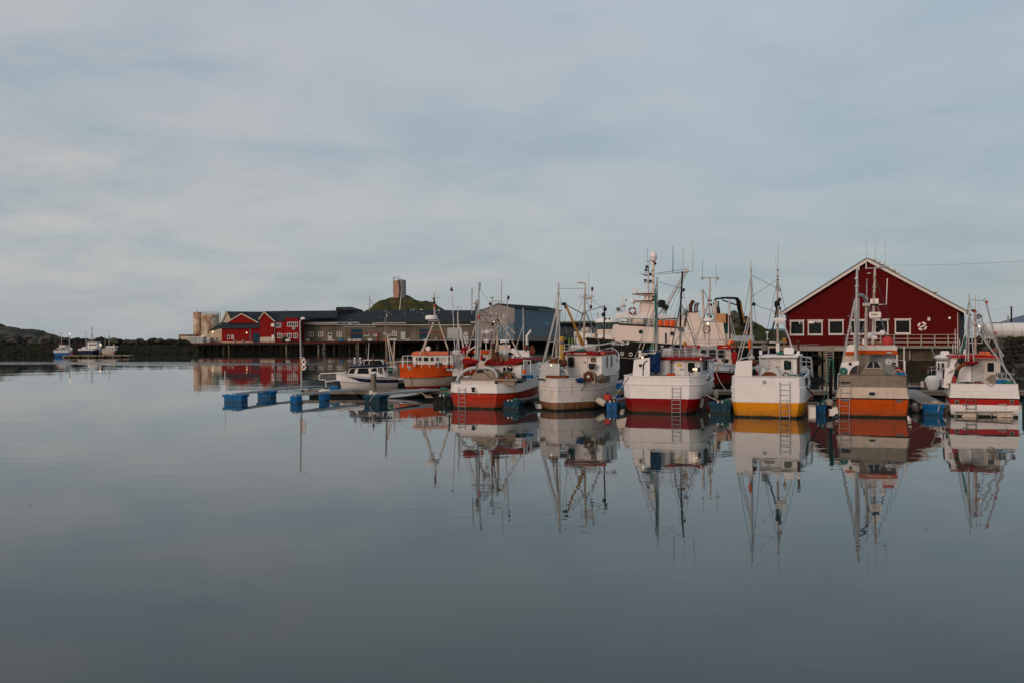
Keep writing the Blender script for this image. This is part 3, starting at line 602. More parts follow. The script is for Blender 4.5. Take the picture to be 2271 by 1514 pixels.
# red warehouse (left)
t = T('red_warehouse', 'low red warehouse with cross gable and blue door on the far quay', 'warehouse', P(534, 759, Yq))
t.bx('wall', 'redwall', 492, 727.5, 577, 758.5, 0, 8); t.bx('plinth', 'render', 492, 757.5, 561, 760, -.12, .2)
a = [t.p(483, 729, -.6), t.p(577, 728, -.6), t.p(577, 713, 4.5), t.p(498, 716, 4.5)]; t.mk('roof', MB().ext(a, (0, 0, .15)), 'roof', smooth=0)
gable(t, 506, 570, 716.5, (714, 714), 536.5, 696, 2.6, 8, 'redwall', 'roof', ov=.5, trimw=.22)
a = [t.p(537, 695.5, 3), t.p(575, 697, 7), t.p(577, 714, 3.2), t.p(570, 713.5, 2.4)]; t.mk('roof', MB().ext(a, (0, .2, -.1)), 'roof', smooth=0)
for x, m_ in ((504, 'glass'), (513, 'pale')): t.win(x, 743, x + 5.5, 752, -.01, fw=.1, rad=.01, gl=m_)
t.bx('roller_door', 'bdoor', 561, 738.5, 575.5, 759, -.08, .1); t.bx('door_post', 'dgrey', 553.5, 730, 556, 758, -.05, .1)
t.mk('lamp', MB().ball(t.p(547, 738, -.3), .2, 8), 'lit')
# red gabled building + wing
t = T('red_gable_building', 'taller red gabled building with white windows beside the grey concrete store', 'building', P(592, 758, Yq - 3))
gable(t, 576.5, 607.5, 757.5, (706, 711), 586.5, 692.5, 0, 14, 'redwall', 'roof', ov=.5, trimw=.22)
t.bx('plinth', 'render', 576.5, 747.5, 609.5, 758.3, -.12, .2)
t.bx('wall', 'redwall', 608, 711, 666, 757.5, .6, 8); t.bx('wall', 'redwall', 632.5, 705.5, 660.5, 713, .5, 4)
a = [t.p(588, 690.5, 3), t.p(748, 689, 9), t.p(748, 706, 2), t.p(662, 705, 1.5), t.p(632, 706, .4), t.p(632, 712, .2), t.p(608, 713, .2)]; t.mk('roof', MB().ext(a, (0, .3, -.15)), 'roof', smooth=0)
t.win(610.5, 716, 623.5, 726.5, .6, fw=.12, rad=.01, cross=(3, 1)); t.win(637, 714.5, 660, 724.5, .6, fw=.14, rad=.01, cross=(5, 1))
for x in (615, 637.5, 651): t.win(x, 739, x + 9, 750, .6, fw=.14, rad=.01, cross=(2, 1))
for y in (740, 743, 746): t.bx('shutter_slat', 'render', 624, y, 637, y + 1, .5, .08)
t.bx('vent_box', 'grey', 648.5, 726.5, 654, 731, .1, .5); t.bx('notice', 'white', 602.5, 743, 607.5, 752, -.2, .06); t.mk('wall_clock', MB().lathe(t.p(604.5, 721, -.05), [(.5, 0), (.5, .1), (0, .12)], 14, (0, -1, 0)), 'white')
t.tube('downpipe', 'white', [(609, 714, .3), (609, 757, .3)], .07); t.mk('roof_vent', MB().box(t.p(632, 692, 3), t.p(636, 688, 5)), 'galv')
for x, m_ in ((623, 'green'), (627, 'green')): pass
t = T('net_pile', 'dark green heap of nets and a white sack before the red building', 'nets', P(630, 757.5, Yq - 5)); t.mk('net', MB().lump((0, 0, .7), (.9, .8, .85), 3, .7), mat('dark_green_net', (.03, .05, .025), .9, var=.4, scale=6)); t.mk('sack', MB().lump((1.0, -.3, .35), (.65, .5, .4), 5, .4), 'white')
t = T('white_sack', 'white sack lying on the far quay by the gable corner', 'sack', P(639, 757, Yq - 6)); t.mk('body', MB().lump((0, 0, .3), (.7, .5, .35), 9, .4), 'white')
for i, (x, l) in enumerate(((521.5, 'left grey tub on the quay before the red warehouse'), (539.5, 'right grey tub on the quay before the red warehouse'))):
    t = T('fish_tub', l, 'tub', P(x, 759, Yq - 2.5), group='tubs on the far quay'); w = .46
    t.mk('body', MB().lathe((0, 0, 0), [(.42, 0), (.5, .7), (.5, .74), (.44, .74), (.4, .1)], 12), 'conc')
# long olive concrete store
t = T('concrete_store', 'long olive grey concrete store with dark hipped roof and small white windows', 'building', P(880, 756, Yq + 3))
def gl(px): return 758 - (px - 665) * .0105
wall = MB(); t0_ = [t.p(665, 757.5, 0), t.p(1140, 752.5, 0), t.p(1140, 717, 0), t.p(665, 715.5, 0)]
t.mk('wall', wall.ext(t0_, (0, 16, 0)), 'grend', smooth=0)
a = [t.p(661, 715.5, -1), t.p(1182, 713, -1), t.p(1062, 690.5, 9), t.p(843, 690, 9)]; t.mk('roof', MB().ext(a, (0, .05, .3)), 'roof', smooth=0)
a = [t.p(661, 715.5, -1), t.p(843, 690, 9), t.p(760, 700, 15), t.p(670, 708, 12)]; t.mk('roof', MB().ext(a, (0, .05, .3)), 'roof', smooth=0)
t.bx('fascia', 'dark', 661, 715, 1145, 719, -.95, .2)
t.mk('roof_valley', MB().tube(t.p(852, 689, 8.6), t.p(893, 712.5, -.6), .1), 'pale')
a = [t.p(745, 701, 6), t.p(745, 683, 8), t.p(780, 682, 9), t.p(803, 689, 9), t.p(803, 693, 7)]; t.mk('roof_monitor', MB().ext(a, (0, 3, 0)), 'dark', smooth=0)
a = [t.p(745, 682.5, 7.5), t.p(780, 682, 7.5), t.p(804, 689, 8.5), t.p(766, 689, 5.5)]; t.mk('monitor_roof', MB().ext(a, (0, 0, .15)), 'roof', smooth=0)
t.bx('chimney', 'render', 733, 690.5, 744, 698, 5, 1.5); t.bx('chimney_cap', 'dark', 732.5, 689, 744.5, 690.6, 4.9, 1.7)
t.tube('roof_flashing', 'white', [(690, 703.5, 8), (733, 697, 8)], .12)
for x0, x1, y in ((662, 749, 716), (831, 901, 715)): t.bx('awning_beam', 'pale', x0, y, x1, y + 3, -1.6, .3)
pp = t.mk('pipe', MB().path([t.p(671, 720, -1.1), t.p(800, 720.5, -1.1), t.p(900, 721, -1.1), t.p(1045, 721, -1.1)], .17, 8), 'alu')
t.mk('pipe', MB().path([t.p(761, 725, -.4), t.p(835, 724.5, -.4)], .07, 6), 'white'); t.mk('pipe', MB().path([t.p(920, 725, -.4), t.p(995, 725, -.4)], .06, 6), 'pale')
for x in (685, 706, 747): t.win(x, 736, x + 10.5, 746.5, 0, fw=.16, rad=.01, cross=(2, 2))
for x in (808,): t.win(x, 738.5, x + 10.5, 745.5, 0, fw=.15, rad=.01, cross=(2, 1))
t.win(829, 737.5, 836, 745.5, 0, fw=.15, rad=.01, cross=(2, 1)); t.win(870, 734.5, 880, 745, 0, fw=.16, rad=.01, cross=(2, 2)); t.win(1029.5, 736.5, 1037, 743.5, 0, fw=.16, rad=.01, cross=(2, 2))
for x0, y0 in ((727, 738.5), (889, 736), (1029.5, 745)):
    d = t.bx('door', 'grey', x0, y0, x0 + 9.5, y0 + 16.5, -.08, .1)
    if x0 < 800: t.win(x0 + 1, y0 + 1, x0 + 8.5, y0 + 7, -.09, d, fw=.08, rad=.01)
for x0, x1 in ((778, 803.5), (930, 953)): t.bx('roller_door', 'bdoor', x0, 730, x1, 751, -.08, .1)
t.bx('roller_door', 'grey', 992, 727, 1024, 751, -.06, .1); t.bx('wall_sign', 'grey', 850.5, 737, 859, 743, -.06, .08)
t = T('lifebuoy', 'pale ring lifebuoy on the concrete store wall between window and sign', 'lifebuoy', P(865.5, 743, Yq + 2.8)); t.mk('ring', MB().torus((0, 0, 0), .34, .09), 'white')
for i, (x, w, l) in enumerate(((775, 9, 'low grey crate with red tub below the blue door, leftmost'), (786, 10, 'middle pale crate in front of the first blue door'), (796, 9, 'right pale crate in front of the first blue door'), (944, 11, 'pale crate before the second blue door'))):
    tt = T('crate', l, 'crate', P(x, 756.5, Yq - 1), group='crates on the far quay'); tt.mk('body', MB().box((-w * .06, 0, 0), (w * .06, 1, .62)), 'grey'); tt.mk('lid', MB().box((-w * .063, -.04, .62), (w * .063, 1.04, .7)), 'pale')
def jib(label, px0, px1, pxp, yb, yt, m_='kerbred'):
    t = T('jib_crane', label, 'crane', P(pxp, yb, Yq - 1.5), group='red jib cranes on the far quay')
    t.tube('column', m_, [(pxp, yb, 0), (pxp, yt, 0)], .28, n=8); t.tube('jib', m_, [(pxp, yt + 1, 0), (px0, yt + 5, 0)], .16, n=6); t.tube('counter_arm', m_, [(pxp, yt + 1, 0), (px1, yt + .5, 0)], .2)
    t.tube('hook_line', 'dark', [(px0, yt + 5, 0), (px0, yt + 9, 0)], .03); return t
jib('red jib crane by the first blue door of the concrete store', 772, 838, 838, 756, 736.5); jib('red jib crane by the second blue door behind the orange boat', 928, 985, 981, 754, 734)
# blue grey warehouse
t = T('metal_warehouse', 'tall blue grey sheet metal warehouse at the right end of the far quay', 'warehouse', P(1141, 752, 268))
G = [t.p(1141, 752.5, 0), t.p(1141, 684, 0)]; c0, c1 = G
r0, r1 = P(1243, 752, 304), P(1243, 690.5, 304); l0, l1 = P(1062, 753, 290), P(1062, 691, 290); ap = P(1105, 675.5, 279)
r0, r1, l0, l1, ap = (t.loc(q) for q in (r0, r1, l0, l1, ap))
t.mk('side_wall', MB().add([c0, r0, r1, c1], [(0, 1, 2, 3)]), 'gclad', smooth=0)
t.mk('gable_wall', MB().add([l0, c0, c1, ap, l1], [(0, 1, 2, 3, 4)]), 'gclad2', smooth=0)
bk = r1 - c1; t.mk('roof', MB().ext([c1 + V((.1, -.4, 0)), r1 + V((.6, -.3, 0)), ap + bk + V((.6, 0, .1)), ap + V((0, -.5, .1))], (0, 0, .2)).ext([ap + V((0, -.5, .1)), ap + bk, l1 + bk, l1], (0, 0, .2)), 'roof', smooth=0)
t.mk('rear_wall', MB().add([l0, l0 + bk, l1 + bk, l1, r0, r1], [(0, 1, 2, 3), (1, 4, 5, 2)]), 'gclad', smooth=0)
for k in (.42,): a = c0.lerp(r0, k); b = c1.lerp(r1, k); t.mk('downpipe', MB().tube(a + V((.05, -.1, 0)), b + V((.05, -.1, 0)), .07), 'galv')
a, b = c0.lerp(r0, .62), c0.lerp(r0, .78); hz = (c1 - c0).z; t.mk('sign', MB().ext([a + V((.03, -.12, hz * .50)), b + V((.03, -.12, hz * .50)), b + V((.03, -.12, hz * .60)), a + V((.03, -.12, hz * .60))], (-.03, .08, 0)), mat('pale_blue_sign', (.16, .30, .42), .5))
t.mk('foundation', MB().beam(c0 + V((0, -.2, .3)), r0 + V((0, -.2, .3)), .3, 1.6), 'conc'); t.mk('annexe', MB().ext([t.p(1105, 752, -1), t.p(1140.5, 752, -1), t.p(1140.5, 717, -1), t.p(1105, 718, -1)], (0, 3, 0)), 'gclad', smooth=0)
t.mk('barge_board', MB().beam(t.p(1062, 690, -2), t.p(1140, 717, -2), .15, .5, up=(0, 1, 0)), 'dgrey', smooth=0)
# gulls resting on the roofs and pipe
GB = []
mb = MB(); mb.ball((0, 0, 0), .17, 8, (1.5, .8, .8)).ball((.24, 0, .14), .09, 6).tube((-.2, 0, .02), (-.42, 0, .02), .08, .01, 5); o = mb.obj('gull', 'white', smooth=1); GB.append(o.data); bpy.data.objects.remove(o)
gp = [(779, 711.5), (778, 709), (823, 708), (842, 706), (860, 704), (874, 709), (898, 708), (896, 707), (898, 704), (917, 706.5), (906, 693), (865, 697), (883, 698.5), (899, 699), (899, 695), (912, 689), (918, 688), (928, 695), (937, 696), (939, 698), (935, 688), (957, 694), (963, 707), (975, 694.5), (973, 689), (981, 705.5), (985, 706), (1000, 695), (1006, 690), (1036, 709), (1050, 689), (1065, 709), (1079, 708), (828, 718.5), (776, 719.5), (839, 719), (797, 719)]
for i, (a, b) in enumerate(gp):
    up = max(0, min(1, (714.5 - b) / 24)); Y = Yq + 2.2 + up * 9.5 if b < 716 else Yq + 1.9
    o = bpy.data.objects.new('gull', GB[0]); COL.objects.link(o); o.location = P(a, b - .6, Y); o.rotation_euler = (0, 0, random.uniform(0, 6.3)); o.scale = (1.15,) * 3
    tag(o, 'white gull resting on the long dark roof of the concrete store' if b < 716 else 'white gull perched on the pipe along the concrete store', 'gull', 'gulls on the concrete store roof' if b < 716 else 'gulls on the pipe of the concrete store')
# ------------------------------------------------------------------ water tower
mt_ = bpy.data.materials.new('painted_tower_wall'); mt_.use_nodes = True; n_ = mt_.node_tree; b_ = n_.nodes['Principled BSDF']; b_.inputs['Roughness'].default_value = .85
tc = N('ShaderNodeTexCoord', n_); sp = N('ShaderNodeSeparateXYZ', n_); L(tc.outputs['Object'], sp.inputs[0], n_); nz = N('ShaderNodeTexNoise', n_, ins={'Scale': 1.1, 'Detail': 6.0}); L(tc.outputs['Object'], nz.inputs[0], n_)
cv = MA(n_, 'ADD', MA(n_, 'MULTIPLY', MA(n_, 'POWER', MA(n_, 'ABSOLUTE', MA(n_, 'SUBTRACT', MA(n_, 'DIVIDE', sp.outputs[2], 5.4), .45)), 2.0), -1.5), .38)
dx = MA(n_, 'ADD', MA(n_, 'SUBTRACT', sp.outputs[0], cv), MA(n_, 'MULTIPLY', MA(n_, 'SUBTRACT', nz.outputs[0], .5), .35))
c_ = RAMP(n_, MA(n_, 'ADD', MA(n_, 'MULTIPLY', dx, .2), .5), [(0, (.30, .15, .11)), (.42, (.33, .22, .17)), (.421, (.035, .035, .04)), (.55, (.035, .035, .045)), (.551, (.24, .24, .23)), (1, (.2, .2, .2))])
L(MIX(n_, MA(n_, 'MULTIPLY', RAMP(n_, nz.outputs[0], [(.52, 0.0), (.66, 1.0)]), .35), c_, (.3, .08, .06)), b_.inputs[0], n_); M['tower'] = mt_
t = T('water_tower', 'round concrete water tower with weathered painted wall on the grassy knoll', 'tower', P(886.5, 659, 328)); s = 328 / FPX
t.mk('drum', MB().lathe((0, 0, 0), [(14 * s, -.4), (14 * s, 36.5 * s), (0, 37 * s)], 28), 'tower', smooth=.4)
railing(t, [V((x * s, y * s, 37 * s)) for x, y in ((-13, -6), (-13, 4), (-3, 6), (-1, -6), (-13, -6))], 1.15, 2, 'galv', .05)
t.tube('access_ladder', 'galv', [(871.5, 616, -1), (871.5, 650, -1)], .06); t.tube('whip_antenna', 'dark', [(887.5, 622, 0), (887.5, 615.5, 0)], .09); t.tube('whip_antenna', 'galv', [(899.5, 622, 0), (899.5, 617, 0)], .06)
t.mk('hatch', MB().box((-1.3 + .9, -.8, 36 * s), (.6 + .9, .8, 38.3 * s)), 'dgrey')
t = T('utility_pole', 'white pole with a strut on the left flank of the knoll', 'pole', P(819, 690, 310)); t.tube('pole', 'pale', [(819, 692, 0), (820, 655, 0)], .17, r2=.1); t.tube('strut', 'dgrey', [(820.5, 665, 0), (828, 676, 0)], .09)
t = T('marker_pole', 'thin white pole standing on the grass just below the water tower', 'pole', P(887, 690, 305)); t.tube('pole', 'white', [(886, 690, 0), (889, 660, 0)], .13, r2=.08)
for x, y0, y1, Y, l in ((1326, 694, 725, 330, 'thin utility pole with crossarm above the inner pier'), (2243, 680, 718, 190, 'utility pole with small crossarm above the white tank at the right edge'), (2235.5, 700, 718, 192, 'short dark post left of the pole above the white tank')):
    t = T('utility_pole', l, 'pole', P(x, y1, Y)); t.tube('pole', 'pale' if y0 > 690 else 'pwood', [(x, y1 + 20, 0), (x, y0, 0)], .15)
    if '200' and 'crossarm' in l: t.tube('crossarm', 'pale', [(x - 3, y0 + 1, 0), (x + 2, y0 + 1, 0)], .1)
o = MB().path([P(1962 + (2300 - 1962) * i / 12, 588.5 - 11.5 * i / 12 + 3.5 * math.sin(math.pi * i / 12), 119) for i in range(13)], .011, 4).obj('overhead_wire', 'dgrey'); tag(o, 'long thin wire running from the red house ridge out to the right', 'wire')
for i, (x0, y0, x1, y1) in enumerate(((2160, 688, 2243, 681), (1240, 698, 1326, 696.5), (1326, 696.5, 1390, 698))):
    o = MB().path([P(x0 + (x1 - x0) * k / 8, y0 + (y1 - y0) * k / 8 + 3 * math.sin(math.pi * k / 8), 190 + 0 * i if i == 0 else 330) for k in range(9)], .014, 4).obj('overhead_wire', 'dgrey'); tag(o, ('wire sagging from the red house towards the pole above the white tank', 'wire left of the thin utility pole above the inner pier', 'wire right of the thin utility pole above the inner pier')[i], 'wire')
# ------------------------------------------------------------------ inner pier in the gap
t = T('inner_pier', 'far slatted pier with pale vertical timbers in the gap right of the metal warehouse', 'pier', P(1290, 745, 320))
t.bx('deck', 'dark', 1236, 715.5, 1345, 724, 0, 10)
x = 1243; rnd = random.Random(4)
while x < 1345: t.bx('timber', 'galv' if rnd.random() < .6 else 'pale', x, 723, x + rnd.uniform(1.2, 2.0), 747, .6, .3); x += rnd.uniform(2.6, 3.8)
t.bx('back_boards', 'gclad', 1240, 724, 1345, 746, 6, .5); t.bx('lower_deck', 'dgrey', 1236, 742, 1345, 749, -8, 8); x = 1243
while x < 1345: t.tube('pile', 'pwood' if rnd.random() < .8 else 'conc', [(x, 748, -7), (x, 792, -7)], .22); x += rnd.uniform(6, 9)
t = T('bollard_post', 'ochre mooring post rising from the water left of the inner pier', 'post', W(1246, 800)); t.tube('post', mat('ochre_post', (.42, .26, .06), .7, stain=(.1, .07, .03), amt=.5), [(1245.5, 800, 0), (1245, 746, 0)], .5, n=10); t.tube('band', 'dgrey', [(1245.3, 757, 0), (1245.3, 763, 0)], .56, n=10)
# ------------------------------------------------------------------ red house on its quay (right)
M['clad'] = mat('dark_red_board_cladding', (.094, .0042, .0048), .62, var=.12, scale=1.2, lines=(2, .17, .02, .45), stain=(.055, .004, .004), amt=.3)
M['gwood'] = mat('silvery_vertical_boards', (.085, .083, .08), .85, var=.3, scale=1.5, lines=(1, .2, .03, .6), stretch=(1, 1, .3))
M['trim'] = mat('cream_white_trim', (.58, .55, .51), .6, var=.06, stain=(.34, .29, .23), amt=.2)
HO = W(1940, 822.5); HH = 25.6
t = T('red_house', 'big dark red boarded house with white framed windows on a piled quay', 'house', HO, HH)
DEP = 26
pts = [(1743.5, 767), (2127, 765), (2127, 684), (1925, 578), (1743.5, 692)]
t.mk('wall', MB().ext([t.p(x, y, 0) for x, y in pts], (0, DEP, 0)), 'clad', smooth=0)
a = t.p(2127, 765, 0); b = t.p(2127, 684, 0); t.mk('side_boarding', MB().box((a.x + .003, .02, a.z), (a.x + .06, DEP, b.z - .3)), 'gwood', smooth=0)
apx, le, re_ = t.p(1925, 576, 0), t.p(1732, 698, 0), t.p(2146, 694, 0)
M['slate'] = mat('grey_corrugated_roof', (.095, .11, .12), .6, var=.2, scale=1.2, lines=(1, .22, .03, .35), stain=(.06, .06, .05), amt=.4)
for q, nm in ((le, 'left'), (re_, 'right')):
    d = (q - apx).normalized(); up = V((-d.z, 0, d.x)); up = up if up.z > 0 else -up
    t.mk('roof', MB().ext([apx + V((0, -.75, 0)), q + V((0, -.75, 0)), q + V((0, -.75, 0)) + up * .16, apx + V((0, -.75, 0)) + up * .16], (0, DEP + 1.2, 0)), 'slate', smooth=0)
    t.mk('barge_board', MB().ext([apx + V((0, -.80, 0)) - up * .2 + V((0, 0, -.05)), q + V((0, -.80, 0)) - up * .2, q + V((0, -.80, 0)) + up * .06, apx + V((0, -.80, 0)) + up * .06], (0, .05, 0)), 'trim', smooth=0)
    t.mk('roof_edge', MB().ext([apx + V((0, -.83, 0)) + up * .06, q + V((0, -.83, 0)) + up * .06, q + V((0, -.83, 0)) + up * .2, apx + V((0, -.83, 0)) + up * .2], (0, .08, 0)), 'dgrey', smooth=0)
a, b = t.p(1743.5, 698, 0), t.p(2127, 692, 0); t.mk('drip_board', MB().box((a.x, -.05, a.z - .05), (b.x, .0, a.z + .05)), 'clad', smooth=0)
for x0, x1 in ((1752, 1783.2), (1791.5, 1824.5), (1837.5, 1871), (1886, 1920), (1939, 1970.5), (1984.4, 2019.8)):
    yo = (x0 - 1752) * -.012; t.win(x0, 711 + yo, x1, 743 + yo, -.002, fr='trim', fw=.14, rad=.01)
    f = t.bx('window_head', 'trim', x0 - 1.5, 709.4 + yo, x1 + 1.5, 711.6 + yo, -.1, .09); t.bx('sill', 'trim', x0 - .6, 742.6 + yo, x1 + .6, 744.4 + yo, -.1, .09)
t.bx('wall_box', 'trim', 2057, 704, 2063, 711.5, -.08, .08); t.bx('wall_box', 'white', 2103.5, 703, 2108.5, 707.5, -.08, .08)
t.mk('wall_lamp', MB().ball(t.p(1927.5, 606.5, -.2), .16, 8, (1.6, 1, .7)), 'galv'); t.tube('cable', 'dark', [(2066, 764, -.03), (2066, 700, -.03), (2068, 696, -.03)], .02)
t.tube('downpipe', 'dgrey', [(1743, 698, -.1), (1743, 765, -.1)], .05); t.tube('gutter_pipe', 'trim', [(2124, 694, -.08), (2124, 764, -.08)], .04)
for x0, x1, y in ((1880, 1884, 700), (1890, 1893, 700)): t.bx('wall_bracket', 'dgrey', x0, y, x1, y + 3, -.06, .06)
t.bx('corner_board', 'clad', 2125, 692, 2127.3, 765, -.05, .06)
t2 = T('lifebuoy', 'red and white ring lifebuoy on the red house wall above the railing', 'lifebuoy', t.world(t.p(2045.5, 724, -.12)), HH)
t2.mk('ring', MB().torus((0, 0, 0), .40, .12, n=24, seg=lambda i: 1 if i % 6 < 2 else 0), ['white', 'red2']); t2.mk('throw_line', MB().beam((-.25, -.1, -.12), (.25, -.1, .12), .1, .14), 'white')
hq = t
# gulls on the ridge
for i in range(26):
    k = .05 + .32 * (i + random.uniform(-.3, .3)) / 26 if i < 22 else .62 + .012 * i * .2
    w = t.world(apx.lerp(re_, k) + V((0, random.uniform(-.4, 2.5), .38)))
    o = bpy.data.objects.new('gull', GB[0]); COL.objects.link(o); o.location = w; o.rotation_euler = (0, 0, random.uniform(0, 6.3)); o.scale = (.8,) * 3
    tag(o, 'pale gull roosting on the right roof slope of the red house', 'gull', 'gulls on the red house roof')
M['abut'] = mat('brown_stained_abutment', (.095, .078, .055), .85, var=.25, scale=1.5, stain=(.04, .035, .022), amt=.6, bump=.01)
# quay under the house
t = T('house_quay', 'timber quay on thick piles carrying the red house, with concrete abutment', 'quay', HO, HH)
a, b = t.p(1655, 768.5, -.6), t.p(2140, 766, -.6)
t.mk('deck', MB().box((a.x, -.6, b.z - .25), (b.x, DEP, b.z - .005)), 'wood', smooth=0)
t.bx('edge_beam', 'pale', 1655, 769, 1990, 777, -.75, .3); t.bx('edge_beam', 'conc', 1990, 767, 2133, 772, -.75, .3)
t.bx('abutment', 'abut', 1990, 772, 2140, 803, .8, 3); t.bx('footing', 'dconc', 1975, 800, 2145, 830, .5, 4)
t.bx('back_wall', 'dconc', 1655, 775, 1990, 830, 9, 1)
t.tube('drain_pipe', 'galv', [(2018, 772, .5), (2018, 797, .5)], .09)
rnd = random.Random(8)
for x in (1662, 1676, 1692, 1706, 1722, 1738, 1752, 1766, 1779, 1790, 1802, 1819, 1829, 1852, 1862, 1876, 1892, 1908, 1925, 1943, 1960, 1978):
    t.tube('pile', rnd.choice(('pwood', 'pwood', 'wood')), [(x, 776, -.3), (x + rnd.uniform(-1.5, 1.5), 832, -.3)], rnd.uniform(.14, .22), n=8)
for x in (1670, 1700, 1730, 1758, 1795, 1840, 1870): t.tube('rear_pile', 'pwood', [(x, 776, 4), (x, 824, 4)], .2, n=7)
for x0, x1, y in ((1655, 1830, 796), (1850, 1990, 790)): t.bx('waling', 'pwood', x0, y, x1, y + 4, -.5, .15)
a, b = t.p(1840.5, 829, -.85), t.p(1840.5, 766, -.85); ladder(t, a, b, .78, 12, 'pale', .06, 'quay_ladder')
ta = T('tyre', 'black rubber tyre fender on the piles left of the quay ladder', 'tyre', t.world(t.p(1808, 797, -.75)), HH); ta.mk('tyre', MB().torus((0, 0, 0), .52, .2, n=22), 'rubber')
ral = T('deck_railing', 'grey wooden railing along the quay edge before the red house', 'railing', t.world(t.p(2000, 766, -.5)), HH)
for x in (1878, 1893, 1922, 1953, 1983, 2013, 2043, 2073, 2103, 2124): ral.bx('post', 'pale', x - 1.3, 741.5, x + 1.3, 767, 0, .12)
for y in (742, 750.5, 758.5): ral.bx('rail', 'pale', 1872, y - .6, 2127, y + 1.6, -.06, .05)
M['litter'] = M['pale']
o = T('plank_stack', 'loose pale planks lying on the quay edge below the third window', 'planks', t.world(t.p(1790, 766, -.3)), HH)
for i, (x0, y0, x1, y1) in enumerate(((1740, 765.5, 1800, 763.5), (1760, 766, 1815, 762.8), (1752, 764, 1790, 765.5))): o.mk('plank', MB().beam(o.p(x0, y0, .1 * i), o.p(x1, y1, .1 * i), .15, .05), 'pale')
t = T('low_quay', 'low dark quay wall with a pale rail left of the red house', 'quay', W(1690, 822), HH); t.bx('coping', 'pale', 1655, 757, 1745, 760, 3, .4); t.bx('wall', 'pwood', 1655, 760, 1745, 775, 3.1, .4)
# ------------------------------------------------------------------ stone embankment, white tank
t = T('embankment', 'dark stone embankment below the white tank at the right edge', 'embankment', W(2200, 822)); rnd = random.Random(21)
mb = MB(); vs = []
def ep(u, v):     # u along 0..1, v up 0..1
    px = 2128 + 330 * u; Y = 113 - 6 * u + v * 5.0; w = P(px, 752, Y); zt = P(px, 752 + 4 * math.sin(u * 9), Y).z; return V((w.x, Y, -.5 + (zt + .5) * v))
for i in range(24):
    for j in range(8): vs.append(ep(i / 23, j / 7) - t.o + V((0, .3, .12 * MN.noise(V((i, j, 2))))))
for i in range(24): vs[i * 8 + 7] += V((0, 0, 0))
mb.add(vs, [(i * 8 + j, i * 8 + 8 + j, i * 8 + 9 + j, i * 8 + 1 + j) for i in range(23) for j in range(7)])
mb.add([ep(0, 1) - t.o, ep(1, 1) - t.o, ep(1, 1) - t.o + V((10, 60, 0)), ep(0, 1) - t.o + V((0, 60, 0))], [(0, 1, 2, 3)]); t.mk('core', mb, 'wrack', smooth=1)
for j in range(8):
    u = -.01
    while u < .8: s = rnd.uniform(.42, .68); boulder(t.e, ep(u, j / 7.6 + rnd.uniform(-.02, .02)), s, ROCKS2 if rnd.random() < .12 else ROCKS, t.o); u += s * 1.45 / 17
o = rubble('grass_tufts', lambda r_: ep(r_.random() * .8, .97 + r_.random() * .06) - t.o + V((0, r_.random(), 0)), 'grass', 160, .12, .34, t.e)
t = T('storage_tank', 'long white horizontal tank lying behind the railing at the right edge', 'tank', P(2230, 750, 124)); a, b = t.p(2178, 734, 0), t.p(2420, 731, 0)
d = (b - a).normalized(); t.mk('shell', MB().lathe(a, [(.01, -.0), (.55, .06), (.85, .25), (.96, .6), (.97, (b - a).length)], 30, d), 'white', smooth=.5)
for x in (2193, 2262): t.bx('saddle', 'white', x - 11, 743, x + 11, 753.5, -.7, 1.6)
t.bx('top_hatch', 'dgrey', 2200, 715, 2224, 718, -.3, .8)
for x in (2215, 2240, 2258): t.mk('seam', MB().lathe(t.p(x, 733.5, 0), [(.975, -.02), (.975, .02)], 30, d), 'grey', smooth=.5)
r = T('tank_railing', 'thin steel railing in front of the long white tank', 'railing', P(2200, 753, 118))
railing(r, [r.p(x, 753, 0) for x in range(2128, 2400, 23)], .95, 2, 'galv', .022)
t = T('vent_tower', 'small scaffold platform with dark nets at the right eave of the red house', 'platform', P(2170, 720, 135))
for x in (2167, 2179): t.tube('post', 'galv', [(x, 697, 0), (x, 735, 0)], .035)
for y in (697, 706, 716): t.tube('rail', 'galv', [(2167, y, 0), (2179, y, 0)], .03)
t.mk('net', MB().lump(t.p(2170, 702, .5), (.4, .3, .35), 2, .4), 'dark')
# ------------------------------------------------------------------ far left: pontoon, three boats, lamps
t = T('far_pontoon', 'low wooden pontoon in front of the three far boats', 'pontoon', W(225, 792))
a, b = t.loc(W(158, 791.5)), t.loc(W(292, 791.5)); t.mk('deck', MB().box((a.x, 0, .25), (b.x, 2.6, .5)), 'wood'); t.mk('float', MB().box((a.x + .2, .2, -.3), (b.x - 2, 2.4, .25)), 'dconc')
for k in range(9): x = a.x + (b.x - a.x) * k / 8; t.mk('fender_post', MB().tube((x, -.06, -.2), (x, -.06, .5), .09), 'pwood' if k % 3 else 'pale')
def hull_at(t, org, head, Lb, B, rows, bands, mats, **k):
    """Hull built under thing t but turned by its own heading (degrees) about a point of t's frame."""
    s = T('hull_frame', None, None, t.world(org), math.degrees(t.a) + head); names = set(o.name for o in COL.objects)
    pt = hull(s, Lb, B, rows, bands, mats, **k)
    bpy.context.view_layer.update()
    Mx = t.e.matrix_world.inverted() if False else (Matrix.Translation(t.o) @ Matrix.Rotation(-t.a, 4, 'Z')).inverted()
    Sx = Matrix.Translation(s.o) @ Matrix.Rotation(-s.a, 4, 'Z')
    for o in list(s.e.children): o.data.transform(Mx @ Sx); o.parent = t.e
    bpy.data.objects.remove(s.e)
    return lambda tt, side, row, off=0.0: t.loc(s.world(pt(tt, side, row, off)))
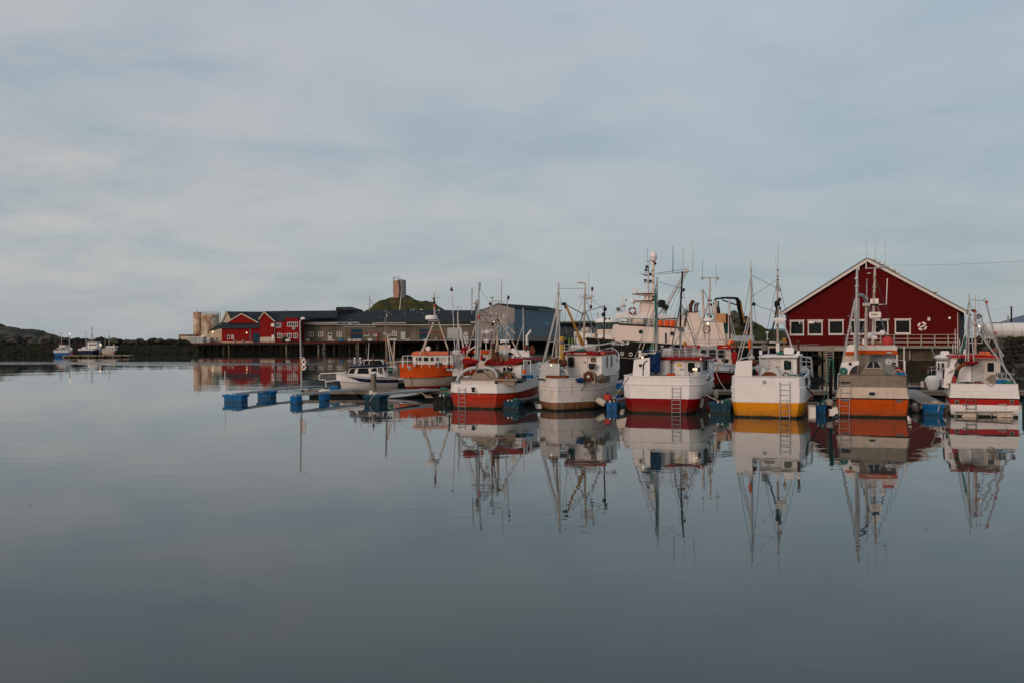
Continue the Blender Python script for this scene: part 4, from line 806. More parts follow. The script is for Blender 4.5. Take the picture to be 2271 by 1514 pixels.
def farboat(label, x0, x1, yw, head, Lb, B, rows, bands, mats, org_px, bits):
    t = T('fishing_boat', label, 'boat', W((x0 + x1) / 2, yw), 0, 'boats at the far left pontoon')
    hull_at(t, t.loc(W(org_px, yw)), head, Lb, B, rows, bands, mats, deck=.9, n=14, st=.9)
    bits(t); return t
def b1(t):
    t.bx('wheelhouse', 'white', 131, 766, 147, 779, 3, 1.6); t.win(139, 768.5, 142, 774, 2.99, fw=.05); t.win(143, 768.5, 146, 774, 2.99, fw=.05)
    t.bx('wheelhouse_roof', 'grey', 130, 764.5, 148, 766.2, 2.8, 2); t.bx('bin', 'white2', 124, 771, 131, 780, 1, 2); t.mk('buoy_ball', MB().ball(t.p(126, 774, .8), .22), 'vermilion'); t.mk('buoy_ball', MB().ball(t.p(138, 761.5, 2), .2), 'vermilion')
    mast(t, [(136, 778, 2), (136, 738, 2)], .1, 'galv'); mast(t, [(132, 770, 1), (132, 738, 1)], .05, 'dgrey'); t.tube('stay', 'dark', [(136, 758, 2), (155, 776, 2)], .04); t.tube('stay', 'dark', [(136, 755, 2), (125, 772, 1)], .04)
    t.mk('mooring_ball', MB().ball(t.p(160, 786, -1), .3), 'buoyred')
farboat('small blue hulled fishing boat leftmost of the three far boats', 118, 158, 790.5, -14, 8, 3.3, [(-.5, -.4, .6), (0, 0, .8), (.9, 1.5, 1), (1.4, 2.1, 1)], [0, 0, 1], ['blue', 'white2'], 135, b1)
def b2(t):
    t.bx('wheelhouse', 'white', 194, 760, 214, 772, 1, 2); t.bx('wheelhouse_roof', 'white', 193, 758.5, 215, 760.6, .8, 2.4)
    for x in (197.5, 203, 208.5): t.win(x, 762, x + 4.5, 767, .99, fw=.06)
    t.mk('shelter', MB().ext([t.p(x, y, .5) for x, y in ((180, 776), (182, 770), (186, 768.5), (189, 770), (190, 776))], (0, 2, 0)), 'white'); t.bx('winch', 'rednet', 174, 772, 181, 777, .5, 1)
    mast(t, [(204, 759, 2), (203.5, 723, 2)], .11, 'pale', lights=((.5, 'dark'), (.75, 'dark'))); mast(t, [(191, 770, 1), (190.5, 735, 1)], .1, 'galv'); t.tube('crossarm', 'white', [(187, 739.5, 1), (193, 739.5, 1)], .14)
    t.tube('stay', 'dark', [(203.5, 742, 2), (194, 766, 1)], .04); t.tube('stay', 'dark', [(203.5, 742, 2), (215, 764, 1)], .04); t.tube('crossarm', 'galv', [(201, 727, 2), (206, 727, 2)], .06)
farboat('navy hulled trawler in the middle of the three far boats', 168, 224, 787, -4, 9, 4.0, [(-.5, -.4, .6), (0, 0, .85), (1.1, 2.2, 1), (1.5, 3.0, 1)], [0, 0, 1], ['navy', 'white2'], 190, b2)
def b3(t):
    t.bx('wheelhouse', 'white2', 236, 769, 254, 777, 1, 1.6); t.bx('wheelhouse_roof', 'white', 235, 767, 255, 769, .8, 2)
    for x in (238, 243, 248): t.win(x, 770.5, x + 3.6, 774.5, .99, fw=.05)
    mast(t, [(242, 768, 1), (242, 733, 1)], .1, 'galv', lights=((.6, 'dark'),)); mast(t, [(233, 777, 1), (233, 743, 1)], .08, 'pale'); t.mk('buoy_ball', MB().ball(t.p(253.5, 780.5, -.6), .28), 'vermilion')
    t.tube('stay', 'dark', [(242, 745, 1), (252, 768, 1)], .04); t.tube('stay', 'dark', [(242, 745, 1), (235, 770, 1)], .04); t.tube('pole', 'white', [(252, 762, 0), (254, 776, 0)], .08)
farboat('small cream hulled boat rightmost of the three far boats', 225, 260, 787, -18, 8, 3.1, [(-.5, -.4, .6), (0, 0, .85), (1.1, 1.7, 1), (1.3, 2.0, 1)], [0, 0, 0], ['cream'], 240, b3)
for x, y0, y1, l in ((154, 741, 776, 'lit lamp post rising behind the small blue boat'), (221.5, 764, 776, 'low lit lamp post between the navy and the cream boat')):
    t = T('lamp_post', l, 'lamp', P(x, y1, 208)); t.tube('pole', 'galv', [(x, y1 + 8, 0), (x, y0, 0)], .09); t.tube('arm', 'galv', [(x, y0 + .5, 0), (x - 2.5, y0 + 1.2, 0)], .06); t.mk('lamp_head', MB().ball(t.p(x + .6, y0, -.2), .14, 8), 'lit')
# ================================================================== PONTOONS
MP0, MP1 = P(672, 868, 71.6), P(2420, 873, 65.8); MP0.z = MP1.z = 0
t = T('main_pontoon', 'long floating pontoon with plank deck running behind the moored row', 'pontoon', MP0, 90 + math.degrees(math.atan2(MP0.y - MP1.y, MP1.x - MP0.x)))
LN = (MP1 - MP0).length; WD = 2.4      # y runs along it, x across (towards the camera)
DZ = .46
for i in range(int(LN / .62)):         # deck boards
    t_ = MB().box((-WD + .02, i * .62, DZ - .05), (-.02, i * .62 + .585, DZ + random.uniform(-.006, .006)))
    if i < 1: pass
    o = t.mk('deck_board', t_, 'wood', smooth=0)
for k in (0, 1):
    x = (-.0, -WD)[k]; t.mk('side_board', MB().box((x - .045, 0, DZ - .24), (x + .045, LN, DZ - .062)), 'wood')
for i in range(12):
    y0 = i * LN / 12; t.mk('float', MB().box((-WD + .15, y0 + .4, -.4), (-.18, y0 + LN / 12 - .5, DZ - .12)), 'rubber')
t.mk('end_fitting', MB().box((-.4, -.12, .3), (-.0, .02, DZ + .04)).box((-1.9, -.12, .3), (-1.5, .02, DZ + .04)), 'dark')
for y in (3, 9.2, 12, 16.6, 22): t.mk('cleat', MB().tube((-.25, y - .16, DZ + .09), (-.25, y + .16, DZ + .09), .03).tube((-.25, y, DZ), (-.25, y, DZ + .09), .03), 'galv')
main = t
for px, py in ((2202 / 3.66 + 0, 0),): pass
def onmain(px, x=-.1):     # point of the pontoon edge in this column
    d = ray(px, 865); a = main.world((x, 0, 0)); e = main.h; den = d.x * e.y - d.y * e.x; k = (a.x * e.y - a.y * e.x) / den; return V((d.x * k, d.y * k, DZ))
for px in (823, 891): o = main.mk('white_plate', MB().box(main.loc(onmain(px)) + V((.14, -.1, -.30)), main.loc(onmain(px)) + V((.17, .14, .0))), 'white')
FING = []
def finger(label, ex, ey, sx, w, fl, mt='plastic', mid=None, planks=0, wid=.5, lid=True, fm='alu', fh=.5, depthf=.9, S=None, ww=.15, mw=.9, walk=False):
    """Narrow finger pontoon from the main pontoon (column sx) to its outer end (pixel ex, ey on the water)."""
    E = W(ex, ey); S = V(S) if S else onmain(sx, .1); S.z = 0; d = S - E; hd = math.degrees(math.atan2(d.x, d.y)); t = T('finger_pontoon', label, 'pontoon', E, hd, 'finger pontoons between the berths'); Ln = d.length
    zt = fh
    if planks:
        for i in range(planks): x = -wid + 2 * wid * (i + .5) / planks; t.mk('plank', MB().box((x - wid / planks * .92, .1, zt - .05), (x + wid / planks * .92, Ln, zt)), 'pale', smooth=0)
        for s in (-1, 1): t.mk('side_beam', MB().beam((s * wid, .1, zt - .1), (s * wid, Ln, zt - .1), .07, .14), fm)
    else:
        n = 9; A = [V((-.12 - ww * i / n, Ln * i / n, zt - .04)) for i in range(n + 1)]; B = [V((.12 + ww * i / n, Ln * i / n, zt - .04)) for i in range(n + 1)]
        for P_ in (A, B): t.mk('side_beam', MB().beam(P_[0], P_[-1], .09, .14), fm)
        for i in range(1, n + 1): t.mk('cross_tie', MB().beam(A[i], B[i], .06, .05), fm)
        if walk: t.mk('walkway', MB().add([A[0] + V((.02, 0, .03)), B[0] + V((-.02, 0, .03)), B[-1] + V((-.02, 0, .03)), A[-1] + V((.02, 0, .03))], [(0, 1, 2, 3)]), 'grey', smooth=0)
    def flt(y, w, l, h=fh - .08, mm=mt):
        mb = MB(); mb.ext([(x, y, z) for x, z in rr(-w / 2, -.5, w / 2, h, .05)][::-1], (0, l, 0)); f = t.mk('float', mb, weedy(M[mm], .05, .2), smooth=.5)
        for k in range(1, 4): t.mk('rib', MB().box((-w / 2 + w * k / 4 - .025, y - .022, -.3), (-w / 2 + w * k / 4 + .025, y, h - .16)), mm, f)
        for k in range(1, 3): t.mk('rib', MB().box((-w / 2 - .02, y + l * k / 3 - .03, -.3), (-w / 2, y + l * k / 3 + .03, h - .16)), mm, f)
        if lid: t.mk('lid', MB().ext([(x, y - .06, z) for x, z in rr(-w / 2 - .09, h - .14, w / 2 + .09, h + .03, .05)][::-1], (0, l + .12, 0)), mm, f, .5)
        return f
    flt(0, w, depthf)
    for m_ in (mid or ()): flt(m_, w * mw, depthf)
    FING.append((t, Ln)); return t
def fcoil(t, c, m_='green', r=.2): t.mk('rope_coil', MB().torus(c, r, .035, (0, 0, 1), 14, 5).torus(V(c) + V((.05, .06, .05)), r * .75, .035, (.2, 0, 1), 12, 5).path([V(c) + V((r, -.1, 0)), V(c) + V((r * .7, -.55, -.25)), V(c) + V((r * .3, -.6, -.45))], .025, 4), m_)
f1 = finger('leftmost finger pontoon with two big blue floats reaching furthest left', 516, 891, 672, 1.28, 1, mid=(4.3,), depthf=.85, fh=.56, S=P(668, 866, 76), mw=.8, ww=.1)
f2 = finger('second finger pontoon from the left with small scalloped blue float', 651, 894.5, 792, .54, 1, mid=(3.1,), lid=False, fh=.6, depthf=.55)
f3 = finger('third finger pontoon from the left with dark blue lidded float before the white cruiser', 824, 894, 955, 1.15, 1, fh=.6, depthf=1.0, mt='teal', walk=True, ww=.4)
f4 = finger('finger pontoon ending in a black float left of the red hulled boat', 980, 894, 1055, 1.2, 1, mt='rubber', lid=False, fh=.55, depthf=1.3)
f5 = finger('finger pontoon with blue lidded end float between the red and the rusty white boat', 1131, 906, 1262, 1.1, 1, mt='teal', fh=.52, walk=True, ww=.3)
f6 = finger('finger pontoon with small blue end float right of the rusty white boat', 1357, 909, 1472, .62, 1, lid=False, fh=.55, depthf=.6)
f7 = finger('finger pontoon with teal lidded float between the red bottomed and the yellow bottomed boat', 1597, 915, 1716, 1.15, 1, mt='teal', fh=.62, ww=.3)
f8 = finger('finger pontoon with narrow blue float between the yellow and the orange boat', 1820, 918, 1905, .52, 1, lid=False, fh=.6, depthf=.6)
f9 = finger('plank decked finger pontoon with blue lidded float left of the red striped boat', 2071, 919, 2010, .95, 1, planks=4, wid=.62, fh=.62, mt='plastic', fm='wood')
f10 = finger('finger pontoon with blue float cut by the right edge of the photo', 2288, 921, 2320, .9, 1, mt='teal', fh=.9, lid=False)
fcoil(f3, (0, .3, .62), 'wrope', .22); fcoil(f4, (.1, .3, .6), 'green', .25); fcoil(f5, (.3, .1, .55), 'green'); fcoil(f7, (.25, .2, .66), 'green', .18); fcoil(f8, (0, .2, .62), 'green', .15); fcoil(f9, (.1, .3, .66), 'wrope', .2); fcoil(f6, (0, .2, .58), 'drope', .14)
f1.mk('marker_pole', MB().tube((-.62, .1, .5), (-.62, .1, 2.1), .035, .02, 6), 'white'); [f6.mk('end_cap', MB().box((q, -.03, .0), (q + .14, .0, .4)), 'blue') for q in (-.3, .13)]
[f8.mk('end_cap', MB().box((q, -.03, .22), (q + .16, .0, .44)), 'blue') for q in (-.2, .04)]
f8.mk('mooring_post', MB().tube((.25, 1.6, .2), (.3, 1.6, 3.1), .1, .08, 8), 'rubber'); f8.mk('rope_coil', MB().path([(.3, 1.45, 3.0), (.16, 1.4, 2.2), (.1, 1.3, 1.2), (.0, .4, .6)], .03, 4).torus((.3, 1.5, 2.95), .13, .04, (0, 0, 1), 10, 5).path([(.42, 1.5, 2.9), (.46, 1.5, 2.0)], .04, 4), 'green')
for lab, px0, px1, y in (('white cylindrical fender lying on the second finger near its mid float', 709, 733, 866),):
    a = P(px0, y, 70.0); b = P(px1, y, 70.0); fender(lab, a, b, .14, 'fend', 'white', group=None)
t = T('bow_ramp', 'grey pointed skiff bow lying low against the main pontoon left of the orange boat', 'skiff', P(900, 878, 70))
t.mk('hull', MB().add([t.p(*q) for q in ((852, 880.5, -.5), (896, 869, .5), (955, 863, 1), (955, 870, 0), (935, 876, -.2), (860, 884, -.5), (852, 884, -.5))], [(0, 1, 2, 3, 4, 5, 6)]), 'dark', smooth=0)
t.mk('gunwale', MB().path([t.p(852, 881, -.52), t.p(896, 877, -.4), t.p(955, 868, .2)], .07, 6).path([t.p(852, 880, -.5), t.p(900, 868, .6), t.p(955, 862.5, 1)], .04, 6), 'alu'); t.mk('deck', MB().add([t.p(852, 880, -.45), t.p(955, 867.5, .1), t.p(955, 863.5, 1), t.p(900, 869, .6)], [(0, 1, 2, 3)]), 'grey', smooth=0)
# lamp post with board and lifebuoys
b_ = onmain(668, -WD + .3)
t = T('lamp_post', 'tall grey lamp post with life saving board on the left end of the main pontoon', 'lamp', b_, main.a * 57.2958 - 90)
t.tube('pole', 'galv', [(669, 862, 0), (665, 712, 0)], .075, r2=.05); t.tube('arm', 'galv', [(665.3, 715, 0), (668, 709, 0), (671.5, 707.5, 0)], .04)
t.mk('lamp_head', MB().lathe(t.p(671.5, 707, 0), [(.02, .12), (.16, .06), (.19, -.04), (.12, -.09)], 12, (0, 0, 1)), 'radome'); t.bx('board', mat('tan_board', (.34, .22, .14), .7, stain=(.2, .14, .1), amt=.4), 665, 793, 670.2, 823, -.13, .05); t.bx('board_cap', 'galv', 664.6, 791.5, 674, 793, -.2, .2)
for i, (y, l) in enumerate(((801.5, 'upper white ring lifebuoy on the lamp post board'), (813.5, 'lower white ring lifebuoy on the lamp post board'))):
    q = T('lifebuoy', l, 'lifebuoy', t.world(t.p(674, y, -.2)), main.a * 57.2958 - 60, 'lifebuoys on the lamp post'); q.mk('ring', MB().torus((0, 0, 0), .17, .065, n=16, seg=lambda i: 1 if i % 8 == 1 else 0), ['white', 'red2'])
# service pedestal, handrail, bits
b_ = onmain(829, -.35); t = T('service_pedestal', 'brushed metal service column on the main pontoon before the white cruiser', 'pedestal', b_); h = 41 / 31.0
t.mk('column', MB().lathe((0, 0, 0), [(.2, 0), (.2, h - .1), (.19, h - .1)], 16), 'steel', smooth=.5); t.mk('cap', MB().lathe((0, 0, h - .1), [(.215, 0), (.215, .07), (.1, .12), (0, .12)], 16), 'radome'); [t.mk('socket', MB().box((.09, -.2, h - q), (.2, -.12, h - q + .12)), 'dark') for q in (.4, .62)]
# ================================================================== BACK ROW
def cap(n): return None
# ---- white motor cruiser
O = W(815, 863); t = T('motor_cruiser', 'small white cabin cruiser with navy stripe moored behind the left pontoon', 'boat', V((O.x, 77.5, 0)))
pt = hull_at(t, t.loc(V((P(868, 850, 80.5).x, 80.5, 0))), 236, 4.9, 2.5, [(-.4, -.3, .5), (0, 0, .78), (.5, .8, .93), (.62, 1.0, 1.0), (.88, 1.32, 1.0), (1.02, 1.5, .98)], [0, 0, 0, 1, 1 - 1], ['white', 'navy'], deck=.6, n=18, rake=.16)
YC = 0.6
pts = [(796, 845 - 18), (769, 829), (776, 814.5), (790, 812), (848, 811), (853, 829), (853, 834), (770, 834)]
t.mk('cabin', MB().ext([t.p(x, y, YC) for x, y in ((769, 834), (776, 814.5), (849, 811), (856, 834))], (0, 1.7, 0)), 'white', smooth=.5)
t.mk('cabin_roof', MB().ext([t.p(x, y, YC - .12) for x, y in ((772, 815.5), (778, 812.2), (840, 808), (851, 809.5), (850, 812.5))], (0, 1.95, 0)), 'navy', smooth=.5)
for q in (((772.5, 827), (778, 817), (789, 816.3), (784, 827.5)), ((792, 827.5), (795, 816), (816, 815.5), (818, 828)), ((839, 826), (838, 815), (846, 814.5), (849, 825)), ((822, 823), (826, 815.5), (835, 815.2), (836, 823))):
    t.mk('window', MB().ext([t.p(x, y, YC - .03) for x, y in q], (0, .05, 0)), 'glass', smooth=0)
t.mk('windscreen', MB().ext([t.p(x, y, YC + .2) for x, y in ((798, 808), (806, 798.5), (845, 798), (850, 806.5))], (0, 1.3, 0)), 'glass', smooth=0)
t.mk('windscreen_frame', MB().path([t.p(x, y, YC + .17) for x, y in ((797, 808.5), (806, 798), (845, 797.5), (851, 807))], .035).path([t.p(x, y, YC + .17) for x, y in ((820, 798), (818, 808))], .025).path([t.p(x, y, YC + .17) for x, y in ((809, 798), (806, 808))], .025), 'white')
t.mk('canopy', MB().lump(t.p(852, 814, YC + .6), (.2, .6, .5), 1, .3), 'navy')
railing(t, [t.p(x, y, YC - .4) for x, y in ((842, 829), (858, 828), (872, 827), (880, 826))], .55, 2, 'alu', .016)
t.tube('bow_rail', 'alu', [(770, 829, 0), (771, 824, 0), (757, 817, -.1), (754, 817, -.1), (753, 826, 0)], .02)
for x, y in ((787, 797), (799, 797)): t.mk('horn_light', MB().lathe(t.p(x, y + 5, YC + .8), [(.03, 0), (.03, .2), (.1, .26), (.09, .34), (0, .36)], 10), 'radome')
t.mk('spotlight', MB().ball(t.p(787, 805, YC + .3), .13, 8), 'galv'); t.bx('name_strip', 'dark', 842, 826.5, 850, 829, YC - .4, .03); t.bx('trim_line', 'white', 758, 833, 768, 834.5, -.5, .1)
t.tube('exhaust_pole', 'rust', [(828.6, 809, .3), (827.5, 783, .3)], .07, n=8); t.tube('aerial', 'white', [(816, 798, 1), (818.5, 760, 1)], .03, r2=.015)
t = T('boarding_rail', 'white tubular handrail standing on the pontoon left of the cruiser', 'rail', onmain(724, -2)); t.tube('tube', 'white', [(768, 825, 0), (712, 828, 0), (708, 831, 0), (708, 841, 0), (722, 842, 0), (723, 858, 0)], .038, n=7); t.tube('tube', 'white', [(723, 845, 0), (752, 842, 0)], .038, n=7); t.mk('foot', MB().box(t.p(723, 862, 0) - V((.12, .1, 0)), t.p(723, 858, 0) + V((.12, .1, 0))), 'dark')
# ---- small sailboat masts behind the cruiser
t = T('small_workboat', 'low dark workboat with pale pole mast between the cruiser and the orange boat', 'boat', P(870, 853, 84))
hull_at(t, t.loc(V((P(885, 850, 87).x, 87, 0))), 215, 6, 2.3, [(-.3, -.3, .6), (0, 0, .85), (.6, .9, 1)], [0, 0], ['white2'], n=10)
mast(t, [(859, 840, 0), (854.5, 704, 0)], .12, 'wood', r2=.08); t.tube('mast_tip', 'white', [(857.5, 704, 0), (857.5, 696, 0)], .03)
for a in ((858, 742, 868, 812), (859, 742, 876, 812), (875, 753, 872.5, 812)): t.tube('boom', 'cream', [(a[0], a[1], 0), (a[2], a[3], 0)], .05)
t.tube('crossarm', 'white', [(864, 752.5, 0), (880, 752.5, 0)], .07); t.mk('tarpaulin', MB().lump(t.p(864, 792, .2), (.2, .2, .25), 2), 'bluenet'); t.mk('net_bundle', MB().lump(t.p(866, 818, .2), (.25, .25, .35), 4), 'green'); t.tube('boom', 'white', [(853, 812.5, 0), (880, 813, 0)], .04); t.tube('boom', 'white', [(853, 805, -.2), (893, 800, -1)], .02)
# ---- orange fishing boat with white wheelhouse
O = W(945, 865); t = T('fishing_boat', 'orange topped fishing boat with white wheelhouse, bow to the pontoon left of the red boat', 'boat', V((P(945, 850, 78).x, 78, 0)))
s = t.sc(0)
pt = hull_at(t, t.loc(V((P(1030, 850, 84.5).x, 84.5, 0))), 217, 8.0, 4.0, [(-.6, -.3, .6), (-.1, .0, .74), (.35, .35, .86), (1.05, 1.15, .98), (1.1, 1.22, 1.0), (2.0, 2.15, .98)], [0, 0, 2, 1, 2 + 1], ['red2', 'black', 'cream', 'orange2'], deck=1.0, n=22, rake=.16, rail=False)
zt = lambda q: q
t.bx('deckhouse', 'orange2', 921, 805, 1006, 816, 1.5, 3)
t.mk('wheelhouse', MB().ext([t.p(x, y, 1.2) for x, y in ((916, 808), (914.5, 785), (1000, 785), (1003, 808))], (0, 2.6, 0)), 'white', smooth=.4)
t.mk('wheelhouse_roof', MB().ext([t.p(x, y, .95) for x, y in ((913, 787), (912, 784), (917, 779.5), (990, 780), (998, 783), (998, 786))], (0, 3.1, 0)), 'salmon', smooth=.4)
for x0, x1 in ((921, 927), (927.8, 936), (938.5, 951.5), (954, 963), (966, 976), (978.5, 982.5), (983.8, 987.3)): t.win(x0, 790, x1, 801.5, 1.19, fr='white', fw=.05, rad=.1)
t.bx('aft_casing', 'white', 996, 790, 1026, 833, 2.2, 2.6); t.win(1020, 796, 1023, 808, 2.19, fw=.03, rad=.06); t.bx('casing_rail', 'red2', 996, 786, 1024, 787.5, 2.1, .1)
railing(t, [t.p(x, 786, 2.2) for x in (997, 1006, 1015, 1024)], .25, 1, 'white', .02)
railing(t, [t.p(x, y, -.6) for x, y in ((892, 815), (894, 813), (904, 812), (918, 813), (935, 814), (952, 815), (972, 815), (990, 814), (1004, 812))], .85, 2, 'white', .022)
# A-frame mast with radar
for q, r_, m_ in (([(920, 812, .2), (964, 712, 1.2)], .085, 'rmast'), ([(938, 780, 2.5), (961, 714, 1.4)], .075, 'rmast'), ([(995.5, 780, 1.5), (968, 700, 1.2)], .085, 'rmast'), ([(964, 716, 1.2), (963, 651, 1.2)], .07, 'rmast')): t.tube('mast_leg', m_, q, r_, n=8)
radome(t, t.p(956.5, 709.5, 1.0), .47, .36); t.bx('platform', 'galv', 952, 711, 969, 712.5, .8, .8); t.tube('brace', 'galv', [(950, 715, 1), (957, 727, 1.4)], .05); t.tube('brace', 'galv', [(958, 715, 1), (955, 724, 1.4)], .04)
t.tube('crossarm', 'rmast', [(955.5, 660, 1.2), (973.5, 661, 1.2)], .035); t.tube('antenna', 'galv', [(956, 661, 1.2), (956, 658, 1.2)], .02); t.tube('antenna', 'galv', [(973, 661, 1.2), (974, 656, 1.2)], .03); t.tube('whip_antenna', 'galv', [(969, 660, 1.2), (969, 628, 1.2)], .012)
for y in (664, 671, 678): t.mk('mast_light', MB().lathe(t.p(962.5 + (y - 664) * .15, y, 1.0), [(.06, -.12), (.09, 0), (.06, .12)], 8), 'dark' if y != 678 else 'red2')
for y in (690, 697): t.tube('mast_step', 'galv', [(961, y, 1.1), (969, y, 1.1)], .02)
t.mk('searchlight', MB().lathe(t.p(948, 773, 1.8), [(.17, 0), (.2, .12), (.2, .26), (.1, .4)], 12, (.3, 1, 0)), 'radome', smooth=.5); t.tube('searchlight_stem', 'galv', [(947, 778, 1.8), (947, 773, 1.8)], .03)
t.tube('exhaust_stack', 'dark', [(996, 815, .8), (996, 775, .8)], .065, n=8); t.mk('liferaft', MB().lathe(t.p(1004, 783, 3), [(.15, 0), (.26, .06), (.26, .74), (.15, .8)], 12, (1, 0, 0)), 'radome'); t.tube('aerial', 'dark', [(1003, 778, 2.4), (1005, 770, 2.4)], .05)
pl = t.bx('name_plate', 'dark', 989, 814.5, 1005, 822, -1.35, .03); a = t.p(990, 821, -1.36); text(t, 'N-60-10', a, .235, 'white')
t.mk('anchor', MB().beam(t.p(910, 820, -1.2), t.p(907, 812, -1.1), .16, .1).beam(t.p(903, 814, -1.2), t.p(912, 812, -1.2), .1, .08), 'galv'); t.mk('winch', MB().ball(t.p(973, 806, -.2), .22, 8, (1.4, 1, .8)).beam(t.p(966, 815, -.2), t.p(976, 803, -.2), .08, .08), 'dgrey')
t.tube('stem_line', 'black', [(910, 833, -1.7), (916, 855, -1.3)], .025)
# ---- boats hidden behind the red hulled one
t = T('fishing_boat', 'cream cabin boat with orange roof half hidden behind the red hulled boat', 'boat', P(1080, 850, 78))
hull_at(t, t.loc(V((P(1092, 850, 82).x, 82, 0))), 194, 7, 2.4, [(-.4, -.3, .6), (0, 0, .8), (1.0, 1.3, 1)], [0, 0], ['cream'], n=12)
t.bx('cabin', 'cream', 1059, 783, 1090, 822, 0, 3); t.bx('cabin_roof', 'orange', 1049, 776.5, 1105, 783.5, -.3, 3.6, rad=.05); t.win(1065, 790, 1079, 801, 0, fr='white', rad=.1)
mast(t, [(1010, 800, .5), (1002, 640, .5)], .06, 'galv', r2=.035); t.mk('mast_flag', MB().lathe(t.p(1001.5, 642, .5), [(.1, -.14), (.12, -.05), (.02, .2)], 8), 'rust'); mast(t, [(1018.5, 788, 1), (1015, 694, 1)], .1, 'alu', r2=.07)
t.tube('crossarm', 'pale', [(1007, 680.5, 1), (1023.5, 680.5, 1)], .025); t.tube('antenna_mast', 'alu', [(1016, 700, 1), (1015, 680, 1)], .04); t.tube('antenna', 'pale', [(1023.5, 680, 1), (1023.5, 690, 1)], .015)
for a in ((1016, 716, 1032, 783), (1017, 718, 1041, 781), (1018, 720, 1030, 790), (1017, 715, 1012, 790)): t.tube('stay_leg', 'alu', [(a[0], a[1], 1), (a[2], a[3], .4)], .055)
t.mk('net_bundle', MB().lump(t.p(1035, 776, .6), (.4, .3, .32), 6, .7), 'rednet'); t.tube('boom', 'white', [(1035, 780, .3), (1055, 767, .3)], .05)
t = T('fishing_boat', 'pale grey casing of a boat right behind the red hulled boat', 'boat', P(1160, 850, 78))
hull_at(t, t.loc(V((P(1162, 850, 79).x, 79, 0))), 20, 9, 3.4, [(-.4, -.3, .6), (0, 0, .9), (1.35, 1.7, .98), (1.45, 1.8, 1), (1.7, 2.1, .98)], [0, 0, 1, 0], ['white', 'vermilion'], n=12)
t.bx('casing', 'white', 1142, 777, 1174, 815, .5, 2.6, rad=.06); t.bx('side_casing', 'white2', 1165, 792, 1184, 830, .2, 2.5); t.bx('sign_box', 'cream', 1107, 764, 1132, 781, 2, .5); radome(t, t.p(1119.5, 761, 2.2), .36, .28); t.bx('radar_band', 'navy', 1111, 758.5, 1128, 761, 1.8, .1)
mast(t, [(1161.5, 776, 1), (1160, 683, 1)], .055, 'alu', r2=.04); t.tube('stay_leg', 'alu', [(1160, 722, 1), (1144, 772, 1)], .035); t.tube('crossarm', 'alu', [(1158, 722, 1), (1163, 722, 1)], .03)
t.tube('chute_pipe', 'galv', [(1169, 775, .6), (1169, 745, .6), (1178, 733, .6)], .12, n=8); t.mk('net_bundle', MB().lump(t.p(1180, 776, .4), (.22, .2, .36), 9, .8), 'brown'); t.mk('net_bundle', MB().lump(t.p(1166, 770, .4), (.18, .2, .22), 3, .8), 'brown')
# ---- small blue boat on the pontoon right of the rusty white one
t = T('skiff', 'small blue skiff with rails tied beyond the pontoon beside the black trawler', 'boat', P(1365, 858, 76))
t.mk('hull', MB().ext([t.p(x, y, 0) for x, y in ((1344, 860), (1350, 851), (1384, 846), (1379, 858), (1370, 861))], (0, 1.6, 0)), 'blue', smooth=.3); t.mk('gunwale', MB().path([t.p(x, y, -.05) for x, y in ((1348, 853), (1366, 848.5), (1385, 845.5))], .045), 'galv'); railing(t, [t.p(x, y, .2) for x, y in ((1364, 850), (1372, 848), (1381, 847))], .18, 1, 'white', .015)
t.tube('boat_hook', 'white', [(1343, 853.5, -.3), (1364, 846.5, -.3)], .04); t.tube('boat_hook', 'white', [(1345, 855, -.3), (1366, 851, -.3)], .04)
# ---- Askeladden
t = T('fishing_boat', 'red and white fishing boat with name board on its wheelhouse, bow to the pontoon', 'boat', P(1600, 855, 74.5))
hull_at(t, t.loc(V((P(1594, 850, 83.5).x, 83.5, 0))), 194, 9.5, 4.6, [(-.5, -.3, .6), (0, 0, .72), (1.1, 1.5, .93), (1.16, 1.58, .96), (1.75, 2.2, 1.0)], [0, 0, 1, 2], ['red', 'black', 'white'], n=20, deck=1.4, rake=.14, sm='white')
t.mk('wheelhouse', MB().ext([t.p(x, y, 5) for x, y in ((1551, 822), (1553, 771), (1621, 771), (1625, 822))], (0, 3, 0)), 'cream', smooth=.4)
t.mk('wheelhouse_roof', MB().ext([t.p(x, y, 4.7) for x, y in ((1528, 772.5), (1537, 766), (1620, 765), (1623, 770), (1622, 773.5))], (0, 3.5, 0)), 'red2', smooth=.4)
for x0, x1 in ((1554, 1566.5), (1571.5, 1587.5), (1592, 1608)): t.win(x0, 775, x1, 795, 4.99, fr='dgrey', fw=.04, rad=.16)
bd = t.bx('name_board', 'white', 1553, 765, 1590, 772.8, 4.62, .05); text(t, 'ASKELADDEN', t.p(1571.6, 771.6, 4.60), .235, 'dark', align='CENTER')
for x0, x1 in ((1536, 1546), (1603, 1613)): t.bx('roof_stripe', 'white', x0, 768.6, x1, 769.8, 4.66, .04)
railing(t, [t.p(x, y, 1.2) for x, y in ((1536, 803), (1552, 803), (1570, 803), (1590, 803), (1606, 804), (1621, 806))], 1.0, 3, 'galv', .022); railing(t, [t.p(x, 764, 5) for x in (1537, 1550, 1564, 1578, 1592, 1606, 1618)], .42, 3, 'galv', .02)
mast(t, [(1572, 765, 6), (1574.5, 617, 6)], .11, 'rmast', r2=.085, lights=((.42, 'dark'), (.6, 'dark'))); t.tube('crossarm', 'rmast', [(1556, 616.5, 6), (1593, 615.5, 6)], .065)
for x in (1557, 1592): t.mk('arm_light', MB().ball(t.p(x, 617.5, 6), .12, 8), 'galv')
